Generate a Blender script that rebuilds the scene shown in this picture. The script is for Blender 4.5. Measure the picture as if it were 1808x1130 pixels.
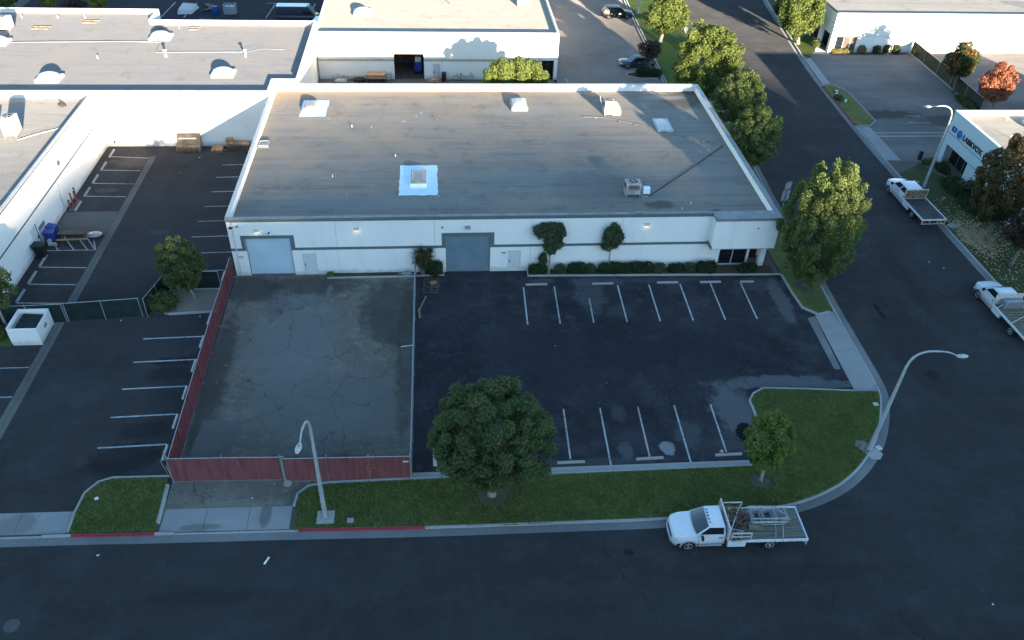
import bpy, math, random
import numpy as np
from mathutils import Vector, Matrix

for o in list(bpy.data.objects):
    bpy.data.objects.remove(o)
SC = bpy.context.scene
COL = SC.collection
R = math.radians

# ------------------------------------------------------------------ camera, sky, sun, exposure
cam_data = bpy.data.cameras.new('camera')
cam = bpy.data.objects.new('camera', cam_data)
COL.objects.link(cam)
cam_data.sensor_width = 36.0
cam_data.lens = 36.0 * 1447.14 / 1808.0
cam_data.clip_start = 0.5
cam_data.clip_end = 3000
_p, _y, _r = R(38.6687), R(6.1601), R(2.5402)
_f = Vector((math.sin(_y) * math.cos(_p), math.cos(_y) * math.cos(_p), -math.sin(_p)))
_r0 = Vector((math.cos(_y), -math.sin(_y), 0))
_u0 = _r0.cross(_f)
_right = _r0 * math.cos(_r) + _u0 * math.sin(_r)
_up = -_r0 * math.sin(_r) + _u0 * math.cos(_r)
_m = Matrix((_right, _up, -_f)).transposed().to_4x4()
_m.translation = Vector((0, 0, 41.5))
cam.matrix_world = _m
SC.camera = cam

SUN_DIR = Vector((0.33, -1.0, 0.185)).normalized()       # towards the low sun behind the camera
ELEV = math.asin(SUN_DIR.z)
AZIM = math.atan2(SUN_DIR.x, SUN_DIR.y)                  # clockwise from +Y
W = bpy.data.worlds.new('World')
SC.world = W
W.use_nodes = True
nt = W.node_tree
bg = nt.nodes['Background']
sky = nt.nodes.new('ShaderNodeTexSky')
sky.sky_type = 'NISHITA'
sky.sun_disc = False
sky.sun_elevation = ELEV
sky.sun_rotation = AZIM
sky.altitude = 100
sky.air_density = 1.3
sky.dust_density = 0.25
sky.ozone_density = 3.4
nt.links.new(sky.outputs[0], bg.inputs[0])
bg.inputs[1].default_value = 0.082
sun_data = bpy.data.lights.new('sun', 'SUN')
sun_data.energy = 4.4
sun_data.angle = R(0.53)
sun_data.color = (1.0, 0.83, 0.63)
sun = bpy.data.objects.new('sun', sun_data)
COL.objects.link(sun)
sun.rotation_euler = (-SUN_DIR).to_track_quat('-Z', 'Y').to_euler()
sun.location = (60, -180, 60)
SC.view_settings.view_transform = 'Standard'
SC.view_settings.look = 'None'
SC.view_settings.exposure = 2.88
SC.view_settings.gamma = 1.0
SC.view_settings.use_curve_mapping = False
SC.render.engine = 'CYCLES'
SC.cycles.use_denoising = True
SC.cycles.max_bounces = 6
SC.cycles.transparent_max_bounces = 12

# ------------------------------------------------------------------ helpers
class MB:
    """collects faces of one mesh"""
    def __init__(s):
        s.v, s.f, s.m = [], [], []
    def add(s, v, f, m=0):
        k = len(s.v)
        s.v += [tuple(p) for p in v]
        for q in f:
            s.f.append(tuple(i + k for i in q)); s.m.append(m)
        return s
    def box(s, x0, y0, z0, x1, y1, z1, m=0):
        v = [(x0,y0,z0),(x1,y0,z0),(x1,y1,z0),(x0,y1,z0),(x0,y0,z1),(x1,y0,z1),(x1,y1,z1),(x0,y1,z1)]
        return s.add(v, [(0,3,2,1),(4,5,6,7),(0,1,5,4),(1,2,6,5),(2,3,7,6),(3,0,4,7)], m)
    def obox(s, c, size, rz=0.0, tilt=0.0, m=0):
        """box turned about z, tilted about its own x axis"""
        hx, hy, hz = size[0]/2, size[1]/2, size[2]/2
        mt = Matrix.Rotation(rz, 3, 'Z') @ Matrix.Rotation(tilt, 3, 'X')
        v = [mt @ Vector(p) + Vector(c) for p in
             [(-hx,-hy,-hz),(hx,-hy,-hz),(hx,hy,-hz),(-hx,hy,-hz),(-hx,-hy,hz),(hx,-hy,hz),(hx,hy,hz),(-hx,hy,hz)]]
        return s.add(v, [(0,3,2,1),(4,5,6,7),(0,1,5,4),(1,2,6,5),(2,3,7,6),(3,0,4,7)], m)
    def bar(s, a, b, w, h=None, m=0):
        """square bar from a to b"""
        h = h or w
        a, b = Vector(a), Vector(b)
        d = (b - a).normalized()
        up = Vector((0,0,1)) if abs(d.z) < 0.95 else Vector((0,1,0))
        x = d.cross(up).normalized() * w / 2
        z = x.cross(d).normalized() * h / 2
        v = [a-x-z, a+x-z, a+x+z, a-x+z, b-x-z, b+x-z, b+x+z, b-x+z]
        return s.add(v, [(0,3,2,1),(4,5,6,7),(0,1,5,4),(1,2,6,5),(2,3,7,6),(3,0,4,7)][0:2] + [(0,1,5,4),(1,2,6,5),(2,3,7,6),(3,0,4,7)], m)
    def prism(s, poly, z0, z1, m=0, bottom=True):
        n = len(poly)
        ar = sum(poly[i][0]*poly[(i+1)%n][1]-poly[(i+1)%n][0]*poly[i][1] for i in range(n))
        if ar < 0: poly = poly[::-1]
        v = [(p[0],p[1],z0) for p in poly] + [(p[0],p[1],z1) for p in poly]
        f = [tuple(range(n, 2*n))]
        if bottom: f.append(tuple(range(n-1,-1,-1)))
        f += [(i,(i+1)%n,n+(i+1)%n,n+i) for i in range(n)]
        return s.add(v, f, m)
    def sheet(s, poly, z, m=0):
        n = len(poly)
        ar = sum(poly[i][0]*poly[(i+1)%n][1]-poly[(i+1)%n][0]*poly[i][1] for i in range(n))
        if ar < 0: poly = poly[::-1]
        return s.add([(p[0],p[1],z) for p in poly], [tuple(range(n))], m)
    def strip(s, a, b, z, m=0):
        """flat ribbon between two polylines of equal length"""
        for i in range(len(a)-1):
            s.sheet([a[i], a[i+1], b[i+1], b[i]], z, m)
        return s
    def wallstrip(s, a, b, z0, z1, m=0):
        """solid kerb between two polylines"""
        n = len(a)
        v = [(p[0],p[1],z0) for p in a]+[(p[0],p[1],z1) for p in a]+[(p[0],p[1],z1) for p in b]+[(p[0],p[1],z0) for p in b]
        f = []
        for i in range(n-1):
            for k in range(3):
                f.append((k*n+i, k*n+i+1, (k+1)*n+i+1, (k+1)*n+i))
        f += [(0,n,2*n,3*n), (4*n-1,3*n-1,2*n-1,n-1)]
        return s.add(v, f, m)
    def tube(s, pts, r, n=8, m=0):
        pts = [Vector(p) for p in pts]
        rs = r if isinstance(r, (list, tuple)) else [r]*len(pts)
        v, f = [], []
        prev = None
        for i, p in enumerate(pts):
            d = (pts[min(i+1,len(pts)-1)] - pts[max(i-1,0)]).normalized()
            if prev is None:
                up = Vector((0,0,1)) if abs(d.z) < 0.9 else Vector((1,0,0))
                x = d.cross(up).normalized()
            else:
                x = (prev - d * prev.dot(d)).normalized()
            prev = x
            y = d.cross(x)
            for k in range(n):
                a = 2*math.pi*k/n
                v.append(p + (x*math.cos(a) + y*math.sin(a))*rs[i])
        for i in range(len(pts)-1):
            for k in range(n):
                f.append((i*n+k, i*n+(k+1)%n, (i+1)*n+(k+1)%n, (i+1)*n+k))
        f.append(tuple(range(n-1,-1,-1)))
        f.append(tuple((len(pts)-1)*n+k for k in range(n)))
        return s.add(v, f, m)
    def disc(s, c, r, axis, h, n=20, m=0, r2=None):
        """short cylinder centred at c along axis"""
        a = Vector(axis).normalized()
        return s.tube([Vector(c)-a*h/2, Vector(c)+a*h/2], [r, r if r2 is None else r2], n, m)
    def ball(s, c, r, nu=12, nv=8, m=0, top=False):
        rx, ry, rz = r if isinstance(r,(list,tuple)) else (r,r,r)
        v, f = [], []
        lo = 0.0 if top else -math.pi/2
        for j in range(nv+1):
            t = lo + (math.pi/2-lo)*j/nv
            for i in range(nu):
                a = 2*math.pi*i/nu
                v.append((c[0]+rx*math.cos(t)*math.cos(a), c[1]+ry*math.cos(t)*math.sin(a), c[2]+rz*math.sin(t)))
        for j in range(nv):
            for i in range(nu):
                f.append((j*nu+i, j*nu+(i+1)%nu, (j+1)*nu+(i+1)%nu, (j+1)*nu+i))
        return s.add(v, f, m)
    def build(s, name, mats, parent=None, smooth=False, bevel=0.0, kind=None, label=None, seg=2):
        me = bpy.data.meshes.new(name)
        v = s.v
        if parent is not None:
            L = parent.location
            q = parent.parent
            off = Vector(L)
            while q is not None:
                off += q.location; q = q.parent
            if off.length > 0:
                v = [(p[0]-off.x, p[1]-off.y, p[2]-off.z) for p in v]
        me.from_pydata(v, [], s.f)
        if not isinstance(mats, (list, tuple)): mats = [mats]
        for mm in mats: me.materials.append(mm)
        if len(mats) > 1:
            me.polygons.foreach_set('material_index', s.m)
        if smooth:
            me.polygons.foreach_set('use_smooth', [True]*len(me.polygons))
            try: me.set_sharp_from_angle(angle=R(38))
            except Exception: pass
        me.update()
        o = bpy.data.objects.new(name, me)
        COL.objects.link(o)
        if parent is not None: o.parent = parent
        if bevel > 0:
            b = o.modifiers.new('edge', 'BEVEL'); b.width = bevel; b.segments = seg; b.limit_method = 'ANGLE'; b.angle_limit = R(40)
        if kind: o['kind'] = kind
        if label: o['label'] = label
        return o

def tag(o, label, cat, group=None):
    o['label'] = label; o['category'] = cat
    if group: o['group'] = group
    return o

def thing(name, label, cat, loc=(0,0,0), rz=0.0, group=None):
    o = bpy.data.objects.new(name, None)
    o.empty_display_size = 0.3
    COL.objects.link(o)
    o.location = loc; o.rotation_euler = (0,0,rz)
    return tag(o, label, cat, group)

def copy_tree(o, parent=None):
    c = o.copy(); COL.objects.link(c)
    c.parent = parent
    for ch in list(o.children):
        copy_tree(ch, c)
    return c

def offset(pts, d):
    """polyline moved d to its left"""
    out = []
    n = len(pts)
    for i in range(n):
        a = Vector(pts[max(i-1,0)]); b = Vector(pts[min(i+1,n-1)])
        t = (b-a).normalized()
        out.append((pts[i][0]-t.y*d, pts[i][1]+t.x*d))
    return out

def smooth_line(pts, n=4):
    """Catmull-Rom through pts"""
    P = [Vector(p) for p in pts]
    P = [P[0]*2-P[1]] + P + [P[-1]*2-P[-2]]
    out = []
    for i in range(1, len(P)-2):
        for k in range(n):
            t = k/n
            q = 0.5*((2*P[i]) + (P[i+1]-P[i-1])*t + (2*P[i-1]-5*P[i]+4*P[i+1]-P[i+2])*t*t + (3*P[i]-P[i-1]-3*P[i+1]+P[i+2])*t**3)
            out.append(tuple(q))
    out.append(tuple(P[-2]))
    return out

# ------------------------------------------------------------------ materials
class NT:
    def __init__(s, name):
        s.mat = bpy.data.materials.new(name)
        s.mat.use_nodes = True
        s.t = s.mat.node_tree
        s.b = s.t.nodes['Principled BSDF']
        s.pos = None
    def n(s, kind, **kw):
        nd = s.t.nodes.new(kind)
        for k, v in kw.items(): setattr(nd, k, v)
        return nd
    def l(s, a, b): s.t.links.new(a, b)
    def coord(s, local=False):
        if s.pos is None:
            if local: s.pos = s.n('ShaderNodeTexCoord').outputs['Object']
            else: s.pos = s.n('ShaderNodeNewGeometry').outputs['Position']
        return s.pos
    def mapped(s, scale=(1,1,1), loc=(0,0,0), rot=(0,0,0), local=False):
        mp = s.n('ShaderNodeMapping')
        mp.inputs['Scale'].default_value = scale
        mp.inputs['Location'].default_value = loc
        mp.inputs['Rotation'].default_value = rot
        s.l(s.coord(local), mp.inputs['Vector'])
        return mp.outputs[0]
    def noise(s, scale, detail=4, stretch=(1,1,1), local=False, rough=0.55, loc=(0,0,0), dist=0.0):
        nz = s.n('ShaderNodeTexNoise')
        nz.inputs['Scale'].default_value = scale
        nz.inputs['Detail'].default_value = detail
        nz.inputs['Roughness'].default_value = rough
        nz.inputs['Distortion'].default_value = dist
        s.l(s.mapped(stretch, loc, local=local), nz.inputs['Vector'])
        return nz.outputs['Fac']
    def rng(s, x, lo, hi, a=0.0, b=1.0):
        r = s.n('ShaderNodeMapRange', interpolation_type='SMOOTHSTEP')
        r.inputs[1].default_value = lo; r.inputs[2].default_value = hi
        r.inputs[3].default_value = a; r.inputs[4].default_value = b
        s.l(x, r.inputs[0])
        return r.outputs[0]
    def math(s, op, a, b=None):
        m = s.n('ShaderNodeMath', operation=op)
        for i, q in enumerate((a, b)):
            if q is None: continue
            if isinstance(q, (int, float)): m.inputs[i].default_value = q
            else: s.l(q, m.inputs[i])
        return m.outputs[0]
    def mix(s, fac, c1, c2, mode='MIX'):
        m = s.n('ShaderNodeMix', data_type='RGBA', blend_type=mode)
        for i, q in ((0, fac), (6, c1), (7, c2)):
            if isinstance(q, (int, float)): m.inputs[i].default_value = q
            elif isinstance(q, tuple): m.inputs[i].default_value = (*q[:3], 1)
            else: s.l(q, m.inputs[i])
        return m.outputs[2]
    def bump(s, h, strength=0.3, dist=0.02):
        b = s.n('ShaderNodeBump')
        b.inputs['Strength'].default_value = strength
        b.inputs['Distance'].default_value = dist
        s.l(h, b.inputs['Height'])
        s.l(b.outputs[0], s.b.inputs['Normal'])
    def cracks(s, scale, width, seed=(0,0,0), wob=0.6):
        """thin irregular crack lines, 1 on the crack"""
        nz = s.n('ShaderNodeTexNoise'); nz.inputs['Scale'].default_value = scale*2.2; nz.inputs['Detail'].default_value = 5
        base = s.mapped((1,1,0), seed)
        s.l(base, nz.inputs['Vector'])
        v = s.n('ShaderNodeVectorMath', operation='SCALE'); v.inputs['Scale'].default_value = wob/scale
        s.l(nz.outputs['Color'], v.inputs[0])
        ad = s.n('ShaderNodeVectorMath', operation='ADD')
        s.l(base, ad.inputs[0]); s.l(v.outputs[0], ad.inputs[1])
        vo = s.n('ShaderNodeTexVoronoi', feature='DISTANCE_TO_EDGE', voronoi_dimensions='2D')
        vo.inputs['Scale'].default_value = scale
        s.l(ad.outputs[0], vo.inputs['Vector'])
        return s.rng(vo.outputs['Distance'], 0.0, width*scale, 1.0, 0.0)
    def spot(s, x, y, rx, ry, soft=0.5, wob=0.7, nscale=0.9):
        """irregular patch mask round (x,y)"""
        mp = s.n('ShaderNodeVectorMath', operation='SUBTRACT')
        s.l(s.coord(), mp.inputs[0]); mp.inputs[1].default_value = (x, y, 0)
        sc = s.n('ShaderNodeVectorMath', operation='MULTIPLY'); sc.inputs[1].default_value = (1/rx, 1/ry, 0)
        s.l(mp.outputs[0], sc.inputs[0])
        ln = s.n('ShaderNodeVectorMath', operation='LENGTH'); s.l(sc.outputs[0], ln.inputs[0])
        nz = s.noise(nscale, 12, rough=0.74, loc=(x*1.7, y*0.7, 0))
        d = s.math('ADD', ln.outputs['Value'], s.math('MULTIPLY', s.math('SUBTRACT', nz, 0.5), wob*3))
        return s.rng(d, 1.0-soft*.28, 1.0+soft*.28, 1.0, 0.0)
    def done(s, col, rough=0.8, spec=0.3, metal=0.0, drough=0.0):
        if drough: s.b.inputs['Diffuse Roughness'].default_value = drough
        if isinstance(col, tuple): s.b.inputs['Base Color'].default_value = (*col[:3], 1)
        else: s.l(col, s.b.inputs['Base Color'])
        if isinstance(rough, (int, float)): s.b.inputs['Roughness'].default_value = rough
        else: s.l(rough, s.b.inputs['Roughness'])
        s.b.inputs['Specular IOR Level'].default_value = spec
        s.b.inputs['Metallic'].default_value = metal
        return s.mat

def plain(name, col, rough=0.7, spec=0.3, metal=0.0, var=0.15, scale=3.0, local=True, stretch=(1,1,1)):
    t = NT(name)
    f = t.noise(scale, 4, stretch, local)
    c = t.mix(t.rng(f, 0.3, 0.7), tuple(x*(1-var) for x in col), tuple(min(1, x*(1+var)) for x in col))
    return t.done(c, rough, spec, metal)

def asphalt(name, col, cr=None, spots=(), grain=0.25, big=0.22, crcol=0.35, streak=None, mottle=0.0, crmask=(0.42,0.58)):
    t = NT(name)
    c = t.mix(t.rng(t.noise(0.12, 5), 0.3, 0.72), tuple(x*(1-big) for x in col), tuple(x*(1+big) for x in col))
    c = t.mix(t.math('MULTIPLY', t.rng(t.noise(0.7, 6, rough=0.7), 0.45, 0.75), 0.5), c, tuple(x*1.35 for x in col))
    if streak:
        c = t.mix(t.math('MULTIPLY', t.rng(t.noise(1.0, 4, streak), 0.42, 0.68), 0.45), c, tuple(x*0.68 for x in col))
    if mottle:
        c = t.mix(t.math('MULTIPLY', t.rng(t.noise(0.30, 9, rough=0.72, loc=(4,4,0)), 0.47, 0.66), mottle), c, tuple(x*2.3 for x in col))
        c = t.mix(t.math('MULTIPLY', t.rng(t.noise(1.3, 8, rough=0.72, loc=(7,1,0)), 0.52, 0.68), mottle*0.8), c, tuple(x*2.6 for x in col))
        c = t.mix(t.math('MULTIPLY', t.rng(t.noise(0.45, 8, rough=0.7, loc=(14,2,0)), 0.52, 0.68), mottle*0.9), c, tuple(x*0.5 for x in col))
    g = t.noise(26, 2)
    c = t.mix(t.math('MULTIPLY', t.rng(g, 0.3, 0.7), grain), c, tuple(min(1, x*2.4) for x in col))
    for (x, y, rx, ry, sc, soft, wob, st) in spots:
        c = t.mix(t.math('MULTIPLY', t.spot(x, y, rx, ry, soft, wob), st), c, sc)
    if cr:
        for scale, width, st, seed in cr:
            k = t.cracks(scale, width, seed)
            msk = t.rng(t.noise(scale*1.3, 2, loc=seed), *crmask)
            c = t.mix(t.math('MULTIPLY', t.math('MULTIPLY', k, msk), st), c, tuple(x*crcol for x in col))
    t.bump(g, 0.35, 0.006)
    return t.done(c, 0.88, 0.07, 0.0, 1.0)

M = {}
M['ground'] = asphalt('ground_dirt', (0.10, 0.09, 0.08))
M['road'] = asphalt('road_asphalt', (0.034, 0.0345, 0.036), mottle=0.28, cr=[(0.06, 0.05, 0.5, (3,1,0)), (0.16, 0.02, 0.35, (7,7,0))], streak=(0.05, 0.5, 1), big=0.14,
    spots=[(-8, 28.5, 2.6, 0.9, (0.045,0.047,0.05), 1.2, 0.5, 0.5), (-23.5, 26.4, 1.2, 1.0, (0.05,0.055,0.055), 0.8, 0.3, 0.5), (37.5, 47, 2.5, 5.5, (0.026,0.028,0.032), 0.8, 0.4, 0.5), (36.6, 51.5, 0.22, 1.0, (0.012,0.012,0.014), 0.8, 0.9, 0.7), (37.3, 43.6, 0.5, 0.5, (0.014,0.014,0.016), 0.9, 0.9, 0.5), (41, 56, 0.9, 6, (0.028,0.029,0.031), 1.2, 0.6, 0.5), (20, 27, 6, 0.7, (0.028,0.029,0.031), 1.2, 0.6, 0.5), (3, 24.5, 8, 0.8, (0.042,0.043,0.045), 1.3, 0.7, 0.4), (-14, 27.4, 3, 0.5, (0.027,0.028,0.03), 1.2, 0.7, 0.5), (10.8, 29.0, 0.3, 0.25, (0.014,0.014,0.016), 0.6, 0.8, 0.6), (40, 84, 1.2, 9, (0.03,0.031,0.033), 1.3, 0.5, 0.4)])
M['left_lot'] = asphalt('left_lot_asphalt', (0.036, 0.036, 0.037), cr=[(0.12, 0.04, 0.6, (1,4,0)), (0.35, 0.02, 0.4, (7,4,0))], big=0.25, mottle=0.25,
    spots=[(-21, 38, 2.2, 1.2, (0.018,0.018,0.02), 0.9, 0.8, 0.6), (-20, 47.6, 1.5, 0.5, (0.016,0.016,0.018), 0.8, 0.8, 0.6), (-20.2, 46.2, 1.6, 0.8, (0.018,0.018,0.02), 0.9, 0.7, 0.5),
           (-20.5, 40.5, 1.8, 0.8, (0.018,0.018,0.02), 0.9, 0.7, 0.5), (-22, 37.2, 1.8, 0.6, (0.02,0.02,0.022), 0.9, 0.8, 0.5), (-25.5, 65.5, 0.8, 0.35, (0.10,0.10,0.10), 0.9, 1.0, 0.5),
           (-32.3, 73.2, 1.0, 0.5, (0.10,0.10,0.09), 1.0, 0.9, 0.5), (-31.5, 79, 1.8, 1.2, (0.10,0.085,0.07), 1.2, 0.9, 0.55), (-24, 60, 4, 10, (0.045,0.046,0.05), 1.4, 0.4, 0.5)])
M['right_lot'] = asphalt('right_lot_asphalt', (0.027, 0.028, 0.0325), cr=[(0.22, 0.035, 0.8, (9,2,0)), (0.5, 0.016, 0.6, (2,8,0))], big=0.3, crcol=0.35, mottle=0.6, crmask=(0.36,0.52),
    spots=[(20.9, 40.6, 1.7, 2.4, (0.1189,0.1232,0.1276), 0.9, 0.75, 0.85), (24.5, 43.4, 4.6, 0.7, (0.1087,0.1131,0.1189), 0.7, 0.7, 0.85), (28.6, 42.9, 2.4, 0.45, (0.1015,0.1058,0.1116), 0.6, 0.5, 0.8),
           (20.0, 37.4, 1.6, 0.8, (0.0725,0.0754,0.0798), 0.9, 0.9, 0.7), (16.9, 38.4, 0.9, 1.3, (0.0798,0.0841,0.087), 1.0, 1.0, 0.7), (15.1, 37.2, 0.55, 0.6, (0.232,0.2392,0.2392), 0.5, 0.5, 0.95),
           (12.2, 37.2, 0.5, 0.8, (0.1015,0.1044,0.1087), 0.9, 1.0, 0.7), (12.3, 40.6, 0.5, 0.8, (0.0725,0.0754,0.0798), 1.0, 1.0, 0.6), (10, 36.2, 4.0, 0.4, (0.0725,0.0754,0.0798), 0.9, 0.9, 0.6),
           (12.4, 54.6, 1.3, 2.0, (0.0754,0.0798,0.087), 1.0, 1.0, 0.75), (13.4, 56.6, 2.6, 0.5, (0.0798,0.0841,0.0899), 0.9, 0.8, 0.7), (19.5, 56.6, 3.5, 0.4, (0.0725,0.0754,0.0798), 0.9, 0.9, 0.6), (27.5, 55.8, 2.4, 0.9, (0.0696,0.0725,0.0798), 0.9, 1.0, 0.65),
           (8.6, 56.8, 1.1, 0.4, (0.116,0.1015,0.0943), 0.7, 0.5, 0.5), (28.7, 53.4, 0.7, 3.0, (0.1087,0.1131,0.116), 0.9, 0.8, 0.7), (19.9, 56.0, 0.6, 1.2, (0.058,0.0609,0.0667), 1.0, 1.0, 0.6), (21.0, 38.2, 0.75, 1.1, (0.008,0.008,0.01), 0.4, 0.5, 0.95),
           (10, 47, 7, 3.5, (0.026,0.028,0.033), 1.4, 0.8, 0.6), (19.5, 47, 5, 3, (0.025,0.027,0.032), 1.4, 0.8, 0.5), (14.6, 52.3, 1.1, 0.8, (0.058,0.0609,0.0667), 1.0, 1.0, 0.6)])
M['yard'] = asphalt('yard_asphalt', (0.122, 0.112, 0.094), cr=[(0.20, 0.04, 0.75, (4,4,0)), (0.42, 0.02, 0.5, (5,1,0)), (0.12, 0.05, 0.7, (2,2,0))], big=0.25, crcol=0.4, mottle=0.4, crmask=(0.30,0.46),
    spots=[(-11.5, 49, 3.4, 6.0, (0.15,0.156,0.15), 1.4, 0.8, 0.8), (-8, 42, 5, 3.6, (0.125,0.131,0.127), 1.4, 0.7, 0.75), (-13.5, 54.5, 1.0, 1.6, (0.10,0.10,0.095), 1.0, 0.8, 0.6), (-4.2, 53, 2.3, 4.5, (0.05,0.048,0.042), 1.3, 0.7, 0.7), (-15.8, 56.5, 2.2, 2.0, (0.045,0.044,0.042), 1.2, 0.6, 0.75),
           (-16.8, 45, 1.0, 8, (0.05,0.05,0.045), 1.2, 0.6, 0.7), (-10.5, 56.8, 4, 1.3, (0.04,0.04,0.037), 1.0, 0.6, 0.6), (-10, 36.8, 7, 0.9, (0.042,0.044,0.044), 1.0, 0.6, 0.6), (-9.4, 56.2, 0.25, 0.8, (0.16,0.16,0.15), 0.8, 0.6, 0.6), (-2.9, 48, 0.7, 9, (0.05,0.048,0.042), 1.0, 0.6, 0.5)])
M['far_lot'] = asphalt('far_lot_asphalt', (0.16, 0.145, 0.13), cr=[(0.14, 0.04, 0.6, (6,3,0)), (0.35, 0.02, 0.4, (8,3,0))], big=0.2)
M['right_far_lot'] = asphalt('side_lot_asphalt', (0.125, 0.12, 0.115), cr=[(0.2, 0.03, 0.5, (6,9,0))], big=0.28, streak=(0.08, 0.5, 1),
    spots=[(55, 90, 4, 1.2, (0.03,0.03,0.033), 1.2, 0.8, 0.7), (62, 88, 4, 1.6, (0.035,0.035,0.038), 1.2, 0.8, 0.6)])
M['dark_lot'] = asphalt('back_lot_asphalt', (0.022, 0.025, 0.032), big=0.15)
M['concrete'] = asphalt('concrete_pale', (0.25, 0.255, 0.25), cr=[(0.2, 0.02, 0.5, (1,1,0))], grain=0.06, big=0.12, crcol=0.5, spots=[(-11.2, 33.0, 0.35, 1.0, (0.12,0.12,0.11), 0.8, 0.4, 0.7), (-25.8, 33, 1.0, 0.8, (0.17,0.17,0.16), 1.0, 0.7, 0.7), (-14.9, 32.2, 1.4, 0.25, (0.14,0.15,0.12), 0.8, 0.8, 0.7)])
M['curb'] = asphalt('curb_concrete', (0.30, 0.30, 0.285), grain=0.08, big=0.15, crcol=0.5)
M['gutter'] = asphalt('gutter_concrete', (0.165, 0.17, 0.17), grain=0.08, big=0.2, streak=(0.3,0.3,1))
M['swale'] = asphalt('swale_concrete', (0.12, 0.118, 0.11), grain=0.1, big=0.25, cr=[(0.5, 0.02, 0.5, (1,1,0))])
M['slab'] = asphalt('slab_concrete', (0.105, 0.10, 0.095), grain=0.1, big=0.15, streak=(0.12, 0.6, 1))
M['paint_line'] = asphalt('worn_line_paint', (0.36, 0.365, 0.36), grain=0.1, big=0.35, cr=[(1.2, 0.06, 0.9, (1,1,0)), (3.0, 0.04, 0.6, (3,1,0))], mottle=0.0)
M['red_paint'] = asphalt('red_curb_paint', (0.30, 0.035, 0.045), grain=0.1, big=0.35, cr=[(0.9, 0.05, 0.6, (1,1,0))])
M['gravel'] = asphalt('gravel_bed', (0.13, 0.12, 0.10), grain=0.6, big=0.3)
M['soil'] = asphalt('planter_soil', (0.055, 0.042, 0.032), grain=0.3, big=0.4)

def grass_mat(name, a, b, dry, amount, spots=()):
    t = NT(name)
    c = t.mix(t.rng(t.noise(0.5, 5), 0.3, 0.7), a, b)
    c = t.mix(t.math('MULTIPLY', t.rng(t.noise(0.22, 4, loc=(5,3,0)), 0.5, 0.75), amount), c, dry)
    for (x, y, rx, ry, sc, soft, wob, st) in spots:
        c = t.mix(t.math('MULTIPLY', t.spot(x, y, rx, ry, soft, wob), st), c, sc)
    g = t.noise(14, 5, rough=0.8)
    c = t.mix(t.math('MULTIPLY', t.rng(g, 0.4, 0.65), 0.6), c, tuple(x*0.45 for x in a))
    t.bump(g, 0.8, 0.05)
    return t.done(c, 0.9, 0.15)
GS = [(3.0, 33.5, 1.9, 0.7, (0.075,0.062,0.045), 1.0, 0.6, 0.8), (5.5, 32.0, 3.6, 0.45, (0.06,0.055,0.032), 1.0, 0.9, 0.6), (-5.2, 32.8, 1.0, 0.6, (0.065,0.06,0.04), 1.0, 0.8, 0.5), (20.6, 33.9, 0.85, 0.8, (0.095,0.085,0.075), 0.25, 0.12, 0.95),
      (31.4, 55.2, 0.9, 0.8, (0.095,0.085,0.075), 0.3, 0.15, 0.9), (31.7, 53, 0.9, 1.6, (0.07,0.075,0.03), 1.2, 0.6, 0.6), (51.9, 57.6, 0.9, 0.7, (0.06,0.05,0.042), 0.5, 0.3, 0.8), (50.8, 110.5, 1.3, 1.6, (0.13,0.10,0.04), 1.0, 0.7, 0.7)]
M['grass'] = grass_mat('lawn_grass', (0.084, 0.112, 0.032), (0.124, 0.154, 0.046), (0.165, 0.165, 0.062), 0.7, GS)
M['grass_east_shade'] = grass_mat('shaded_lawn_grass', (0.045, 0.058, 0.022), (0.062, 0.076, 0.028), (0.085, 0.075, 0.04), 0.8, GS)  # lawn green darkened to stand in for shade under the east trees
M['grass_sun'] = grass_mat('parkway_grass', (0.055, 0.095, 0.018), (0.08, 0.12, 0.025), (0.12, 0.12, 0.04), 0.5, GS)

def wall_paint(name, col, dirt=0.25):
    t = NT(name)
    c = t.mix(t.rng(t.noise(0.4, 4), 0.3, 0.7), tuple(x*0.95 for x in col), col)
    st = t.math('MULTIPLY', t.rng(t.noise(1.0, 5, (1.6, 1.6, 0.12)), 0.52, 0.78), dirt)
    c = t.mix(st, c, tuple(x*0.72 for x in col))
    z = t.n('ShaderNodeSeparateXYZ'); t.l(t.coord(), z.inputs[0])
    low = t.math('MULTIPLY', t.rng(t.math('ADD', z.outputs[2], t.math('MULTIPLY', t.noise(1.3, 5), -0.8)), -0.25, 0.2, 1.0, 0.0), 0.45)
    c = t.mix(low, c, (0.30, 0.27, 0.23))
    t.bump(t.noise(30, 3), 0.12, 0.01)
    return t.done(c, 0.85, 0.2)
M['wall'] = wall_paint('white_wall_paint', (0.85, 0.82, 0.78))
M['wall_cream'] = wall_paint('cream_wall_paint', (0.74, 0.70, 0.62), 0.1)
M['wall_white2'] = wall_paint('bright_wall_paint', (0.76, 0.74, 0.69), 0.1)
M['wall_blue'] = wall_paint('pale_blue_wall_paint', (0.46, 0.56, 0.60), 0.15)
M['beige'] = plain('beige_trim', (0.42, 0.33, 0.24))
M['trim'] = plain('grey_green_trim', (0.115, 0.145, 0.145), 0.7, var=0.1)
M['trim_dark'] = plain('dark_teal_trim', (0.05, 0.085, 0.085), 0.7, var=0.1)
M['cap'] = plain('grey_coping', (0.20, 0.21, 0.22), 0.55, var=0.15, scale=1.5)
M['cap_pale'] = plain('pale_coping', (0.44, 0.44, 0.43), 0.6, var=0.12)
M['pipe_white'] = plain('white_painted_pipe', (0.6, 0.6, 0.58), 0.6)

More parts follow.
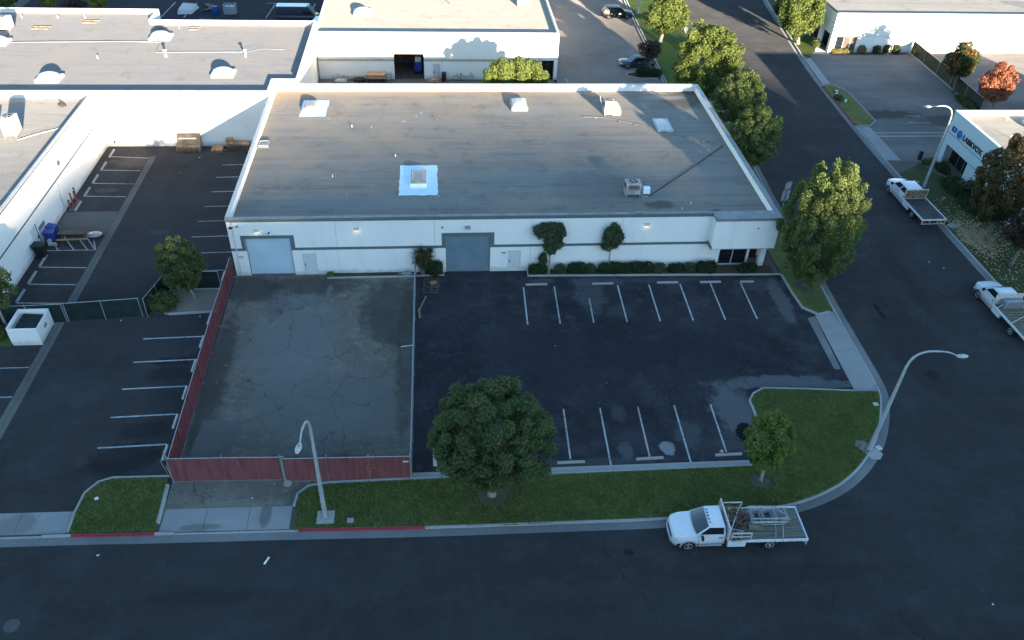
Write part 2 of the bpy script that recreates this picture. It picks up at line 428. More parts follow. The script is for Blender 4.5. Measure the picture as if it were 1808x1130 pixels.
def roof_mat(name, col, dark, warm, cell=(0.05, 0.9, 1), streaks=0.6, spots=(), seams=True, dr=0.4):
    t = NT(name)
    c = t.mix(t.math('MULTIPLY', t.rng(t.noise(1.0, 8, cell, rough=0.72), 0.40, 0.64), streaks), col, dark)
    c = t.mix(t.math('MULTIPLY', t.rng(t.noise(1.6, 8, (0.16, 2.4, 1), rough=0.75, loc=(3,9,0)), 0.5, 0.68), 0.6), c, tuple(x*1.35 for x in col))
    c = t.mix(t.math('MULTIPLY', t.rng(t.noise(0.22, 8, loc=(8,1,0), rough=0.68), 0.44, 0.62), 0.8), c, warm)
    c = t.mix(t.math('MULTIPLY', t.rng(t.noise(0.5, 9, loc=(2,7,0), rough=0.72), 0.52, 0.68), 0.5), c, tuple(x*0.72 for x in dark))
    if seams:
        z = t.n('ShaderNodeSeparateXYZ'); t.l(t.coord(), z.inputs[0])
        wv = t.math('ADD', z.outputs[1], t.math('MULTIPLY', t.noise(0.3, 3), 0.2))
        fr = t.math('FRACT', t.math('MULTIPLY', wv, 1/0.92))
        line = t.math('MULTIPLY', t.rng(fr, 0.0, 0.10, 1.0, 0.0), t.rng(t.noise(0.6, 4, (0.3,1,1)), 0.38, 0.6))
        c = t.mix(t.math('MULTIPLY', line, 0.55), c, tuple(x*0.6 for x in dark))
        row = t.math('FRACT', t.math('MULTIPLY', t.math('SINE', t.math('MULTIPLY', t.math('FLOOR', t.math('MULTIPLY', wv, 1/0.92)), 12.9898)), 43.758))
        c = t.mix(t.math('MULTIPLY', row, 0.22), c, tuple(x*1.3 for x in col))
        fx = t.math('FRACT', t.math('MULTIPLY', t.math('ADD', z.outputs[0], t.math('MULTIPLY', row, 9.0)), 1/10.0))
        c = t.mix(t.math('MULTIPLY', t.rng(fx, 0.0, 0.008, 1.0, 0.0), 0.4), c, tuple(x*0.6 for x in dark))
    for (x, y, rx, ry, sc, soft, wob, st) in spots:
        c = t.mix(t.math('MULTIPLY', t.spot(x, y, rx, ry, soft, wob), st), c, sc)
    g = t.noise(18, 3)
    t.bump(g, 0.3, 0.01)
    return t.done(c, 0.9, 0.15, 0.0, dr)
M['roof_grey'] = roof_mat('grey_cap_sheet', (0.200, 0.187, 0.168), (0.128, 0.118, 0.106), (0.232, 0.198, 0.156),
    spots=[(-15.5, 84.2, 2.5, 0.9, (0.26,0.19,0.11), 1.2, 0.7, 0.6), (-6, 84.8, 9, 0.5, (0.22,0.17,0.12), 1.0, 0.7, 0.5), (5, 84.7, 8, 0.5, (0.21,0.165,0.12), 1.0, 0.7, 0.5), (26.8, 83.4, 2.2, 2.2, (0.07,0.075,0.055), 1.2, 0.7, 0.75), (27.8, 85.0, 1.2, 0.6, (0.05,0.05,0.045), 0.8, 0.5, 0.8),
           (24.5, 83.6, 2.4, 0.5, (0.27,0.27,0.26), 1.0, 0.7, 0.5), (8.5, 80.3, 3.6, 1.6, (0.24,0.23,0.21), 0.5, 0.25, 0.5), (14.2, 78.6, 2.4, 3.4, (0.215,0.205,0.185), 0.5, 0.3, 0.45), (19.2, 61.0, 1.4, 0.7, (0.075,0.06,0.055), 1.0, 0.7, 0.7), (24.0, 59.6, 0.6, 0.5, (0.06,0.06,0.065), 1.0, 0.5, 0.8),
           (8, 66, 5, 0.8, (0.20,0.205,0.2), 1.2, 0.9, 0.5), (-6, 62, 8, 1.0, (0.19,0.195,0.19), 1.2, 0.9, 0.4), (14, 64, 4, 3, (0.10,0.10,0.10), 1.3, 0.8, 0.4)])
M['roof_white'] = roof_mat('white_coated_roof', (0.165, 0.167, 0.172), (0.138, 0.140, 0.146), (0.18, 0.173, 0.165), streaks=0.5, seams=False)
M['roof_cream'] = roof_mat('cream_coated_roof', (0.285, 0.265, 0.232), (0.245, 0.228, 0.20), (0.30, 0.275, 0.235), streaks=0.4, seams=False)
M['roof_pale'] = roof_mat('pale_coated_roof', (0.215, 0.212, 0.205), (0.15, 0.147, 0.142), (0.225, 0.215, 0.195), streaks=0.5, seams=False)
M['coating'] = plain('white_roof_coating', (0.60, 0.74, 0.80), 0.6, var=0.05, scale=1.2, local=False)

def metal_paint(name, col, rough=0.35, spec=0.5, coat=0.0, metal=0.0):
    m = plain(name, col, rough, spec, metal, var=0.06, scale=1.2)
    b = m.node_tree.nodes['Principled BSDF']
    b.inputs['Coat Weight'].default_value = coat*0.4
    b.inputs['Coat Roughness'].default_value = 0.08
    return m
M['car_white'] = metal_paint('white_car_paint', (0.62, 0.64, 0.66), 0.3, 0.5, 0.7)
M['car_black'] = metal_paint('black_car_paint', (0.012, 0.013, 0.016), 0.3, 0.3, 0.4)
M['car_navy'] = metal_paint('navy_car_paint', (0.018, 0.024, 0.04), 0.25, 0.5, 0.8)
M['car_silver'] = metal_paint('silver_car_paint', (0.42, 0.44, 0.46), 0.3, 0.5, 0.7)
M['glass'] = plain('dark_window_glass', (0.012, 0.016, 0.02), 0.06, 0.6, var=0.1)
M['glass_tint'] = plain('windscreen_glass', (0.022, 0.035, 0.042), 0.06, 0.8, var=0.1)
M['glass_brown'] = plain('bronze_window_glass', (0.11, 0.085, 0.07), 0.12, 0.5, var=0.2, scale=0.8)
M['tyre'] = plain('black_rubber', (0.016, 0.016, 0.017), 0.85)
M['chrome'] = plain('bright_wheel_metal', (0.50, 0.51, 0.52), 0.35, 0.5, 0.6)
M['steel_white'] = plain('white_steel', (0.50, 0.50, 0.48), 0.55, var=0.2, scale=5)
M['galv'] = plain('galvanised_steel', (0.34, 0.36, 0.37), 0.5, 0.5, 0.35, var=0.15, scale=4)
M['pole'] = plain('pale_concrete_pole', (0.33, 0.36, 0.37), 0.7, var=0.12, scale=5)
M['black'] = plain('black_plastic', (0.018, 0.018, 0.02), 0.6)
M['dark'] = plain('dark_interior', (0.018, 0.016, 0.014), 0.9)
M['grey_metal'] = plain('grey_metal', (0.22, 0.225, 0.23), 0.5, 0.4, 0.2)
M['tan_metal'] = plain('tan_metal', (0.52, 0.47, 0.40), 0.6)
M['ac_white'] = plain('offwhite_unit_metal', (0.46, 0.43, 0.37), 0.55, var=0.1)
M['ac_grey'] = plain('grey_unit_metal', (0.27, 0.27, 0.28), 0.5, 0.4, 0.1, var=0.12)
M['red_slats'] = plain('faded_red_slats', (0.195, 0.060, 0.062), 0.75, var=0.22, scale=1.3, local=False, stretch=(3, 3, 0.3))
M['red_slats_in'] = plain('deep_red_slats', (0.20, 0.045, 0.053), 0.75, var=0.25, scale=1.5, local=False, stretch=(3,3,0.3))
M['screen'] = plain('dark_green_screen', (0.014, 0.026, 0.026), 0.85, var=0.25, scale=1.2, local=False)
M['screen2'] = plain('green_screen_mesh', (0.022, 0.034, 0.022), 0.85, var=0.25, scale=1.2, local=False)
M['wire'] = plain('chain_wire', (0.20, 0.21, 0.22), 0.5, 0.5, 0.4)
M['bark'] = plain('grey_bark', (0.15, 0.13, 0.11), 0.9, var=0.3, scale=6)
M['bark_pale'] = plain('pale_bark', (0.30, 0.27, 0.235), 0.9, var=0.25, scale=6)
M['blue_bin'] = plain('blue_plastic', (0.012, 0.045, 0.20), 0.5)
M['green_bin'] = plain('dark_green_plastic', (0.012, 0.018, 0.016), 0.6)
M['red_pole'] = plain('faded_red_pole', (0.25, 0.085, 0.08), 0.6)
M['wood'] = plain('weathered_wood', (0.20, 0.155, 0.105), 0.85, var=0.35, scale=2.5)
M['wood_warm'] = plain('fresh_wood', (0.34, 0.22, 0.11), 0.85, var=0.3, scale=2.5)
M['wood_dark'] = plain('grey_brown_wood', (0.095, 0.07, 0.055), 0.85, var=0.35, scale=2.5)
M['wood_bed'] = plain('worn_bed_planks', (0.125, 0.12, 0.10), 0.85, var=0.3, scale=2.0, stretch=(0.3, 4, 1))
M['bed_dark'] = plain('dark_bed_deck', (0.060, 0.058, 0.058), 0.8, var=0.25, scale=2.0)
M['rust'] = plain('rusty_plywood', (0.26, 0.155, 0.10), 0.85, var=0.6, scale=2.0, stretch=(1, 1, 2))
M['scaffold'] = plain('scaffold_steel', (0.33, 0.36, 0.38), 0.45, 0.5, 0.5, var=0.3, scale=4)
M['scaffold_rust'] = plain('rusty_scaffold_steel', (0.115, 0.075, 0.06), 0.7, 0.4, 0.3, var=0.5, scale=4)
M['red_light'] = plain('red_lamp_plastic', (0.28, 0.012, 0.012), 0.3, 0.5)
M['lens'] = plain('clear_lamp_plastic', (0.55, 0.57, 0.58), 0.2, 0.6)
M['amber'] = plain('amber_lamp_plastic', (0.35, 0.20, 0.05), 0.3, 0.5)
M['door_blue'] = plain('pale_blue_roller', (0.44, 0.54, 0.60), 0.5, var=0.05, scale=0.6)
M['door_slate'] = plain('slate_blue_roller', (0.15, 0.205, 0.24), 0.5, var=0.12, scale=0.7)
M['door_paint'] = plain('white_door_paint', (0.60, 0.61, 0.60), 0.6, var=0.06)
M['sky_dome'] = plain('dusty_acrylic_dome', (0.26, 0.235, 0.215), 0.3, 0.5, var=0.2, scale=1.2)
M['dome_white'] = plain('white_acrylic_dome', (0.52, 0.51, 0.48), 0.35, 0.5, var=0.06)
M['blue_sign'] = plain('blue_letters', (0.015, 0.05, 0.21), 0.4)
M['blue_logo'] = plain('bright_blue_disc', (0.02, 0.12, 0.42), 0.4, var=0.5, scale=2.5)
M['black_sign'] = plain('black_letters', (0.012, 0.012, 0.015), 0.4)
M['graffiti'] = plain('orange_spray_paint', (0.36, 0.14, 0.05), 0.8)
M['yellow_paint'] = plain('faded_yellow_paint', (0.22, 0.16, 0.07), 0.85, var=0.4, scale=6, local=False)
M['paper'] = plain('white_paper', (0.72, 0.72, 0.70), 0.8)
M['pink_paper'] = plain('pale_red_notice', (0.48, 0.36, 0.34), 0.8)
M['purple'] = plain('purple_cover', (0.09, 0.06, 0.25), 0.7)
M['cardboard'] = plain('brown_cardboard', (0.30, 0.19, 0.11), 0.85)
M['stone'] = plain('pale_stone', (0.34, 0.33, 0.30), 0.85, var=0.3)

def glow(name, col, strength):
    t = NT(name)
    t.b.inputs['Emission Color'].default_value = (*col, 1)
    t.b.inputs['Emission Strength'].default_value = strength
    return t.done(tuple(c*0.8 for c in col), 0.4)
M['lamp_on'] = glow('lit_lamp_lens', (1.0, 0.86, 0.66), 0.6)

def leaf_mat(name, cols, trans=0.35, big=0.5):
    """per-leaf colour variety between the given leaf colours"""
    t = NT(name)
    g = t.n('ShaderNodeNewGeometry')
    ramp = t.n('ShaderNodeValToRGB')
    e = ramp.color_ramp.elements
    while len(e) < len(cols): e.new(0.5)
    for i, c in enumerate(cols):
        e[i].position = i/(len(cols)-1) if len(cols) > 1 else 0
        e[i].color = (*c, 1)
    t.pos = t.n('ShaderNodeTexCoord').outputs['Object']
    nz = t.noise(0.9, 3, local=True)
    mixv = t.math('ADD', t.math('MULTIPLY', g.outputs['Random Per Island'], 1-big), t.math('MULTIPLY', t.rng(nz, 0.3, 0.7), big))
    t.l(mixv, ramp.inputs[0])
    m = t.done(ramp.outputs[0], 0.6, 0.25)
    tr = t.n('ShaderNodeBsdfTranslucent'); t.l(ramp.outputs[0], tr.inputs[0])
    mx = t.n('ShaderNodeMixShader'); mx.inputs[0].default_value = trans
    out = t.t.nodes['Material Output']
    t.l(t.b.outputs[0], mx.inputs[1]); t.l(tr.outputs[0], mx.inputs[2]); t.l(mx.outputs[0], out.inputs[0])
    return m
L = {}
L['pine'] = leaf_mat('pine_foliage', [(0.062,0.098,0.038), (0.098,0.14,0.05), (0.14,0.175,0.062)])
L['ficus'] = leaf_mat('street_tree_foliage', [(0.08,0.122,0.038), (0.118,0.16,0.047), (0.16,0.195,0.06)])
L['bright'] = leaf_mat('bright_foliage', [(0.085,0.135,0.03), (0.13,0.185,0.038), (0.20,0.24,0.048)])
L['lit'] = leaf_mat('yellow_green_foliage', [(0.065,0.095,0.02), (0.10,0.138,0.03), (0.145,0.17,0.042)])
L['olive'] = leaf_mat('olive_foliage', [(0.065,0.09,0.028), (0.09,0.12,0.038), (0.13,0.15,0.05)])
L['brown'] = leaf_mat('turning_foliage', [(0.05,0.055,0.022), (0.10,0.075,0.028), (0.15,0.095,0.035)])
L['greenorange'] = leaf_mat('green_orange_foliage', [(0.035,0.06,0.02), (0.06,0.085,0.025), (0.28,0.10,0.035)], big=0.75)
L['orange'] = leaf_mat('orange_foliage', [(0.22,0.075,0.045), (0.30,0.115,0.065), (0.38,0.165,0.085)])
L['redbrown'] = leaf_mat('dark_red_foliage', [(0.05,0.03,0.022), (0.075,0.04,0.03), (0.10,0.06,0.04)])
L['yellow'] = leaf_mat('yellow_foliage', [(0.15,0.16,0.03), (0.22,0.21,0.04), (0.30,0.27,0.06)])
L['hedge'] = leaf_mat('dark_hedge_foliage', [(0.024,0.045,0.015), (0.038,0.062,0.02), (0.055,0.078,0.026)])
L['hedge_pale'] = leaf_mat('pale_shrub_foliage', [(0.055,0.085,0.04), (0.075,0.11,0.05), (0.095,0.13,0.058)])
L['wall_tree'] = leaf_mat('wall_tree_foliage', [(0.05,0.07,0.036), (0.08,0.105,0.052), (0.12,0.14,0.078)])
L['yucca'] = leaf_mat('yucca_blades', [(0.05,0.06,0.025), (0.085,0.085,0.035), (0.13,0.105,0.05)])
L['dry'] = leaf_mat('dry_leaves', [(0.24,0.18,0.10), (0.36,0.28,0.16), (0.48,0.40,0.25)], trans=0.1)
L['grass'] = leaf_mat('grass_blades', [(0.098,0.13,0.034), (0.145,0.175,0.048), (0.19,0.20,0.066)], trans=0.2, big=0.6)
L['tan'] = leaf_mat('dry_yellow_shrub', [(0.10,0.10,0.03), (0.17,0.15,0.05), (0.22,0.18,0.07)])
# ------------------------------------------------------------------ ground, added shade ridge behind the camera, roads, lots
S = 'structure'
MB().sheet([(-950,-900),(1150,-900),(1150,900),(-950,900)], -0.03).build('ground', M['ground'], kind=S)

shade_hill = MB()                                                # unseen ridge behind the viewpoint, added to keep the low sun off the foreground
prof = [(-900,60),(-400,90),(-150,100),(0,108),(80,111.0),(120,111.3),(145,112.2),(160,113.0),(175,114.6),(190,115.8),(205,115.9),(215,115.6),(222,115.5),(228,118.4),(236,118.7),(243,118.4),(250,113.8),(262,112.2),(280,112.5),(300,114.5),(360,114),(500,100),(800,70),(1100,50)]  # crest shaped to set the shade's edge; its hump darkens the street trees
hp = smooth_line(prof, 5)
rr = random.Random(3)
hp = [(x, z + rr.uniform(-0.5, 0.5)) for x, z in hp]
n = len(hp)
hv = [(x,-300,-0.02) for x, z in hp] + [(x,-420,z*0.55) for x, z in hp] + [(x,-520,z) for x, z in hp] + [(x,-640,z*0.7) for x, z in hp] + [(x,-820,-0.02) for x, z in hp]
hf = [(k*n+i, k*n+i+1, (k+1)*n+i+1, (k+1)*n+i) for k in range(4) for i in range(n-1)]
shade_hill.add(hv, hf).build('shade_hills', M['grass'], kind=S, smooth=True)

# kerb lines
front = smooth_line([(-90,32.5),(-60,32.4),(-26.3,32.1),(-17.5,31.9),(-9.3,31.72),(-1.1,31.5),(8,31.4),(13.5,31.38),(18.2,31.62),(22,32.05),(25.2,33.2),(27.7,34.9),(29.9,37.3),(31.55,40.2),(32.3,42.5),(32.5,46.5),(32.65,51.8),(32.85,56),(33.0,62),(33.25,70),(33.7,78),(34.1,88),(35.2,105),(36.6,120),(38.2,133),(42,155),(50,185)], 5)
east = smooth_line([(48.6,-40),(48.9,20),(49.05,40),(49.15,60),(49.2,78),(49.5,88),(50.1,99),(50.9,108),(52.1,118),(53.9,133),(58,155),(66,185)], 5)
front_out = offset(front, -0.72)
east_out = offset(east, 0.72)
MB().sheet([(-90,-30),(48,-30)] + [(p[0], p[1]) for p in east_out] + [(p[0], p[1]) for p in reversed(front_out)], 0.0).build('road', M['road'], kind=S)
MB().sheet([(-90,-90),(200,-90),(200,-30),(-90,-30)], 0.0).build('road_far', M['road'], kind=S)
MB().strip(front_out, offset(front, -0.15), 0.004).build('gutter', M['gutter'], kind=S)
MB().strip(offset(east, 0.15), east_out, 0.004).build('gutter_east', M['gutter'], kind=S)

def piece(line, key, lo, hi):
    return [p for p in line if lo <= p[key] <= hi]
def kerb_run(line, seglen, name, side, drop=()):
    """kerb stones laid end to end with open joints; dropped kerb where a driveway crosses"""
    root = bpy.data.objects.new(name, None); COL.objects.link(root); root['kind'] = S
    d = 0; start = [line[0]]
    parts = []
    for i in range(1, len(line)):
        a, b = Vector(line[i-1]), Vector(line[i])
        d += (b-a).length
        start.append(line[i])
        if d >= seglen:
            parts.append(start); start = [line[i]]; d = 0
    if len(start) > 1: parts.append(start)
    for q in parts:
        mid = q[len(q)//2]
        h = 0.13
        for (x0, x1, y0, y1) in drop:
            if x0 <= mid[0] <= x1 and y0 <= mid[1] <= y1: h = 0.02
        q = list(q)
        a, b = Vector(q[-2]), Vector(q[-1])
        q[-1] = tuple(b - (b-a).normalized()*0.02)
        MB().wallstrip(offset(q, -0.15*side) if side > 0 else q, q if side > 0 else offset(q, 0.15), -0.02, h).build('kerb_stone', M['curb'], root, bevel=0.015)
    return root
vis_front = [p for p in front if p[0] > -34 and p[1] < 135]
vis_east = [p for p in east if 38 < p[1] < 150]
def densify(line, step):
    out = [line[0]]
    for i in range(1, len(line)):
        a, b = Vector(line[i-1]), Vector(line[i])
        k = max(1, int((b-a).length/step))
        for j in range(1, k+1): out.append(tuple(a + (b-a)*j/k))
    return out
dropf = [(-34,-22.6,0,40),(-17.3,-9.6,0,40),(30,34,42,51.7)]
kerb_run(densify(vis_front, 0.5), 3.6, 'kerb', 1, dropf)
kerb_run(densify(vis_east, 0.6), 3.6, 'kerb_east', -1, [(48,51,78,86.6),(48,52,99,108)])

def red_on(line, x0, x1, key=0, side=1):
    q = [p for p in densify(line, 0.25) if x0 <= p[key] <= x1]
    m = MB()
    if side > 0:
        m.strip(offset(q, -0.156), offset(q, -0.02), 0.1345)
        o = offset(q, -0.156)
    else:
        m.strip(offset(q, 0.02), offset(q, 0.156), 0.1345)
        o = offset(q, 0.156)
    for i in range(len(o)-1):
        a, b = o[i], o[i+1]
        m.add([(a[0],a[1],0.012),(b[0],b[1],0.012),(b[0],b[1],0.1345),(a[0],a[1],0.1345)], [(0,1,2,3)])
    return m
red_on(front, -22.4, -17.5).build('kerb_paint', M['red_paint'], kind=S)
red_on(front, -9.3, -1.2).build('kerb_paint', M['red_paint'], kind=S)
red_on(east, 86.8, 98.6, 1, -1).build('kerb_paint', M['red_paint'], kind=S)

# house-number remains sprayed on the front kerb: faded orange and yellow blocks, too worn to read
m = MB()
rr = random.Random(11)
for k, x in enumerate([1.15,1.32,1.5,1.68,1.86,2.04,2.22]):
    m.box(x, 31.30, 0.136, x+rr.uniform(0.03,0.07), 31.42, 0.1375)
    m.box(x, 31.30+rr.choice([0,.05,.1]), 0.136, x+0.11, 31.325+rr.choice([0,.05,.07]), 0.1376)
for x0, x1 in ((3.4,4.3),(4.9,6.2)):
    m.box(x0, 31.27, 0.136, x1, 31.36, 0.1374)
m.build('kerb_marking', M['yellow_paint'], kind=S)

def outline_kerb(name, pts, w=0.15, h=0.14, mat='curb', side=1):
    pts = densify(pts, 0.6)
    return MB().wallstrip(pts, offset(pts, w*side), -0.02, h).build(name, M[mat], kind=S, bevel=0.012)

# --- lots
def lot(name, poly, mat, z=0.006):
    return MB().sheet(poly, z).build(name, M[mat], kind=S)
left_lot = lot('left_lot', [(-60,33.8),(-17.5,33.8),(-17.45,36.4),(-17.45,58.42),(-17.4,82.5),(-60,82.5)], 'left_lot')
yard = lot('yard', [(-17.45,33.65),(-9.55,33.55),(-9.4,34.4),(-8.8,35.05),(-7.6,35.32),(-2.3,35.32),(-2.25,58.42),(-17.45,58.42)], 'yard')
right_lot = lot('right_lot', [(-2.25,35.4),(20.5,35.4),(22.1,40.0),(22.1,41.5),(23.5,42.75),(30.4,42.2),(30.55,42.1),(31.0,44.5),(31.0,51.25),(30.06,52.2),(29.9,54.2),(29.85,57.0),(7.5,57.55),(7.5,58.42),(-2.25,58.42)], 'right_lot')
back_lot = lot('back_lot', [(-60,103),(14.9,100.6),(14.9,85.6),(32,85.6),(30.2,133),(30,170),(-60,170)], 'dark_lot')
far_lot = lot('far_lot', [(15.2,85.6),(29.2,85.6),(29.3,100.75),(30.4,132.8),(31,150),(15.2,150)], 'far_lot', 0.012)
side_lot = lot('side_lot', [(50.2,77.9),(67,77.9),(90,77.9),(90,110.4),(52.4,110.4),(52,108.6),(51.2,99.2)], 'right_far_lot')

# --- concrete aprons: one slab per pour, joints left open
def slabs(name, rows, mat='concrete', z=0.02):
    root = bpy.data.objects.new(name, None); COL.objects.link(root); root['kind'] = S
    for (a, b, c, d) in rows:
        cx = (a[0]+b[0]+c[0]+d[0])/4; cy = (a[1]+b[1]+c[1]+d[1])/4
        q = []
        for p in (a, b, c, d):
            v = Vector((p[0]-cx, p[1]-cy)); v *= (1 - 0.018/max(v.length, 0.1)); q.append((cx+v.x, cy+v.y))
        MB().prism(q, -0.01, z).build('concrete_slab', M[mat], root)
    return root
def row(a, b, c, d, n):
    """n slabs between bottom edge a-b and top edge d-c"""
    a, b, c, d = map(Vector, (a, b, c, d))
    return [(tuple(a+(b-a)*i/n), tuple(a+(b-a)*(i+1)/n), tuple(d+(c-d)*(i+1)/n), tuple(d+(c-d)*i/n)) for i in range(n)]
slabs('driveway_apron', row((-32,32.35),(-22.75,32.18),(-22.75,33.82),(-32,33.95), 3))
slabs('driveway_apron', row((-17.35,31.98),(-9.6,31.78),(-9.6,33.55),(-17.35,33.68), 3))
slabs('driveway_apron', row((32.36,42.0),(32.62,51.75),(30.85,51.2),(30.5,42.15), 2))
MB().sheet([(29.9,44.6),(30.42,44.6),(30.8,51.1),(30.1,50.9)], 0.011).build('asphalt_patch', M['gutter'], kind=S)
slabs('driveway_apron', row((49.3,78.2),(51.0,78.2),(51.0,86.6),(49.45,86.6), 1) + row((49.9,99.2),(51.2,99.2),(51.95,108.4),(50.8,107.9), 1))
# concrete pad by the fence, plank-smooth and paler than the yard
MB().prism([(-16.9,37.75),(-14.55,37.7),(-14.25,38.2),(-13.85,41.1),(-16.65,41.3)], -0.01, 0.024).build('concrete_pad', M['swale'], kind=S)
for (poly, nm) in (([(-30.35,33.9),(-29.55,33.9),(-29.5,80.2),(-30.05,80.2)],'swale'),):
    root = bpy.data.objects.new(nm, None); COL.objects.link(root); root['kind'] = S
    ys = [33.9,39,44,49,54,59,63.6,68,72.5,76.5,80.2]
    for y0, y1 in zip(ys, ys[1:]):
        for xa in (0, 1):
            m = MB(); t0, t1 = (y0-33.9)/46.3, (y1-33.9)/46.3
            xl0, xr0, xl1, xr1 = -30.35+.28*t0, -29.55+.05*t0, -30.35+.28*t1, -29.55+.05*t1
            c0, c1 = (xl0+xr0)/2, (xl1+xr1)/2
            if xa == 0: m.add([(xl0,y0+.015,0.016),(c0-.012,y0+.015,0.010),(c1-.012,y1-.015,0.010),(xl1,y1-.015,0.016)], [(0,1,2,3)])
            else: m.add([(c0+.012,y0+.015,0.010),(xr0,y0+.015,0.016),(xr1,y1-.015,0.016),(c1+.012,y1-.015,0.010)], [(0,1,2,3)])
            m.build('concrete_slab', M['swale'], root)
slabs('loading_slab', row((-34.9,65.15),(-30.2,65.15),(-30.15,69.2),(-34.95,69.2), 1), 'slab', 0.018)
MB().sheet([(50.4,84.0),(66.8,84.0),(66.8,84.22),(50.4,84.22)], 0.012).build('valley_gutter', M['curb'], kind=S)
MB().sheet([(50.4,84.9),(66.8,84.9),(66.8,85.1),(50.4,85.1)], 0.012).build('valley_gutter', M['curb'], kind=S)
MB().prism([(29.0,57.0),(29.85,57.0),(29.95,60.2),(29.9,85.5),(28.95,85.5)], -0.01, 0.05).build('side_walk', M['slab'], kind=S)

# --- painted stall lines, each a part of its lot
def line(lot_o, a, b, w=0.11, z=0.0105, mat='paint_line'):
    a, b = Vector(a), Vector(b)
    t = (b-a).normalized(); nrm = Vector((-t.y, t.x))*w/2
    m = MB().sheet([tuple(a-nrm), tuple(b-nrm), tuple(b+nrm), tuple(a+nrm)], z)
    return m.build('parking_line', M[mat], lot_o)
for y in (55.1, 57.65, 60.1, 72.0, 74.5, 77.2): line(left_lot, (-34.15,y+0.1), (-30.25,y-0.1))
line(left_lot, (-34.1,80.2), (-30.1,79.8)); line(left_lot, (-34.9,62.72), (-30.25,62.72))
for x0, x1, y1 in ((-34.2,-33.5,64.0),(-33.7,-32.15,65.0),(-32.3,-31.0,64.6),(-31.9,-30.35,65.1),(-30.9,-30.3,64.2)):
    line(left_lot, (x1,62.75), (x0,y1))
for y in (50.35, 47.65, 44.75, 41.93, 39.1): line(left_lot, (-23.0,y-0.08), (-18.6,y+0.06), 0.13)
for x, y in ((-23.4,81.6),(-22.4,78.2),(-22.5,75.6),(-22.4,72.7),(-22.45,69.9),(-22.5,67.25),(-22.5,64.6),(-22.5,61.95),(-22.4,59.15)): line(left_lot, (x,y), (-17.65 if y > 60 else -18.7,y+0.15))
for y in (47.3, 44.2, 41.3): line(left_lot, (-35,y), (-30.35,y))
for i, x in enumerate((6.85,9.5,12.25,15.0,17.75,20.5,23.2,25.9)):
    line(right_lot, (x+0.05,54.2 if i == 2 else 56.0), (x-0.07,50.95), 0.12)
for x, y0 in ((8.38,36.55),(11.02,35.85),(13.78,36.45),(16.46,35.8),(19.15,36.65)): line(right_lot, (x+0.06,41.27), (x-0.08,y0), 0.12)
for x in (-39.5,-36.3,-24.7,-21.6,-18.8): line(back_lot, (x,122.9), (x+0.5,129.5), 0.14)
line(back_lot, (-47,121.6), (-37,121.4), 0.25); line(back_lot, (-34,122.2), (-18.5,121.0), 0.3); line(back_lot, (-25.6,129.6),(-21.8,129.4), 0.16)
for a, b in (((56.8,89.6),(58.8,89.5)),((56.3,87.7),(59.2,87.6)),((61.8,87.6),(64,87.5))): line(side_lot, a, b, 0.14)

# --- lawns
def lawn(name, poly, mat='grass', z=0.10):
    return MB().prism(poly, -0.02, z).build(name, M[mat], kind=S)
lawn1 = [(-22.55,32.15),(-22.62,33.7),(-22.5,35.1),(-21.95,35.95),(-21.2,36.25),(-17.75,36.2),(-17.65,35.4),(-17.58,33.75),(-17.55,32.0)]
lawn('lawn', lawn1)
fr = [p for p in front if -9.45 <= p[0] <= 32.35 and p[1] < 42.0]
lawn2 = [(p[0], p[1]) for p in fr] + [(30.45,42.0),(26.7,42.38),(24.6,42.54),(23.6,42.6),(22.72,42.1),(22.28,41.42),(22.25,40.1),(21.6,37.4),(20.6,35.25),(6.4,35.15),(-0.1,35.2),(-7.5,35.12),(-8.7,34.92),(-9.25,34.4),(-9.35,33.4)]
lawn('lawn', lawn2)
st = [p for p in front if 51.9 <= p[1] <= 96]
lawn3 = [(p[0], p[1]) for p in st] + [(30.1,96),(30.1,85.5),(29.98,60.2),(29.98,57),(30.05,54.2),(30.2,52.35),(31.2,51.4),(32.6,51.9)]
lawn('lawn', lawn3)
st = [p for p in front if 96 <= p[1] <= 150]
lawn('parkway', [(p[0], p[1]) for p in st] + [(31.3,150),(30.6,133),(29.5,101),(29.4,96)], 'grass_sun')
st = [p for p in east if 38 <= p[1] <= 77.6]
lawn('lawn', [(p[0], p[1]) for p in st] + [(52.8,77.4),(53.3,75.0),(54.9,72.5),(54.95,38)], 'grass_east_shade')
lawn('parkway', [(49.65,98.5),(51.5,98.45),(52.3,96.2),(52.15,88.2),(51.1,87.0),(49.5,86.95)])
st = [p for p in east if 108.3 <= p[1] <= 117.2]
lawn('parkway', [(p[0], p[1]) for p in st] + [(55,117.2),(55,113.5),(53.2,110.5),(52.0,108.5)], 'grass_sun')
lawn('parkway', [(53.9,128),(60,128),(60,140),(56,140)], 'grass_sun')
MB().prism([(53.4,110.6),(55.0,110.6),(55.0,113.4),(54.2,112.6)], -0.01, 0.06).build('entry_walk', M['concrete'], kind=S)
MB().prism([(52.9,76.0),(54.9,72.9),(54.95,77.4),(52.9,77.5)], -0.01, 0.06).build('entry_walk', M['slab'], kind=S)
MB().sheet([(52.6,117.3),(54.9,117.3),(58,128),(53.6,128)], 0.02).build('driveway_apron', M['concrete'], kind=S)
MB().prism([(-22.85,53.4),(-21.6,53.3),(-18.0,53.55),(-18.05,56.4),(-22.1,56.4)], -0.02, 0.10).build('gravel_bed', M['gravel'], kind=S)
MB().prism([(-35,49.8),(-32.45,49.8),(-32.6,52.25),(-35,52.25)], -0.02, 0.12).build('lawn', M['grass'], kind=S)

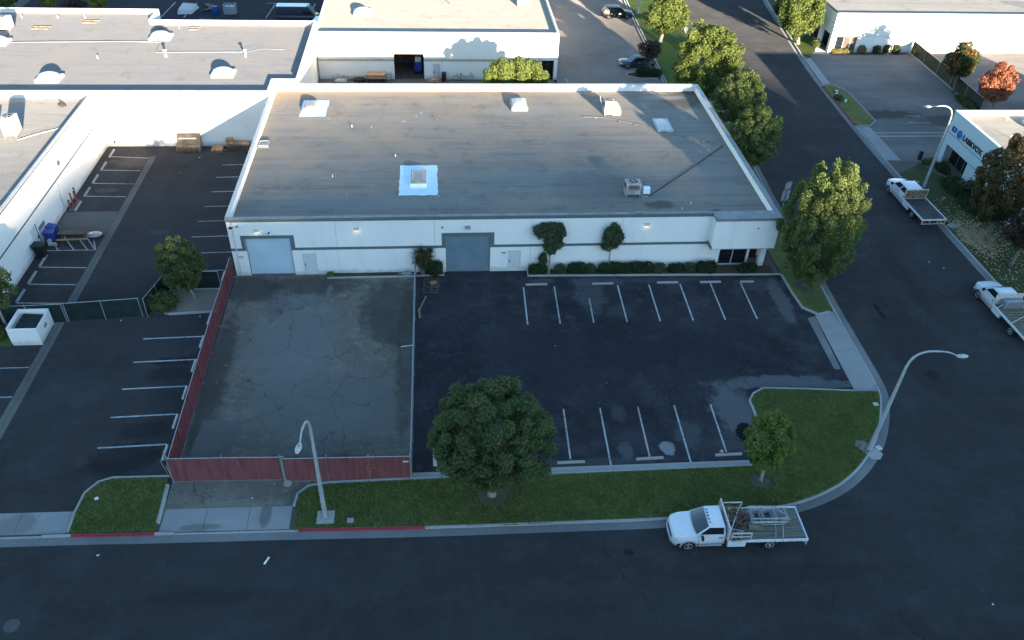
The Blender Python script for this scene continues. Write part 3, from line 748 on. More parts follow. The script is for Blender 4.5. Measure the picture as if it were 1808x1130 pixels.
# edging kerbs of lawns and beds
outline_kerb('kerb_edge', [(-22.7,32.2),(-22.78,33.7),(-22.66,35.2),(-22.05,36.1),(-21.25,36.42),(-17.7,36.36)], side=-1)
outline_kerb('kerb_edge', [(-17.55,35.6),(-17.45,33.75),(-17.42,32.6)], w=0.22, side=-1)
outline_kerb('kerb_edge', [(-9.6,33.5),(-9.5,34.45),(-8.85,35.12),(-7.6,35.34),(-2.3,35.40),(-0.1,35.40),(6.4,35.36),(20.55,35.40)], side=-1)
MB().sheet([(-10.0,33.5),(-9.62,33.5),(-9.5,34.5),(-8.9,35.15),(-9.2,35.35),(-9.85,34.7)], 0.011).build('asphalt_patch', M['swale'], kind=S)
MB().sheet([(-2.2,35.44),(20.4,35.44),(20.4,35.86),(-2.2,35.86)], 0.012).build('gutter_lot', M['curb'], kind=S)
outline_kerb('kerb_edge', [(20.55,35.42),(21.45,37.4),(22.1,40.05),(22.12,41.48),(22.62,42.2),(23.56,42.75),(24.66,42.69),(26.74,42.53),(30.4,42.18)], side=-1)
outline_kerb('kerb_edge', [(29.9,57.0),(29.93,54.2),(30.08,52.25),(31.12,51.22),(32.3,51.55)], side=1)
outline_kerb('kerb_edge', [(7.4,58.3),(7.4,57.5),(15,57.33),(23,57.15),(29.9,57.0)], w=0.14, h=0.15, side=1)
outline_kerb('kerb_edge', [(-9.75,58.3),(-9.75,57.72),(-2.35,57.74)], w=0.12, h=0.14)
outline_kerb('kerb_edge', [(-2.2,57.82),(0.2,57.86),(0.2,58.3)], w=0.1, h=0.12)
outline_kerb('kerb_edge', [(-22.4,56.5),(-23.0,54.5),(-22.85,53.6),(-21.7,53.16),(-18,53.4)], w=0.17, h=0.14)
outline_kerb('kerb_edge', [(-22.3,56.48),(-18.2,56.45)], w=0.1, h=0.14)
outline_kerb('kerb_edge', [(29.4,85.7),(29.45,100.75),(30.5,132.8),(31.2,150)], w=0.15)
outline_kerb('kerb_edge', [(29.05,85.7),(29.1,100.75),(30.1,132.8),(30.8,150)], w=0.15)
outline_kerb('kerb_edge', [(49.6,98.65),(51.55,98.6),(52.45,96.25),(52.3,88.1),(51.15,86.85),(49.5,86.8)], w=0.13, side=1)
outline_kerb('kerb_edge', [(28.6,100.7),(26.0,100.75),(24.6,101.6),(24.7,102.6),(26.2,103.0)], w=0.16, h=0.15, side=-1)
MB().prism([(28.6,100.8),(26.0,100.9),(24.8,101.6),(24.9,102.5),(26.4,102.9),(29.0,104.6),(29.15,100.8)], -0.01, 0.08).build('planter_bed', M['soil'], kind=S)
outline_kerb('kerb_edge', [(67.2,110),(67.1,102.3),(66.95,94.5),(66.8,90)], w=0.2, side=1)
outline_kerb('kerb_edge', [(15.3,97.4),(16.2,97.6),(16.7,98.6),(16.4,100.6)], w=0.14, side=1)
MB().prism([(7.6,57.6),(29.4,57.12),(29.3,58.42),(7.6,58.42)], -0.01, 0.09).build('planter_bed', M['soil'], kind=S)
MB().prism([(-9.65,57.85),(-2.35,57.85),(-2.35,58.42),(-9.65,58.42)], -0.01, 0.09).build('planter_bed', M['soil'], kind=S)
MB().prism([(-2.15,57.93),(0.1,57.96),(0.1,58.42),(-2.15,58.42)], -0.01, 0.08).build('planter_bed', M['soil'], kind=S)
MB().prism([(55.6,109.55),(61,109.7),(66.8,109.9),(66.8,110.3),(55.2,110.3)], -0.01, 0.09).build('planter_bed', M['soil'], kind=S)
MB().prism([(53.6,71.6),(55.05,66),(55.05,72.4)], -0.01, 0.115).build('planter_bed', M['soil'], kind=S)

# short grass blades on the two front lawns
def inside(px, py, poly):
    poly = np.array(poly); x, y = px, py
    c = np.zeros(len(x), bool)
    j = len(poly)-1
    for i in range(len(poly)):
        xi, yi, xj, yj = poly[i][0], poly[i][1], poly[j][0], poly[j][1]
        c ^= ((yi > y) != (yj > y)) & (x < (xj-xi)*(y-yi)/(yj-yi+1e-12)+xi)
        j = i
    return c
def mesh_np(name, v, nper, mat, parent=None):
    """mesh of equal faces, nper vertices each"""
    me = bpy.data.meshes.new(name)
    nv = len(v); nf = nv//nper
    me.vertices.add(nv); me.vertices.foreach_set('co', v.astype(np.float32).ravel())
    me.loops.add(nv); me.loops.foreach_set('vertex_index', np.arange(nv, dtype=np.int32))
    me.polygons.add(nf); me.polygons.foreach_set('loop_start', np.arange(0, nv, nper, dtype=np.int32))
    me.update(calc_edges=True); me.validate()
    me.materials.append(mat)
    o = bpy.data.objects.new(name, me); COL.objects.link(o)
    if parent is not None: o.parent = parent
    return o
def blades(polys, dens, seed, h=(0.05, 0.11)):
    g = np.random.default_rng(seed)
    out = []
    for poly in polys:
        p = np.array(poly); lo, hi = p.min(0), p.max(0)
        k = int(dens*(hi[0]-lo[0])*(hi[1]-lo[1]))
        x = g.uniform(lo[0], hi[0], k); y = g.uniform(lo[1], hi[1], k)
        ok = inside(x, y, poly)
        for bx, by, br in ((20.55,33.9,.62),(2.9,33.6,1.0)): ok &= (x-bx)**2+((y-by)*1.15)**2 > (br*g.uniform(.85,1.15,k))**2
        x, y = x[ok], y[ok]; k = len(x)
        a = g.uniform(0, 2*np.pi, k); w = g.uniform(0.02, 0.05, k); hh = g.uniform(*h, k)
        dx, dy = np.cos(a)*w, np.sin(a)*w
        lx, ly = g.normal(0, 0.045, k), g.normal(0, 0.045, k)
        v = np.stack([np.stack([x-dx, y-dy, np.full(k, .095)], 1), np.stack([x+dx, y+dy, np.full(k, .095)], 1), np.stack([x+lx, y+ly, .1+hh], 1)], 1)
        out.append(v.reshape(-1, 3))
    return np.concatenate(out)
o = mesh_np('grass', blades([lawn1, lawn2], 420, 5), 3, L['grass'])
tag(o, 'short mown green grass growing over the front lawns', 'grass'); o['kind'] = 'stuff'
g = np.random.default_rng(8)
k = 5200
ang = g.uniform(0, 2*np.pi, k); rad = np.abs(g.normal(0, 1, k))
lx = 51.0+np.cos(ang)*rad*1.15; ly = 62.3+np.sin(ang)*rad*1.9
k2 = 700
lx = np.concatenate([lx, g.uniform(49.5, 54.5, k2)]); ly = np.concatenate([ly, g.uniform(52, 70, k2)])
ok = (lx > 49.3) & (lx < 55); lx, ly = lx[ok], ly[ok]
k = len(lx); ang = g.uniform(0, 2*np.pi, k); s = g.uniform(0.055, 0.12, k)
ca, sa = np.cos(ang)*s, np.sin(ang)*s
z = g.uniform(0.11, 0.17, k); t = g.normal(0, 0.03, (k, 2))
v = np.stack([np.stack([lx+ca, ly+sa, z+t[:,0]],1), np.stack([lx-sa*.6, ly+ca*.6, z+t[:,1]],1), np.stack([lx-ca, ly-sa, z-t[:,0]],1), np.stack([lx+sa*.6, ly-ca*.6, z-t[:,1]],1)], 1).reshape(-1,3)
o = mesh_np('fallen_leaves', v, 4, L['dry'])
tag(o, 'dry tan leaves fallen in a patch under the brown trees', 'leaves'); o['kind'] = 'stuff'
# ------------------------------------------------------------------ main building
B = thing('warehouse_building', 'long low white warehouse with a flat grey roof and two blue roller doors', 'building', (5.7, 58.42, 0))
FY = 58.42
def wall_with_holes(x0, x1, z0, z1, holes, y0, y1):
    m = MB(); x = x0
    for (a, b, c, d) in sorted(holes):
        if a > x: m.box(x, y0, z0, a, y1, z1)
        if c > z0: m.box(a, y0, z0, b, y1, c)
        if d < z1: m.box(a, y0, d, b, y1, z1)
        x = b
    if x < x1: m.box(x, y0, z0, x1, y1, z1)
    return m
D1 = (-16.18, -12.48, 0.0, 3.72); D2 = (0.36, 4.17, 0.0, 3.72)
for x0, x1, hs in ((-17.4,-8.72,[D1]), (-8.70,-0.57,[]), (-0.55,7.63,[D2]), (7.65,15.4,[]), (15.42,23.15,[])):
    wall_with_holes(x0, x1, 0, 5.62, hs, FY, FY+0.2).build('wall_panel', M['wall'], B)
m = MB()
m.box(-17.4, FY+0.2, 0, -17.15, 85.65, 5.66)
m.build('side_wall', M['wall'], B)
MB().box(28.5, 60.2, 0, 28.8, 85.65, 5.66).build('side_wall', M['wall'], B)
MB().box(-17.15, 85.4, 0, 28.5, 85.65, 5.66).build('rear_wall', M['wall'], B)
m = MB().box(-17.15, FY+0.2, 0, 23.15, FY+0.45, 4.6)
m.box(23.15, 59.9, 0, 28.5, 60.2, 4.6)
m.build('inner_wall', M['dark'], B)
ro = MB().box(-17.15, FY+0.2, 4.6, 28.5, 85.4, 4.95).build('roof', M['roof_grey'], B)
# parapet copings
m = MB()
m.box(-17.44, FY-0.05, 5.62, 23.15, FY+0.24, 5.70)
m.build('coping', M['cap'], B, bevel=0.01)
for i in range(9):
    y0 = 58.66+i*2.98
    MB().box(-17.44, y0+.01, 5.66, -17.11, y0+2.97, 5.71).build('coping', M['cap_pale'], B, bevel=0.01)
    MB().box(28.42, y0+.01, 5.66, 28.86, y0+2.97, 5.71).build('coping', M['cap'] if i < 7 else M['cap_pale'], B, bevel=0.01)
for i in range(15):
    x0 = -17.1+i*3.033
    MB().box(x0+.01, 85.36, 5.66, x0+3.02, 85.69, 5.71).build('coping', M['cap_pale'], B, bevel=0.01)
MB().box(-17.43, FY-0.04, 5.33, 23.14, FY, 5.62).build('fascia_band', M['trim'], B)
# mid-height painted trim that steps round the roller doors
m = MB(); y0, y1 = FY-0.025, FY
def band(xa, xb, za, zb): m.box(xa, y0, za, xb, y1, zb)
band(-17.4,-16.5,2.53,2.78)
band(-16.5,-16.18,2.53,4.02); band(-16.18,-12.48,3.72,4.02); band(-12.48,-12.16,2.53,4.02)
band(-12.16,0.04,2.53,2.78)
band(0.04,0.36,2.53,4.02); band(0.36,4.17,3.72,4.02); band(4.17,4.49,2.53,4.02)
band(4.49,23.15,2.53,2.78)
m.build('trim_band', M['trim'], B)
# roller doors: curved slats
def roller(x0, x1, z1, mat, y):
    m = MB(); z = 0.02; k = 0
    v = []
    prof = []
    while z < z1-0.01:
        prof += [(y, z), (y-0.022, z+0.022), (y-0.022, z+0.075), (y, z+0.097)]
        z += 0.105
    v = [(x0, p[0], p[1]) for p in prof] + [(x1, p[0], p[1]) for p in prof]
    n = len(prof)
    m.add(v, [(i, n+i, n+i+1, i+1) for i in range(n-1)])
    d = m.build('roller_door', mat, B)
    MB().box(x0, y-0.05, 0.005, x1, y-0.025, 0.10).build('bottom_rail', M['grey_metal'], d)
    for xx in (x0, x1-0.06):
        MB().box(xx, y-0.07, 0.0, xx+0.06, y-0.03, z1).build('guide_rail', M['grey_metal'], d)
roller(D1[0], D1[1], 3.72, M['door_blue'], FY+0.17)
roller(D2[0], D2[1], 3.72, M['door_slate'], FY+0.17)
for x0, x1 in ((-11.6,-10.6), (5.78,6.75)):
    d = MB().box(x0, FY-0.02, 0.05, x1, FY, 2.13).build('door', M['door_paint'], B, bevel=0.006)
    m = MB(); m.box(x0-.07, FY-.03, 0.03, x0-.01, FY-.002, 2.2); m.box(x1+.01, FY-.03, 0.03, x1+.07, FY-.002, 2.2); m.box(x0-.01, FY-.03, 2.14, x1+.01, FY-.002, 2.2)
    m.build('door_frame', M['door_paint'], d)
    MB().box(x0+.06, FY-.08, 0.98, x0+.12, FY-.022, 1.18).build('handle', M['black'], d)
    if x0 > 0:
        for z in (0.35, 1.05, 1.8): MB().disc((x1-.02, FY-.03, z), .02, (0,0,1), .12, 8).build('hinge', M['grey_metal'], d)
# notices beside the right-hand door, plaque by the left one
MB().box(5.12, FY-.012, 1.82, 5.55, FY, 2.05).build('notice', M['pink_paper'], B)
MB().box(5.25, FY-.012, 1.42, 5.52, FY, 1.74).build('notice', M['paper'], B)
MB().box(-16.95, FY-.03, 1.82, -16.55, FY, 2.02).build('meter_box', M['cap_pale'], B)
m = MB(); m.tube([(-16.98, FY-.06, 5.3),(-16.98, FY-.06, 0.05)], .05, 8); m.box(-17.08, FY-.13, 5.05, -16.88, FY-.002, 5.3)
m.build('downspout', M['pipe_white'], B, smooth=True)
for x, z, lit in ((-15.11,4.52,1), (-6.99,4.58,1), (2.24,4.60,0), (17.49,4.63,1)):
    m = MB()
    m.add([(x-.24,FY-.26,z-.06),(x+.24,FY-.26,z-.06),(x+.24,FY-.002,z-.10),(x-.24,FY-.002,z-.10),(x-.2,FY-.12,z+.12),(x+.2,FY-.12,z+.12),(x+.2,FY-.002,z+.12),(x-.2,FY-.002,z+.12)],
          [(0,3,2,1),(4,5,6,7),(0,1,5,4),(1,2,6,5),(2,3,7,6),(3,0,4,7)])
    w = m.build('wall_lamp', M['tan_metal'] if lit else M['grey_metal'], B, bevel=.01)
    if lit:
        MB().add([(x-.2,FY-.25,z-.075),(x+.2,FY-.25,z-.075),(x+.2,FY-.03,z-.22),(x-.2,FY-.03,z-.22)], [(0,1,2,3),(3,2,1,0)]).build('lens', M['lamp_on'], w)
    else:
        MB().box(x-.2, FY-.3, z-.16, x+.2, FY-.1, z-.075).build('lens', M['lens'], w)
for x, z in ((-14.1,4.32),(-16.55,4.98),(0.12,4.62)):
    w = MB().box(x-.05, FY-.22, z-.05, x+.05, FY-.06, z+.06).build('camera', M['black'], B, bevel=.01)
    MB().disc((x, FY-.03, z), .06, (0,1,0), .055, 12).build('mount', M['grey_metal'], w)
w = MB().box(-17.2, FY-.32, 4.86, -16.9, FY-.002, 4.92).build('camera_arm', M['black'], B)
MB().tube([(-14.7,FY-.012,4.05),(-14.5,FY-.012,4.18),(-14.3,FY-.012,4.12),(-14.15,FY-.012,4.28)], .012, 5).build('cable', M['black'], B)
# entrance portal with its deep fascia
MB().box(23.15, 57.42, 2.62, 28.8, 58.62, 5.42).build('portal_fascia', M['wall'], B)
MB().box(23.12, 57.38, 5.42, 28.84, 58.66, 5.70).build('portal_coping', M['cap'], B, bevel=.012)
MB().box(28.5, 58.62, 2.62, 28.8, 60.2, 5.66).build('portal_side', M['wall'], B)
MB().box(23.13, 57.40, 2.60, 28.82, 57.44, 2.66).build('portal_drip', M['cap_pale'], B)
MB().box(24.4, 57.5, 2.58, 28.7, 58.5, 2.615).build('soffit', M['trim'], B)
MB().box(23.13, 57.36, 2.58, 23.20, 58.40, 2.95).build('trim_return', M['trim'], B)
MB().box(23.15, 58.42, 0, 24.45, 58.65, 2.60).build('wall_panel', M['wall'], B)
MB().box(28.18, 58.42, 0, 28.68, 58.9, 2.60).build('pillar', M['wall'], B, bevel=.01)
MB().box(27.1, 58.8, 0, 27.3, 59.9, 4.6).build('wall_return', M['wall'], B)
g1 = MB()
for x in (24.45, 25.72, 27.02): g1.box(x, 58.72, 0.05, x+.08, 58.84, 2.6)
g1.box(24.45, 58.73, 2.5, 27.1, 58.83, 2.6); g1.box(24.45, 58.73, 0.05, 27.1, 58.83, 0.2)
fr = g1.build('entrance_frame', M['cap_pale'], B)
for x0, x1 in ((24.53,25.72),(25.80,27.02)):
    MB().box(x0, 58.76, 0.2, x1, 58.79, 2.5).build('glass_door', M['glass'], fr)
MB().box(26.9, 57.36, 4.62, 27.0, 57.42, 4.74).build('camera', M['black'], B, bevel=.01)
m = MB()
rr = random.Random(5)
for k in range(6):
    x = 24.5+k*.62+rr.uniform(-.2,.2); z = 4.1+rr.uniform(-.12,.15); m.box(x, 57.41, z, x+rr.uniform(.05,.16), 57.42, z+rr.uniform(.05,.14))
m.build('sign_ghost_marks', plain('faint_glue_marks', (0.60,0.61,0.61)), B)
# roof coating and skylights
def ragged(x0, y0, x1, y1, seed, amp=.06, n=9):
    r = random.Random(seed); p = []
    for i in range(n): p.append((x0+(x1-x0)*i/n, y0+r.uniform(-amp,amp)))
    for i in range(n): p.append((x1+r.uniform(-amp,amp), y0+(y1-y0)*i/n))
    for i in range(n): p.append((x1-(x1-x0)*i/n, y1+r.uniform(-amp,amp)))
    for i in range(n): p.append((x0+r.uniform(-amp,amp), y1-(y1-y0)*i/n))
    return p
MB().sheet(ragged(-3.63, 63.1, -0.22, 68.55, 3), 4.956).build('roof_coating', M['coating'], B)
MB().sheet(ragged(-14.05, 79.0, -11.4, 82.95, 4), 4.956).build('roof_coating', M['coating'], B)
rr = random.Random(9)
for k in range(19):
    x, y = rr.uniform(-10,4), rr.uniform(76,81)
    if k > 5: x, y = rr.choice([(-.2,63.1),(-2.2,62.6),(-8.3,63.5),(-5.9,65),(2,62),(-11,78.5)]); x += rr.uniform(-.3,.3); y += rr.uniform(-.3,.3)
    a = rr.uniform(0,3.1); l = rr.uniform(.04,.5) if k < 6 else rr.uniform(.03,.1)
    MB().obox((x,y,4.957), (l,.05,.006), a).build('paint_splash', M['coating'], B)
def skylight(cx, cy, w, d, h, dome, base, domeh, flat=False):
    b = MB().box(cx-w/2-.08, cy-d/2-.08, 4.95, cx+w/2+.08, cy+d/2+.08, 4.95+h).build('skylight', base, B, bevel=.012)
    m = MB(); nx, ny = 10, 12; v = []
    for j in range(ny+1):
        for i in range(nx+1):
            u, q = i/nx*2-1, j/ny*2-1
            zz = domeh*(1-u**4)**.5*(1-q**4)**.5 if not flat else domeh*max(0,1-(u*u+q*q)**1.2)
            v.append((cx+u*w/2*.93, cy+q*d/2*.93, 4.951+h+zz))
    m.add(v, [(j*(nx+1)+i, j*(nx+1)+i+1, (j+1)*(nx+1)+i+1, (j+1)*(nx+1)+i) for j in range(ny) for i in range(nx)])
    m.build('dome', dome, b, smooth=True)
    f = MB()
    for (x0,y0,x1,y1) in ((cx-w/2,cy-d/2,cx+w/2,cy-d/2+.06),(cx-w/2,cy+d/2-.06,cx+w/2,cy+d/2),(cx-w/2,cy-d/2+.06,cx-w/2+.06,cy+d/2-.06),(cx+w/2-.06,cy-d/2+.06,cx+w/2,cy+d/2-.06)):
        f.box(x0,y0,4.951+h,x1,y1,4.995+h)
    f.build('frame', M['cap_pale'], b)
skylight(-1.9, 65.7, 1.35, 2.5, .38, M['sky_dome'], M['coating'], .22)
skylight(-13.05, 80.9, 1.25, 1.9, .38, M['sky_dome'], M['coating'], .22)
skylight(8.5, 81.4, 1.55, 2.2, .40, M['dome_white'], M['ac_white'], .25)
skylight(22.95, 76.7, 1.5, 2.7, .16, M['dome_white'], M['cap_pale'], .14, True)
skylight(-16.55, 72.75, .85, 1.0, .22, M['cap'], M['grey_metal'], .03, True)
# roof conduits
zc = 5.0
m = MB().tube([(15.0,78.75,zc),(17.1,78.6,zc),(20.6,76.9,zc),(22.4,75.5,zc),(28.0,72.4,zc)], .035, 6)
m.build('conduit', M['grey_metal'], B)
MB().tube([(18.5,62.5,zc),(23,66.9,zc),(28.0,72.1,zc)], .04, 6).build('conduit', M['black'], B)
for p in ((16.2,78.4),(18.6,77.6),(20.1,76.9),(22.6,75.3),(24.5,74.3),(26.3,73.3)): MB().obox((p[0],p[1],4.985),(.3,.12,.07),.4).build('conduit_block', M['wood'], B)
for p in ((20.9,60.1),(21.9,61.0),(16.7,59.4),(-8.6,76.6),(-4.1,70.3),(-9.6,66.5)):
    MB().tube([(p[0],p[1],4.95),(p[0],p[1],5.2)], .05, 8).build('vent_pipe', M['pipe_white'], B)
MB().tube([(22.6,59.3,5.02),(23.6,59.3,5.02)], .04, 6).build('vent_pipe', M['cap_pale'], B)
MB().box(16.5, 58.3, 5.68, 17.0, 58.5, 5.86).build('lamp_bracket', M['grey_metal'], B)

# air-conditioning units standing on the roof
def ac_unit(label, loc, rz, size, mat, duct=None, stand=0.12, grille_dark=True):
    u = thing('air_conditioner', label, 'rooftop unit', (0,0,0), 0, 'air conditioners on the flat roofs')
    w, d, h = size
    m = MB().box(-w/2,-d/2,stand, w/2,d/2,stand+h)
    m.build('casing', mat, u, bevel=.025)
    m = MB()
    for x in (-w/2+.08, w/2-.08): m.box(x-.06,-d/2-.08,0,x+.06,d/2+.08,stand)
    m.build('stand', M['grey_metal'], u)
    f = MB().disc((0,0,stand+h+.03), min(w,d)*.42, (0,0,1), .07, 24).build('fan_ring', mat, u)
    MB().disc((0,0,stand+h+.068), min(w,d)*.36, (0,0,1), .02, 24).build('fan_well', M['black'], f)
    b = MB()
    for k in range(4):
        a = k*math.pi/2+.3
        b.obox((math.cos(a)*min(w,d)*.17, math.sin(a)*min(w,d)*.17, stand+h+.085), (min(w,d)*.3,.12,.012), a)
    b.disc((0,0,stand+h+.09), .07, (0,0,1), .03, 10)
    b.build('fan', M['grey_metal'], f)
    gr = MB().box(-w*.36,-d/2-.015,stand+h*.55, w*.36,-d/2-.002,stand+h*.92).build('grille', M['black'] if grille_dark else M['wood_dark'], u)
    s = MB()
    for k in range(7): s.box(-w*.36,-d/2-.025,stand+h*(.57+.05*k), w*.36,-d/2-.016,stand+h*(.582+.05*k))
    s.build('louvre', mat, gr)
    MB().box(-w/2-.014,-d*.32,stand+h*.5,-w/2-.002,d*.3,stand+h*.92).build('side_grille', M['black'], u)
    MB().box(w*.1,-d/2-.012,stand+h*.12,w*.42,-d/2-.002,stand+h*.4).build('access_panel', M['cap_pale'], u)
    if duct == 'elbow':
        m = MB(); v = []; n = 9
        prof = [(w/2+.0, 0.0),(w/2+.78,0.0)] + [(w/2+.78*math.cos(t*math.pi/2/n)**.7, stand+.12+.98*math.sin(t*math.pi/2/n)) for t in range(n+1)] + [(w/2, stand+1.1)]
        k = len(prof)
        v = [(p[0],-d/2+.04,p[1]) for p in prof] + [(p[0],d/2-.04,p[1]) for p in prof]
        m.add(v, [tuple(range(k-1,-1,-1)), tuple(range(k,2*k))] + [(i,(i+1)%k,k+(i+1)%k,k+i) for i in range(k)])
        m.build('duct', mat, u)
        MB().bar((-w/2-.1,.2,stand+.4),(-w/2-.45,.5,stand+h+.35),.03).build('mast', M['cap_pale'], u)
    if duct == 'box':
        m = MB().obox((w/2+.52,-.25,stand+.35),(.62,.5,.6),0,-.25); m.build('disconnect_box', M['coating'], u, bevel=.015)
        MB().tube([(w/2+.05,-.5,.3),(w/2+.2,-.6,.1),(w/2+.7,-.6,.08)], .03, 6).build('cable', M['cap_pale'], u)
    u.location = loc; u.rotation_euler = (0,0,rz)
    return u
ac_unit('off-white rooftop air conditioner with a curved duct and round fan, lit by the sun', (17.75,79.6,4.95), 0, (1.0,1.0,1.35), M['ac_white'], 'elbow', .1, False)
ac_unit('grey rooftop air conditioner with a small white box beside it, in shade', (17.0,62.9,4.95), 0, (1.35,1.1,1.05), M['ac_grey'], 'box', .22)

# ------------------------------------------------------------------ left building
B2 = thing('side_building', 'white walled building with a thin dark band along the parking stalls on the left', 'building', (-35.05, 60, 0))
X = -35.05
ys = [52, 59.4, 65.6, 69.38, 76, 82.45]
for y0, y1 in zip(ys, ys[1:]):
    MB().box(X-.25, y0+.008, 0, X, y1-.008, 5.86).build('wall_panel', M['wall'], B2)
MB().box(-60, 52, 0, X-.25, 52.25, 5.86).build('side_wall', M['wall'], B2)
MB().box(-60, 52.25, 5.2, X-.25, 82.45, 5.42).build('roof', M['roof_pale'], B2)
for y0, y1 in zip(ys, ys[1:]):
    MB().box(X-.29, y0+.01, 5.86, X+.04, y1-.01, 5.92).build('coping', M['cap_pale'], B2, bevel=.01)
MB().box(X+.002, 52, 5.74, X+.03, 82.45, 5.84).build('edge_strip', M['trim_dark'], B2)
MB().box(X, 52, 3.06, X+.03, 82.4, 3.18).build('trim_band', M['trim_dark'], B2)
m = MB()
for k in range(5): m.box(X, 63.95, 1.27+k*.07, X+.04, 65.15, 1.31+k*.07)
m.box(X, 63.9, 1.24, X+.012, 65.2, 1.62)
m.build('wall_vent', M['grey_metal'], B2)
d = MB().box(X, 62.45, 0.03, X+.025, 63.5, 2.15).build('door', M['door_paint'], B2, bevel=.006)
MB().box(X+.002, 63.5, 0.03, X+.05, 63.57, 2.2).build('door_edge', M['black'], d)
MB().box(X+.027, 63.3, .95, X+.1, 63.42, 1.15).build('handle', M['black'], d)
MB().tube([(X+.06,69.35,3.0),(X+.06,69.35,.05)], .05, 8).build('downspout', M['pipe_white'], B2)
MB().tube([(X+.07,82.3,4.2),(X+.07,82.3,.05)], .06, 8).build('downspout', M['pipe_white'], B2)
w = MB().ball((X+.1,70.9,4.2),(.1,.22,.24),10,8).build('wall_lamp', M['wood_dark'], B2, smooth=True)
MB().tube([(-38.9,73.1,5.46),(-37.5,74.4,5.46),(-35.4,75.9,5.46)], .04, 6).build('conduit', M['cap_pale'], B2)
m = MB()
for k in range(8):
    m.obox((-37.3-.05*k, 80.2+.02*k, 5.5+.03*k), (.7,.09,.05), .3+.25*k)
m.build('roof_debris', M['wood_dark'], B2)
ac_unit('white rooftop air conditioner casting a long shadow on the pale left roof', (-39.75,74.4,5.42), .05, (1.15,1.5,1.6), M['ac_white'], None, .15, False)
ac_unit('second white rooftop air conditioner, cut off by the left edge of the photo', (-42.0,74.0,5.42), .05, (1.5,1.5,1.0), M['ac_white'], None, .15, False)

# ------------------------------------------------------------------ big white-roofed building behind the left lot
B3 = thing('industrial_building', 'broad building with a white flat roof and five domed skylights', 'building', (-30, 82.5, 0))
xs = [-60, -43.5, -35.06, -26.3, -17.42]
for x0, x1 in zip(xs, xs[1:]):
    MB().box(x0+.008, 82.5, 0, x1-.008, 82.72, 6.12).build('wall_panel', M['wall_white2'], B3)
    MB().box(x0+.01, 82.46, 6.12, x1-.01, 82.76, 6.17).build('coping', M['cap_pale'], B3)
MB().box(-17.66, 82.72, 0, -17.44, 85.9, 6.12).build('side_wall', M['wall_white2'], B3)
MB().box(-17.44, 85.7, 0, -14.8, 85.9, 6.12).build('wall_panel', M['wall_white2'], B3)
MB().box(-15.02, 85.9, 0, -14.8, 103.6, 6.30).build('side_wall', M['wall_cream'], B3)
MB().box(-34.6, 103.4, 0, -15.02, 103.62, 6.25).build('rear_wall', M['wall_white2'], B3)
MB().box(-34.8, 103.62, 0, -34.58, 107.5, 6.25).build('side_wall', M['wall_white2'], B3)
MB().box(-60, 107.3, 0, -34.8, 107.52, 6.25).build('rear_wall', M['wall_white2'], B3)
m = MB().box(-60, 82.72, 5.4, -17.66, 103.4, 5.7)
m.box(-17.66, 85.9, 5.4, -15.02, 103.4, 5.7)
m.box(-60, 103.4, 5.4, -34.8, 107.3, 5.7)
m.build('roof', M['roof_white'], B3)
for cx, cy in ((-49.8,97.0),(-40.6,86.6),(-32.25,98.9),(-23.05,88.0)):
    b = MB().box(cx-1.2, cy-.95, 5.7, cx+1.2, cy+.95, 5.98).build('skylight', M['dome_white'], B3, bevel=.03)
    MB().ball((cx,cy,5.985),(1.12,.88,.52),18,8,top=True).build('dome', M['dome_white'], b, smooth=True)
MB().tube([(-60,96.6,5.76),(-35.4,97.6,5.76)], .05, 6).build('conduit', M['grey_metal'], B3)
MB().tube([(-35.4,97.6,5.76),(-31.9,97.3,5.76),(-31.7,94.2,5.76),(-22.0,94.4,5.76)], .045, 6).build('conduit', M['ac_grey'], B3)
MB().tube([(-21.9,94.3,5.74),(-20,95.5,5.74),(-17.5,95.3,5.74),(-16.2,94,5.74)], .02, 6).build('conduit', M['ac_grey'], B3)
for x, y, h in ((-30.3,93.0,.75),(-21.6,93.2,.75)):
    m = MB().tube([(x,y,5.7),(x,y,5.7+h)], .11, 10); m.disc((x,y,5.7+h), .2, (0,0,1), .1, 12); m.build('vent_pipe', M['coating'], B3)
for x, y, h in ((-37.5,92.4,.35),(-50.3,105.4,.4),(-46.1,105.4,.35),(-42.9,105.4,.7),(-31.0,102.3,.6)):
    MB().tube([(x,y,5.7),(x,y,5.7+h)], .05, 8).build('vent_pipe', M['pipe_white'], B3)
for x, y, w in ((-46.8,101.9,1.0),(-41.8,104.1,.9),(-29.1,102.0,.6),(-33.2,102.3,.6)):
    m = MB().bar((x-w,y+.3,5.76),(x+w,y+.4,5.76),.1); m.bar((x-w,y-.4,5.76),(x+w*.9,y-.35,5.76),.1); m.build('timber_block', M['wood'], B3)
ac_unit('cream rooftop air conditioner on the white roof near its rear parapet', (-50.8,101.6,5.7), 0, (1.7,1.3,1.3), M['ac_white'], None, .15, False)
MB().disc((-34.2,82.44,.56), .1, (0,1,0), .12, 10).build('hose_tap', M['black'], B3)

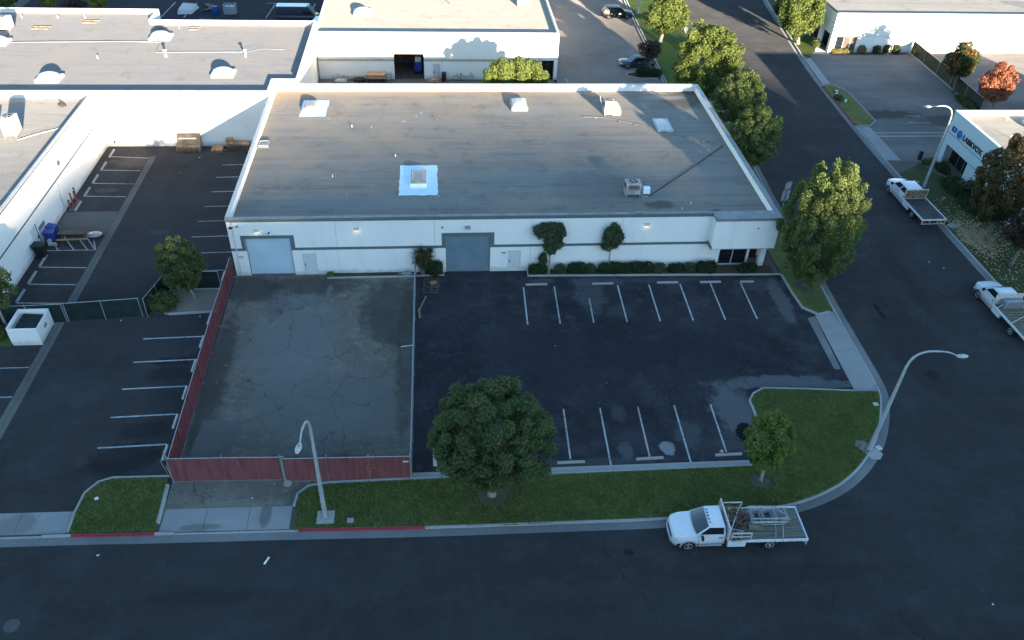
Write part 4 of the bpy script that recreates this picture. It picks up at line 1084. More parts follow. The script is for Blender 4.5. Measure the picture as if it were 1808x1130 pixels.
# ------------------------------------------------------------------ rear building with the open loading door
B4 = thing('workshop_building', 'cream fronted workshop with an open dark loading door, behind the grey roof', 'building', (0, 100.6, 0))
OD = (-5.35,-1.65,0,3.28); EN = (13.2,14.75,0,2.5)
for x0, x1, hs in ((-14.68,-6.95,[]),(-6.93,0.6,[OD]),(0.62,7.6,[]),(7.62,15.2,[EN])):
    wall_with_holes(x0, x1, 0, 5.9, hs, 100.6, 100.82).build('wall_panel', M['wall_cream'], B4)
    MB().box(x0, 100.57, 5.9, x1, 100.86, 5.96).build('coping', M['cap_pale'], B4)
MB().box(-14.68, 100.82, 0, -14.45, 150, 5.93).build('side_wall', M['wall_cream'], B4)
MB().box(14.98, 100.82, 0, 15.2, 150, 5.93).build('side_wall', M['wall_cream'], B4)
MB().box(-14.45, 100.82, 5.3, 14.98, 150, 5.5).build('roof', M['roof_cream'], B4)
m = MB()
m.box(-14.68,100.57,2.33,-5.35,100.6,2.64); m.box(-1.65,100.57,2.33,13.2,100.6,2.64)
m.build('trim_band', M['beige'], B4)
m = MB(); m.box(-9,106,0,4,106.1,5.3); m.box(-9,100.83,0.02,4,106,0.04); m.box(-9.1,100.83,0,-9,106,5.3); m.box(4,100.83,0,4.1,106,5.3)
m.build('inner_room', M['wood_dark'], B4)
MB().box(13.2, 101.9, 0.02, 14.75, 101.95, 2.5).build('entrance_glass', M['glass'], B4)
d = MB().box(-.52, 100.56, 0.03, .36, 100.6, 2.0).build('door', M['cap_pale'], B4)
MB().box(-.48, 100.5, .85, -.38, 100.558, 1.1).build('handle', M['black'], B4 if False else d)
b = MB().box(-10.6, 107.6, 5.5, -8.2, 109.8, 5.78).build('skylight', M['dome_white'], B4, bevel=.03)
MB().ball((-9.4,108.7,5.785),(1.1,1.0,.5),18,8,top=True).build('dome', M['dome_white'], b, smooth=True)
MB().tube([(1,115,5.55),(2,112.5,5.55)], .05, 6).build('conduit', M['grey_metal'], B4)
for x in (-13.5, 12.6): MB().box(x, 100.5, 5.0, x+.25, 100.598, 5.12).build('wall_lamp', M['grey_metal'], B4)
ac_unit('cream rooftop air conditioner on the rear workshop roof', (11.6,112.6,5.5), .1, (1.4,1.2,1.0), M['ac_white'], None, .12, False)

# ------------------------------------------------------------------ far right building
B5 = thing('office_building', 'white building with bronze corner windows across the street at the top right', 'building', (60, 110.3, 0))
WN = (55.85,59.0,0.12,2.35)
for x0, x1, hs in ((55.1,61.5,[WN]),(61.52,66.8,[]),(66.82,75,[]),(75.02,95,[])):
    wall_with_holes(x0, x1, 0, 5.5, hs, 110.3, 110.52).build('wall_panel', M['wall_white2'], B5)
    MB().box(x0, 110.27, 5.5, x1, 110.56, 5.56).build('coping', M['cap_pale'], B5)
m = MB(); m.box(55.1,110.52,2.45,55.35,140,5.5); m.box(55.1,113.4,0,55.35,114.6,2.45); m.box(55.1,120,0,55.35,140,2.45); m.box(55.1,110.52,0,55.35,111.0,2.45)
m.build('side_wall', M['wall'], B5)
MB().box(55.07,110.52,5.5,55.4,140,5.56).build('coping', M['black'], B5)
MB().box(55.35,110.52,5.0,95,140,5.2).build('roof', M['roof_pale'], B5)
MB().box(55.9,110.9,0.05,55.95,120,2.45).build('entrance_glass', M['glass'], B5)
fr = MB()
for x in (55.85,57.0,58.0,58.92): fr.box(x,110.36,.12,x+.08,110.46,2.35)
fr.box(55.85,110.37,2.27,59,110.45,2.35)
f = fr.build('window_frame', M['cap_pale'], B5)
for x0, x1, mt in ((55.93,57.0,'glass'),(57.08,58.0,'glass_brown'),(58.08,58.92,'glass_brown')):
    MB().box(x0,110.4,.12,x1,110.43,2.27).build('window_pane', M[mt], f)
MB().box(55.2,110.285,2.38,95,110.298,2.44).build('trim_line', M['cap_pale'], B5)
for x, z in ((57.2,4.1),(68.6,4.5),(65.8,4.75)): MB().box(x,110.1,z,x+.22,110.298,z+.16).build('wall_lamp', M['grey_metal'], B5)
MB().box(55.0,110.9,4.0,55.098,111.1,4.2).build('wall_lamp', M['lens'], B5)
m = MB()
for k in range(14): m.tube([(88-.25*k,114,5.25),(86-.25*k,117,5.25)], .05, 5)
m.build('roof_pipes', M['grey_metal'], B5)
B7 = thing('storage_building', 'pale building end with a white shutter beyond the dark tree at the top', 'building', (57, 141, 0))
MB().box(56.2,141,0,75,141.2,5.6).build('wall', M['wall_blue'], B7)
MB().box(56.0,141.2,0,56.2,170,5.6).build('side_wall', M['wall_blue'], B7)
MB().box(56.2,141.2,5.2,75,170,5.4).build('roof', M['roof_pale'], B7)
MB().box(56.6,140.9,0.05,58.4,140.97,2.8).build('shutter', M['door_paint'], B7)

# ------------------------------------------------------------------ corner building with the lettered sign wall
B6 = thing('sign_building', 'pale blue corner building with KF LABKVOX lettering over its dark entrance', 'building', (55.1, 72, 0))
XW = 55.1
m = MB(); m.box(XW,60,2.35,XW+.25,78.2,5.88); m.box(XW,77.45,0,XW+.25,78.2,2.35); m.box(XW,60,0,XW+.25,73.1,2.35)
m.build('wall', M['wall_blue'], B6)
MB().box(XW-.02,60,3.52,XW,78.18,3.57).build('trim_line', M['trim_dark'], B6)
MB().box(XW-.02,60,2.36,XW,73.0,2.40).build('trim_line', M['trim_dark'], B6)
MB().box(XW+.25,77.98,0,88,78.2,5.88).build('rear_wall', M['wall_white2'], B6)
MB().box(XW-.04,60,5.88,XW+.29,78.2,5.94).build('coping', M['coating'], B6)
MB().box(XW+.29,77.94,5.88,88,78.24,5.93).build('coping', M['cap_pale'], B6)
MB().box(XW+.25,60,0,88,60.2,5.88).build('front_wall', M['wall'], B6)
MB().box(XW+.25,60.2,5.0,88,77.98,5.42).build('roof', M['roof_cream'], B6)
MB().box(XW+1.3,73.0,0.05,XW+1.35,77.98,2.35).build('entrance_glass', M['glass'], B6)
MB().box(XW+.25,72.9,0,XW+1.35,73.0,2.35).build('wall_return', M['wall_blue'], B6)
m = MB()
for y in (73.9,75.2,76.4): m.box(XW+1.24,y,.1,XW+1.3,y+.08,2.35)
m.build('window_frame', M['grey_metal'], B6)
MB().box(61.5,74.3,5.42,64.5,76.2,5.75).build('roof_hatch', M['ac_white'], B6, bevel=.03)
m = MB(); m.box(65.5,66,5.42,71,67.4,6.7); m.build('duct_housing', M['ac_white'], B6, bevel=.03)
for p in ((58.2,72.6),(60.3,76.9),(66.8,77.2)): MB().tube([(p[0],p[1],5.42),(p[0],p[1],5.75)], .06, 8).build('vent_pipe', M['pipe_white'], B6)
def letters(txt, size, y, z, mat, spacing=1.0):
    """raised letters on the wall that faces the street; text runs towards smaller y"""
    cu = bpy.data.curves.new('letters', 'FONT'); cu.body = txt; cu.size = size; cu.extrude = .03; cu.offset = .018; cu.space_character = spacing
    t = bpy.data.objects.new('tmp_letters', cu); COL.objects.link(t)
    dg = bpy.context.evaluated_depsgraph_get()
    me = bpy.data.meshes.new_from_object(t.evaluated_get(dg))
    bpy.data.objects.remove(t)
    me.transform(Matrix(((0,0,-1,XW-.035),(-1,0,0,y),(0,1,0,z),(0,0,0,1))))
    me.transform(Matrix.Translation(-Vector(B6.location)))
    me.materials.clear(); me.materials.append(mat)
    o = bpy.data.objects.new('sign_letters', me); COL.objects.link(o); o.parent = B6
    return o
letters('KF', 0.78, 77.6, 3.92, M['blue_sign'], 1.05)
o = MB().disc((XW-.05,76.05,4.15), .42, (1,0,0), .08, 24).build('sign_logo', M['blue_logo'], B6)
letters('LABKVOX', 0.78, 75.35, 3.92, M['black_sign'], 1.08)
# ------------------------------------------------------------------ trees and shrubs
def leaf_cloud(seed, lobes, n, leaf, box=None, up=0.35, aspect=0.6, core=0.35, inner=0.5):
    """leaves scattered over the outside (and some of the inside) of many overlapping lobes"""
    g = np.random.default_rng(seed)
    c = np.array([l[0] for l in lobes]); r = np.array([l[1] for l in lobes])
    wgt = r.prod(1)**(2/3)
    wgt = np.minimum(wgt, np.median(wgt)*2.5)
    P, D = [], []
    need = n
    tries = 0
    while need > 0 and tries < 12:
        tries += 1
        k = int(need*1.6)+50
        i = g.choice(len(c), k, p=wgt/wgt.sum())
        d = g.normal(size=(k,3)); d[:,2] += up*g.random(k); d /= np.linalg.norm(d, axis=1)[:,None]
        shell = 1 - core*g.random(k)**2 + (g.random(k) < .14)*g.random(k)*.38
        bump = 1 + 0.16*np.sin(d[:,0]*7+i)*np.sin(d[:,1]*6+i*2)*np.sin(d[:,2]*7+i*3)
        p = c[i] + r[i]*d*(shell*bump)[:,None]
        ok = np.ones(k, bool)
        for j in range(len(c)):
            q = (p-c[j])/r[j]
            ok &= ~((np.einsum('ij,ij->i', q, q) < inner) & (i != j))
        if box is not None:
            ok &= (p[:,0] > box[0]) & (p[:,0] < box[1]) & (p[:,1] > box[2]) & (p[:,1] < box[3]) & (p[:,2] > box[4]) & (p[:,2] < box[5])
        P.append(p[ok]); D.append(d[ok]); need -= ok.sum()
    p = np.concatenate(P)[:n]; d = np.concatenate(D)[:n]
    k = len(p)
    nrm = d*0.7 + g.normal(size=(k,3))*0.55; nrm[:,2] += 0.3
    nrm /= np.linalg.norm(nrm, axis=1)[:,None]
    t = np.cross(nrm, g.normal(size=(k,3))); t /= np.linalg.norm(t, axis=1)[:,None]+1e-9
    b = np.cross(nrm, t)
    s = leaf*(0.6+0.8*g.random(k))[:,None]
    tip = p + t*s*0.6; base = p - t*s*0.6
    l1 = p + b*s*aspect*0.5 + nrm*s*0.12; l2 = p - b*s*aspect*0.5 + nrm*s*0.12
    return np.stack([base, l2, tip, l1], 1).reshape(-1, 3)

def make_lobes(seed, rx, ry, rz, zc, n, size=(0.30,0.46), shape='round', fill=0.80):
    """lobes spread evenly round an ellipsoid, jittered, with a few inside"""
    g = np.random.default_rng(seed)
    out = []
    ga = math.pi*(3-5**.5); ph = g.uniform(0, 6.28)
    for i in range(n):
        zz = 1-2*(i+.5)/n
        zz = min(.97, max(-.97, zz + g.uniform(-.12,.12)))
        a = ga*i+ph+g.uniform(-.35,.35); rr = (1-zz*zz)**.5
        d = np.array([math.cos(a)*rr, math.sin(a)*rr, zz])
        s = g.uniform(*size)
        big = 1+.10*math.sin(3*a+ph)*(1-abs(zz)) + .07*math.sin(5*a+2*ph+4*zz)
        k = (g.uniform(.90,1.06)-s)*big if i % 6 else g.uniform(.15,.5)
        if i % 6 == 0: s = g.uniform(.3, .42)
        q = d*k*1.04
        e = 1.0-0.28*max(0, zz) if shape == 'egg' else 1.0
        out.append(((q[0]*rx*e, q[1]*ry*e, zc+q[2]*rz), np.array([rx, ry, rz*0.9])*s))
    return out

def tree(label, base, crown, rad, zc, mat, n, leaf, seed, bark='bark', trunk_r=0.16, lobes=16, shape='egg', size=(0.30,0.46), group=None, name='tree', cat='tree', lean=None, core=0.35, limbs=5, aspect=0.6, lobe_list=None, up=0.35):
    """base: trunk foot; crown: (x,y) of the crown's centre; rad: (rx,ry,rz)"""
    t = thing(name, label, cat, (base[0], base[1], 0.08), 0, group)
    ox, oy = crown[0]-base[0], crown[1]-base[1]
    lb = make_lobes(seed, rad[0], rad[1], rad[2], zc-0.08, lobes, size, shape)
    lb = [((c[0]+ox, c[1]+oy, c[2]), r) for c, r in lb]
    if lobe_list: lb = [((c[0]-base[0], c[1]-base[1], c[2]-.08), np.array(r)) for c, r in lobe_list]
    v = leaf_cloud(seed+50, lb, n, leaf, core=core, aspect=aspect, up=up)
    cr = mesh_np('crown', v, 4, mat, t)
    rr = random.Random(seed)
    m = MB()
    z0 = zc-rad[2]*0.55
    m.tube([(0,0,-.05),(ox*.1+.02,oy*.1,.35),(ox*.5,oy*.5,max(.6,z0*.6)),(ox*.9,oy*.9,z0+.3)], [trunk_r*1.5,trunk_r*1.05,trunk_r*.9,trunk_r*.7], 9)
    for k in range(limbs):
        c, r = lb[rr.randrange(len(lb))]
        a = (ox*.8, oy*.8, z0*rr.uniform(.7,1.0))
        mid = ((a[0]+c[0])/2+rr.uniform(-.15,.15), (a[1]+c[1])/2+rr.uniform(-.15,.15), (a[2]+c[2])/2+.1)
        m.tube([a, mid, c], [trunk_r*.5,trunk_r*.35,trunk_r*.12], 6)
    me_o = MB(); me_o.v, me_o.f, me_o.m = m.v, m.f, m.m
    me = bpy.data.meshes.new('trunk'); me.from_pydata(m.v, [], m.f); me.materials.append(M[bark])
    me.polygons.foreach_set('use_smooth', [True]*len(me.polygons)); me.update()
    o = bpy.data.objects.new('trunk', me); COL.objects.link(o); o.parent = t
    return t

tree('broad dark green pine on the front lawn, overhanging the parking stalls', (2.83,33.73), (2.83,33.75), (3.65,3.5,3.05), 5.7, L['pine'], 60000, .19, 1, 'bark_pale', .22, 230, 'round', (0.085,0.15), core=.55, limbs=16, aspect=.36, up=.55)
tree('small bright green tree in a bare soil ring at the corner of the front lawn', (20.55,33.9), (20.3,33.9), (1.6,1.55,2.3), 3.95, L['bright'], 10500, .15, 2, 'bark_pale', .10, 75, 'egg', (0.13,0.23), core=.5, up=.8)
tree('tall oval street tree at the building corner, its crown tip catching the sun', (31.5,55.3), (31.6,55.35), (3.2,3.0,5.4), 6.15, L['ficus'], 52000, .17, 3, 'bark', .26, 240, 'oval', (0.085,0.15), core=.5, limbs=9, aspect=.55, up=.55)
ST = 'street trees beside the grey roof'
tree('dark green street tree behind the tall oval one, nearest the roof corner', (33.0,75.2), (32.3,74.7), (2.6,2.5,3.0), 4.8, L['ficus'], 15000, .20, 4, 'bark', .2, 120, 'oval', (0.10,0.18), ST)
tree('middle tree of the street row, half shaded and pressed against its larger neighbour', (33.4,84.0), (33.3,83.8), (2.7,2.6,3.1), 4.9, L['ficus'], 15000, .20, 5, 'bark', .2, 120, 'oval', (0.10,0.18), ST)
tree('largest sunlit street tree, yellow-green, beside the rear corner of the grey roof', (33.0,92.0), (31.3,90.8), (3.9,3.6,4.4), 6.2, L['lit'], 27000, .22, 6, 'bark_pale', .28, 180, 'oval', (0.085,0.16), ST)
tree('sunlit parkway tree at the top, next to the two dark cars', (31.75,114.0), (32.3,114.0), (3.3,3.1,2.9), 4.1, L['lit'], 13000, .26, 7, 'bark_pale', .24, 50, 'egg', (0.16,0.28), ST)
tree('pale bare-trunked parkway tree mostly cut off by the top edge', (30.9,126.0), (31.2,126.5), (2.4,2.4,2.4), 5.2, L['lit'], 5000, .30, 8, 'bark_pale', .2, 14, 'egg', (0.3,0.44), ST)
tree('small dark red-leaved tree over the planter beside the navy car', (28.2,104.0), (27.6,103.2), (1.6,1.5,1.35), 3.0, L['redbrown'], 2200, .22, 9, 'bark', .09, 12, 'egg', (0.3,0.44))
tree('rounded green tree in the gravel bed at the left, in front of the red fence', (-20.1,55.1), (-20.8,55.4), (1.85,1.8,2.3), 3.35, L['olive'], 12000, .15, 10, 'bark_pale', .09, 85, 'oval', (0.12,0.21))
tree('slender tree cut off by the left edge, behind the white trash enclosure', (-33.6,51.95), (-33.7,52.0), (1.7,1.6,2.6), 4.4, L['ficus'], 9500, .17, 11, 'bark_pale', .1, 40, 'egg', (0.18,0.3))
tree('brown-green turning tree in front of the lettered building', (51.9,62.0), (51.5,62.0), (2.7,2.6,4.3), 6.4, L['brown'], 22000, .20, 12, 'bark', .2, 150, 'oval', (0.09,0.17))
tree('dark reddish tree with a leaning trunk at the right edge, nearest the camera', (51.8,57.7), (52.2,57.8), (2.2,2.1,2.3), 3.9, L['redbrown'], 9000, .19, 13, 'bark', .15, 44, 'egg', (0.17,0.28))
tree('vivid orange autumn tree behind the lettered building', (67.6,88.8), (66.9,89.4), (2.2,2.1,2.5), 4.3, L['orange'], 10000, .21, 14, 'bark', .14, 46, 'egg', (0.17,0.28))
tree('green tree with orange tinted side against the far white wall', (66.6,96.5), (66.3,96.8), (2.1,2.0,2.3), 4.1, L['greenorange'], 8500, .21, 15, 'bark', .14, 44, 'egg', (0.17,0.28))
tree('bright sunlit tree with a pale trunk across the street at the top', (51.95,113.6), (51.3,113.6), (3.2,3.0,3.9), 5.0, L['lit'], 15000, .26, 16, 'bark_pale', .24, 60, 'egg', (0.16,0.26))
tree('dark shaded evergreen behind the bright tree at the top', (53.0,121.5), (52.3,121.0), (2.6,2.5,2.9), 4.2, L['hedge'], 6000, .32, 17, 'bark', .22, 18, 'egg', (0.28,0.42))
YT = 'yellow trees beyond the white roof'
tree('green-gold tree cut off by the top left corner', (-58.6,120.8), (-58.6,120.8), (2.3,2.2,2.3), 3.9, L['lit'], 4500, .3, 18, 'bark', .15, 14, 'egg', (0.3,0.44), YT)
tree('narrow yellow tree, middle one of three beyond the white roof', (-53.9,121.8), (-53.9,121.8), (1.5,1.5,1.8), 3.3, L['yellow'], 3000, .28, 19, 'bark', .12, 12, 'egg', (0.3,0.44), YT)
tree('rounded yellow tree beyond the white roof, beside the dark car park', (-47.4,121.8), (-47.4,121.8), (1.7,1.6,1.9), 3.4, L['yellow'], 3400, .28, 20, 'bark', .12, 12, 'egg', (0.3,0.44), YT)
tree('dark bare-looking shrub tree between the yellow ones beyond the white roof', (-50.6,121.6), (-50.6,121.6), (1.9,1.6,1.5), 2.2, L['redbrown'], 1300, .22, 29, 'bark', .1, 12, 'egg', (0.28,0.4))
tree('dusty brown tree top beyond the back car park, at the top edge', (-36.5,131.5), (-36.5,131.5), (1.6,1.6,1.8), 3.0, L['tan'], 2500, .28, 31, 'bark', .12, 12, 'egg', (0.3,0.44))
# two trained trees against the facade
tree('forked wall tree with a bushy offset crown and pale trunk, left one on the facade', (9.25,57.85), (9.3,57.98), (1.35,.42,1.7), 3.6, L['wall_tree'], 7500, .14, 21, 'bark_pale', .09, 18, 'egg', (0.3,0.44), 'wall trees on the white facade', lobe_list=[((x,57.98,z),(rx,.36,rz)) for x,z,rx,rz in ((8.15,4.4,.45,.5),(8.7,4.75,.5,.38),(9.3,4.75,.5,.4),(9.9,4.6,.45,.5),(10.15,4.1,.38,.5),(9.6,4.1,.55,.55),(9.0,4.1,.5,.5),(8.4,4.0,.4,.35),(9.7,3.5,.5,.5),(9.2,3.4,.5,.5),(10.0,3.0,.38,.4),(9.5,2.9,.5,.5),(9.1,2.7,.4,.4),(9.4,2.35,.4,.3),(8.75,1.75,.3,.3),(8.6,1.45,.3,.3),(8.85,1.3,.22,.3))])
tree('tidy oval wall tree right of the forked one, pale green and upright', (14.5,57.85), (14.5,57.98), (1.0,.42,1.65), 3.65, L['wall_tree'], 5200, .15, 22, 'bark_pale', .07, 14, 'egg', (0.3,0.46), 'wall trees on the white facade')

def shrub(label, c, size, mat, n, leaf, seed, box=True, name='shrub', cat='shrub', group=None, nl=None, stems=True):
    """clipped or loose bush; size = (rx, ry, height)"""
    t = thing(name, label, cat, (c[0], c[1], 0.08), 0, group)
    g = np.random.default_rng(seed)
    rx, ry, h = size
    nl = nl or max(4, int(rx*7))
    lobes = []
    for i in range(nl):
        x = (i+0.5)/nl*2-1
        rr = min(ry*1.05, h*.6)
        lobes.append(((x*max(rx-rr*.7,.02), g.uniform(-.15,.15)*ry, h*g.uniform(.42,.56)), np.array([min(rr, rx), ry, h*.5])*g.uniform(.85,1.1)))
    v = leaf_cloud(seed+9, lobes, n, leaf, core=.3)
    if box:
        v[:,0] = np.clip(v[:,0], -rx, rx) + g.normal(0,.015,len(v)); v[:,1] = np.clip(v[:,1], -ry, ry); v[:,2] = np.clip(v[:,2], .0, h*1.03)
    mesh_np('foliage', v, 4, mat, t)
    m = MB()
    for k in range(3): m.tube([(rx*(k-1)*.3,0,-.03),(rx*(k-1)*.4,0.02,h*.6)], [.03,.015], 6)
    me = bpy.data.meshes.new('stem'); me.from_pydata(m.v, [], m.f); me.materials.append(M['bark'])
    o = bpy.data.objects.new('stem', me); COL.objects.link(o); o.parent = t
    return t
HG = 'shrubs in the planter along the white facade'
for lab, x, y, rx, ry, h, mt, n, leaf in (
    ('dark clipped shrub at the left end of the facade planter, under the forked tree', 8.3,57.85,.85,.38,1.0,'hedge',2000,.13),
    ('small pale green shrub just right of the forked tree trunk', 10.25,57.85,.52,.36,.88,'hedge_pale',1300,.10),
    ('dark rounded shrub between two pale green shrubs', 11.7,57.8,.82,.42,1.05,'hedge',2000,.13),
    ('small pale green shrub left of the long dark hedge', 12.95,57.85,.42,.36,.85,'hedge_pale',1100,.10),
    ('pale green shrub right of the long dark hedge', 19.0,57.8,.58,.36,.85,'hedge_pale',1300,.10),
    ('low dark clipped shrub between pale shrubs near the entrance', 20.55,57.75,.68,.36,.82,'hedge',1700,.12),
    ('pale green shrub beside the bush at the entrance', 21.75,57.75,.5,.36,.85,'hedge_pale',1100,.10),
    ('large dark bush left of the glass entrance', 23.2,57.55,.95,.40,1.15,'hedge',2300,.14),
    ('dark clipped shrub right of the glass entrance, beside the pillar', 26.9,57.45,.85,.38,.95,'hedge',2000,.13)):
    shrub(lab, (x,y), (rx,ry,h), L[mt], n, leaf, int(x*10), group=HG)
shrub('long dark hedge below the tidy oval wall tree', (16.0,57.78), (2.45,.42,1.05), L['hedge'], 5200, .13, 77, name='hedge', cat='hedge', group=HG)
shrub('round dark bush beside the spiky yucca, left of the slate roller door', (-.65,57.95), (.72,.5,1.35), L['hedge'], 2400, .14, 78, box=False, nl=4)
shrub('little green weed clump at the left end of the soil strip', (-9.45,57.95), (.32,.22,.5), L['bright'], 500, .10, 79, box=False, nl=3)
tree('broad sunlit leafy tree rising just behind the rear parapet of the grey roof', (8.8,88.2), (8.75,88.2), (3.75,1.6,2.1), 5.75, L['lit'], 16000, .25, 80, 'bark', .16, 110, 'oval', core=.5, up=.6, lobe_list=[((5.75+.62*i+.2*((i*7)%3-1), 88.2+.3*((i*5)%3-1), z+.22*((i*11+j*5)%4-1.5)),(.5,.75,.55)) for i in range(11) for j, z in enumerate((4.3,5.0,5.7,6.3,6.85)) if not (j == 4 and i in (0,1,9,10)) and not (j == 3 and i in (0,10))])
shrub('green bush at the corner of the gravel bed, against the dark screen', (-22.2,53.9), (.95,.85,1.5), L['olive'], 2600, .18, 81, box=False, nl=6)
shrub('green bush growing by the low kerb below the slender left edge tree', (-33.9,50.9), (.9,.7,.8), L['olive'], 1800, .16, 82, box=False, nl=5)
shrub('dark ragged bush in the small planter in front of the navy car', (26.6,101.8), (.75,.6,1.3), L['hedge'], 1200, .2, 83, box=False, nl=4)
shrub('second ragged bush in the small planter, nearer the kerb', (28.4,101.7), (.8,.5,.9), L['hedge'], 1000, .2, 84, box=False, nl=5)
for lab, x, y, rx, ry, h, mt in (
    ('dark low shrub bed below the entrance of the lettered building', 53.7,71.4,1.4,1.8,1.0,'hedge'),
    ('upright dark green shrub at the pillar of the lettered building', 54.5,70.4,.6,.6,1.7,'wall_tree'),
    ('shaded shrub nearest the brown tree in front of the sign wall', 53.7,68.0,1.3,1.7,1.0,'hedge'),
    ('small dry shrub beside the entrance walk of the lettered building', 53.6,77.2,.6,.4,.6,'tan'),
    ('low green shrub under the KF letters, left of the entrance', 54.3,75.6,.6,.9,.7,'hedge')):
    shrub(lab, (x,y), (rx,ry,h), L[mt], 2000, .16, int(x*7+y), box=False, nl=6)
FB = 'clipped shrubs along the far white wall'
shrub('low golden hedge under the bronze windows', (57.0,109.85), (1.6,.3,.7), L['tan'], 1600, .14, 90, name='hedge', cat='hedge')
shrub('dry golden round bush right of the bronze windows', (59.9,109.95), (.6,.4,1.05), L['tan'], 700, .15, 91, box=False)
for k, (lab, x) in enumerate((('first dark clipped shrub right of the golden bush at the far wall', 62.1), ('middle dark clipped shrub of three at the far wall', 63.6), ('last dark clipped shrub, nearest the screen fence at the far wall', 65.0))):
    shrub(lab, (x,109.95), (.55,.35,1.2), L['hedge'], 900, .15, 92+k, group=FB, nl=4)
shrub('sprawling green plant by the entrance walk under the bright tree', (54.2,112.6), (.6,.7,.9), L['olive'], 700, .22, 96, box=False, nl=4)
shrub('overgrown shrub strip below the green screen fence at the right', (66.2,92.6), (.6,2.0,.7), L['olive'], 1500, .2, 97, box=False, nl=8)
shrub('dry bush against the sunlit end of the far screen fence', (67.6,108.8), (.6,.8,1.2), L['tan'], 700, .2, 98, box=False, nl=5)

# spiky yucca by the left end of the slate door
y = thing('yucca', 'spiky three headed yucca with dry lower blades at the chain link fence', 'yucca', (-1.75,57.95,.08))
g = np.random.default_rng(4)
V = []
heads = [(-.05,0,2.35,.95),(.5,.0,1.85,.8),(-.25,.05,1.5,.7),(.75,-.02,2.5,.45),(.3,0,1.15,.7)]
for hx, hy, hz, rl in heads:
    k = 190
    d = g.normal(size=(k,3)); d[:,1] *= .55; d[:,2] += .15; d /= np.linalg.norm(d, axis=1)[:,None]
    p0 = np.array([hx,hy,hz]) + d*.05
    tip = p0 + d*rl*(.6+.5*g.random(k))[:,None]; tip[:,2] -= .18*rl
    tip[:,1] = np.minimum(tip[:,1], .42)
    s = np.cross(d, g.normal(size=(k,3))); s /= np.linalg.norm(s,axis=1)[:,None]; s *= .035
    V.append(np.stack([p0-s, tip, p0+s], 1).reshape(-1,3))
mesh_np('blades', np.concatenate(V), 3, L['yucca'], y)
m = MB()
for hx, hy, hz, rl in heads: m.tube([(0.1,0,-.05),(hx*.6,hy,hz*.5),(hx,hy,hz)], [.11,.08,.07], 7)
me = bpy.data.meshes.new('trunk'); me.from_pydata(m.v, [], m.f); me.materials.append(M['bark'])
o = bpy.data.objects.new('trunk', me); COL.objects.link(o); o.parent = y
v = leaf_cloud(321, [((x, 58.1, .1), np.array([.5,.18,.14])) for x in (-9.0,-8.2,-6.2,-5.3,-4.6,-3.4)], 900, .09)
o = mesh_np('weeds', v, 4, L['olive']); tag(o, 'low weeds and litter growing in the soil strip under the white wall', 'weeds'); o['kind'] = 'stuff'
# ------------------------------------------------------------------ vehicles (local +x is forward)
def loft(stations):
    """body shell from cross-sections: x, half width, z bottom, z top"""
    m = MB(); rings = []
    for (x, w, zb, zt) in stations:
        h = [(0.0, zb), (w*.90, zb), (w*.985, zb+.12), (w, zb+(zt-zb)*.5), (w*.985, zt-.20*(zt-zb)-.02), (w*.92, zt-.05), (w*.80, zt-.005), (0.0, zt+.025)]
        rings.append([(x, y, z) for y, z in h] + [(x, -y, z) for y, z in reversed(h[1:-1])])
    n = len(rings[0]); v = [p for r in rings for p in r]
    f = []
    for i in range(len(rings)-1):
        for k in range(n):
            f.append((i*n+k, (i+1)*n+k, (i+1)*n+(k+1)%n, i*n+(k+1)%n))
    f.append(tuple(range(n))); f.append(tuple((len(rings)-1)*n+k for k in reversed(range(n))))
    return m.add(v, f)
def house(b, t, zb, zt, crown=.05):
    """glasshouse: b,t = (x front, x rear, half width front, half width rear) at the belt and at the roof"""
    P = {}
    P['b'] = [(b[0],b[2],zb),(b[0],-b[2],zb),(b[1],-b[3],zb),(b[1],b[3],zb)]
    P['t'] = [(t[0],t[2],zt-.02),(t[0],-t[2],zt-.02),(t[1],-t[3],zt-.02),(t[1],t[3],zt-.02)]
    m = MB()
    mid = [((t[0]+t[1])/2, t[2]*.55, zt+crown), ((t[0]+t[1])/2, -t[2]*.55, zt+crown)]
    i1 = [(t[0]-.18, t[2]*.8, zt+crown*.7), (t[0]-.18, -t[2]*.8, zt+crown*.7), (t[1]+.12, -t[3]*.8, zt+crown*.7), (t[1]+.12, t[3]*.8, zt+crown*.7)]
    v = P['b'] + P['t'] + i1
    f = [(0,1,5,4),(1,2,6,5),(2,3,7,6),(3,0,4,7),(4,5,9,8),(5,6,10,9),(6,7,11,10),(7,4,8,11),(8,9,10,11)]
    m.add(v, [q[::-1] for q in f])
    return m, P
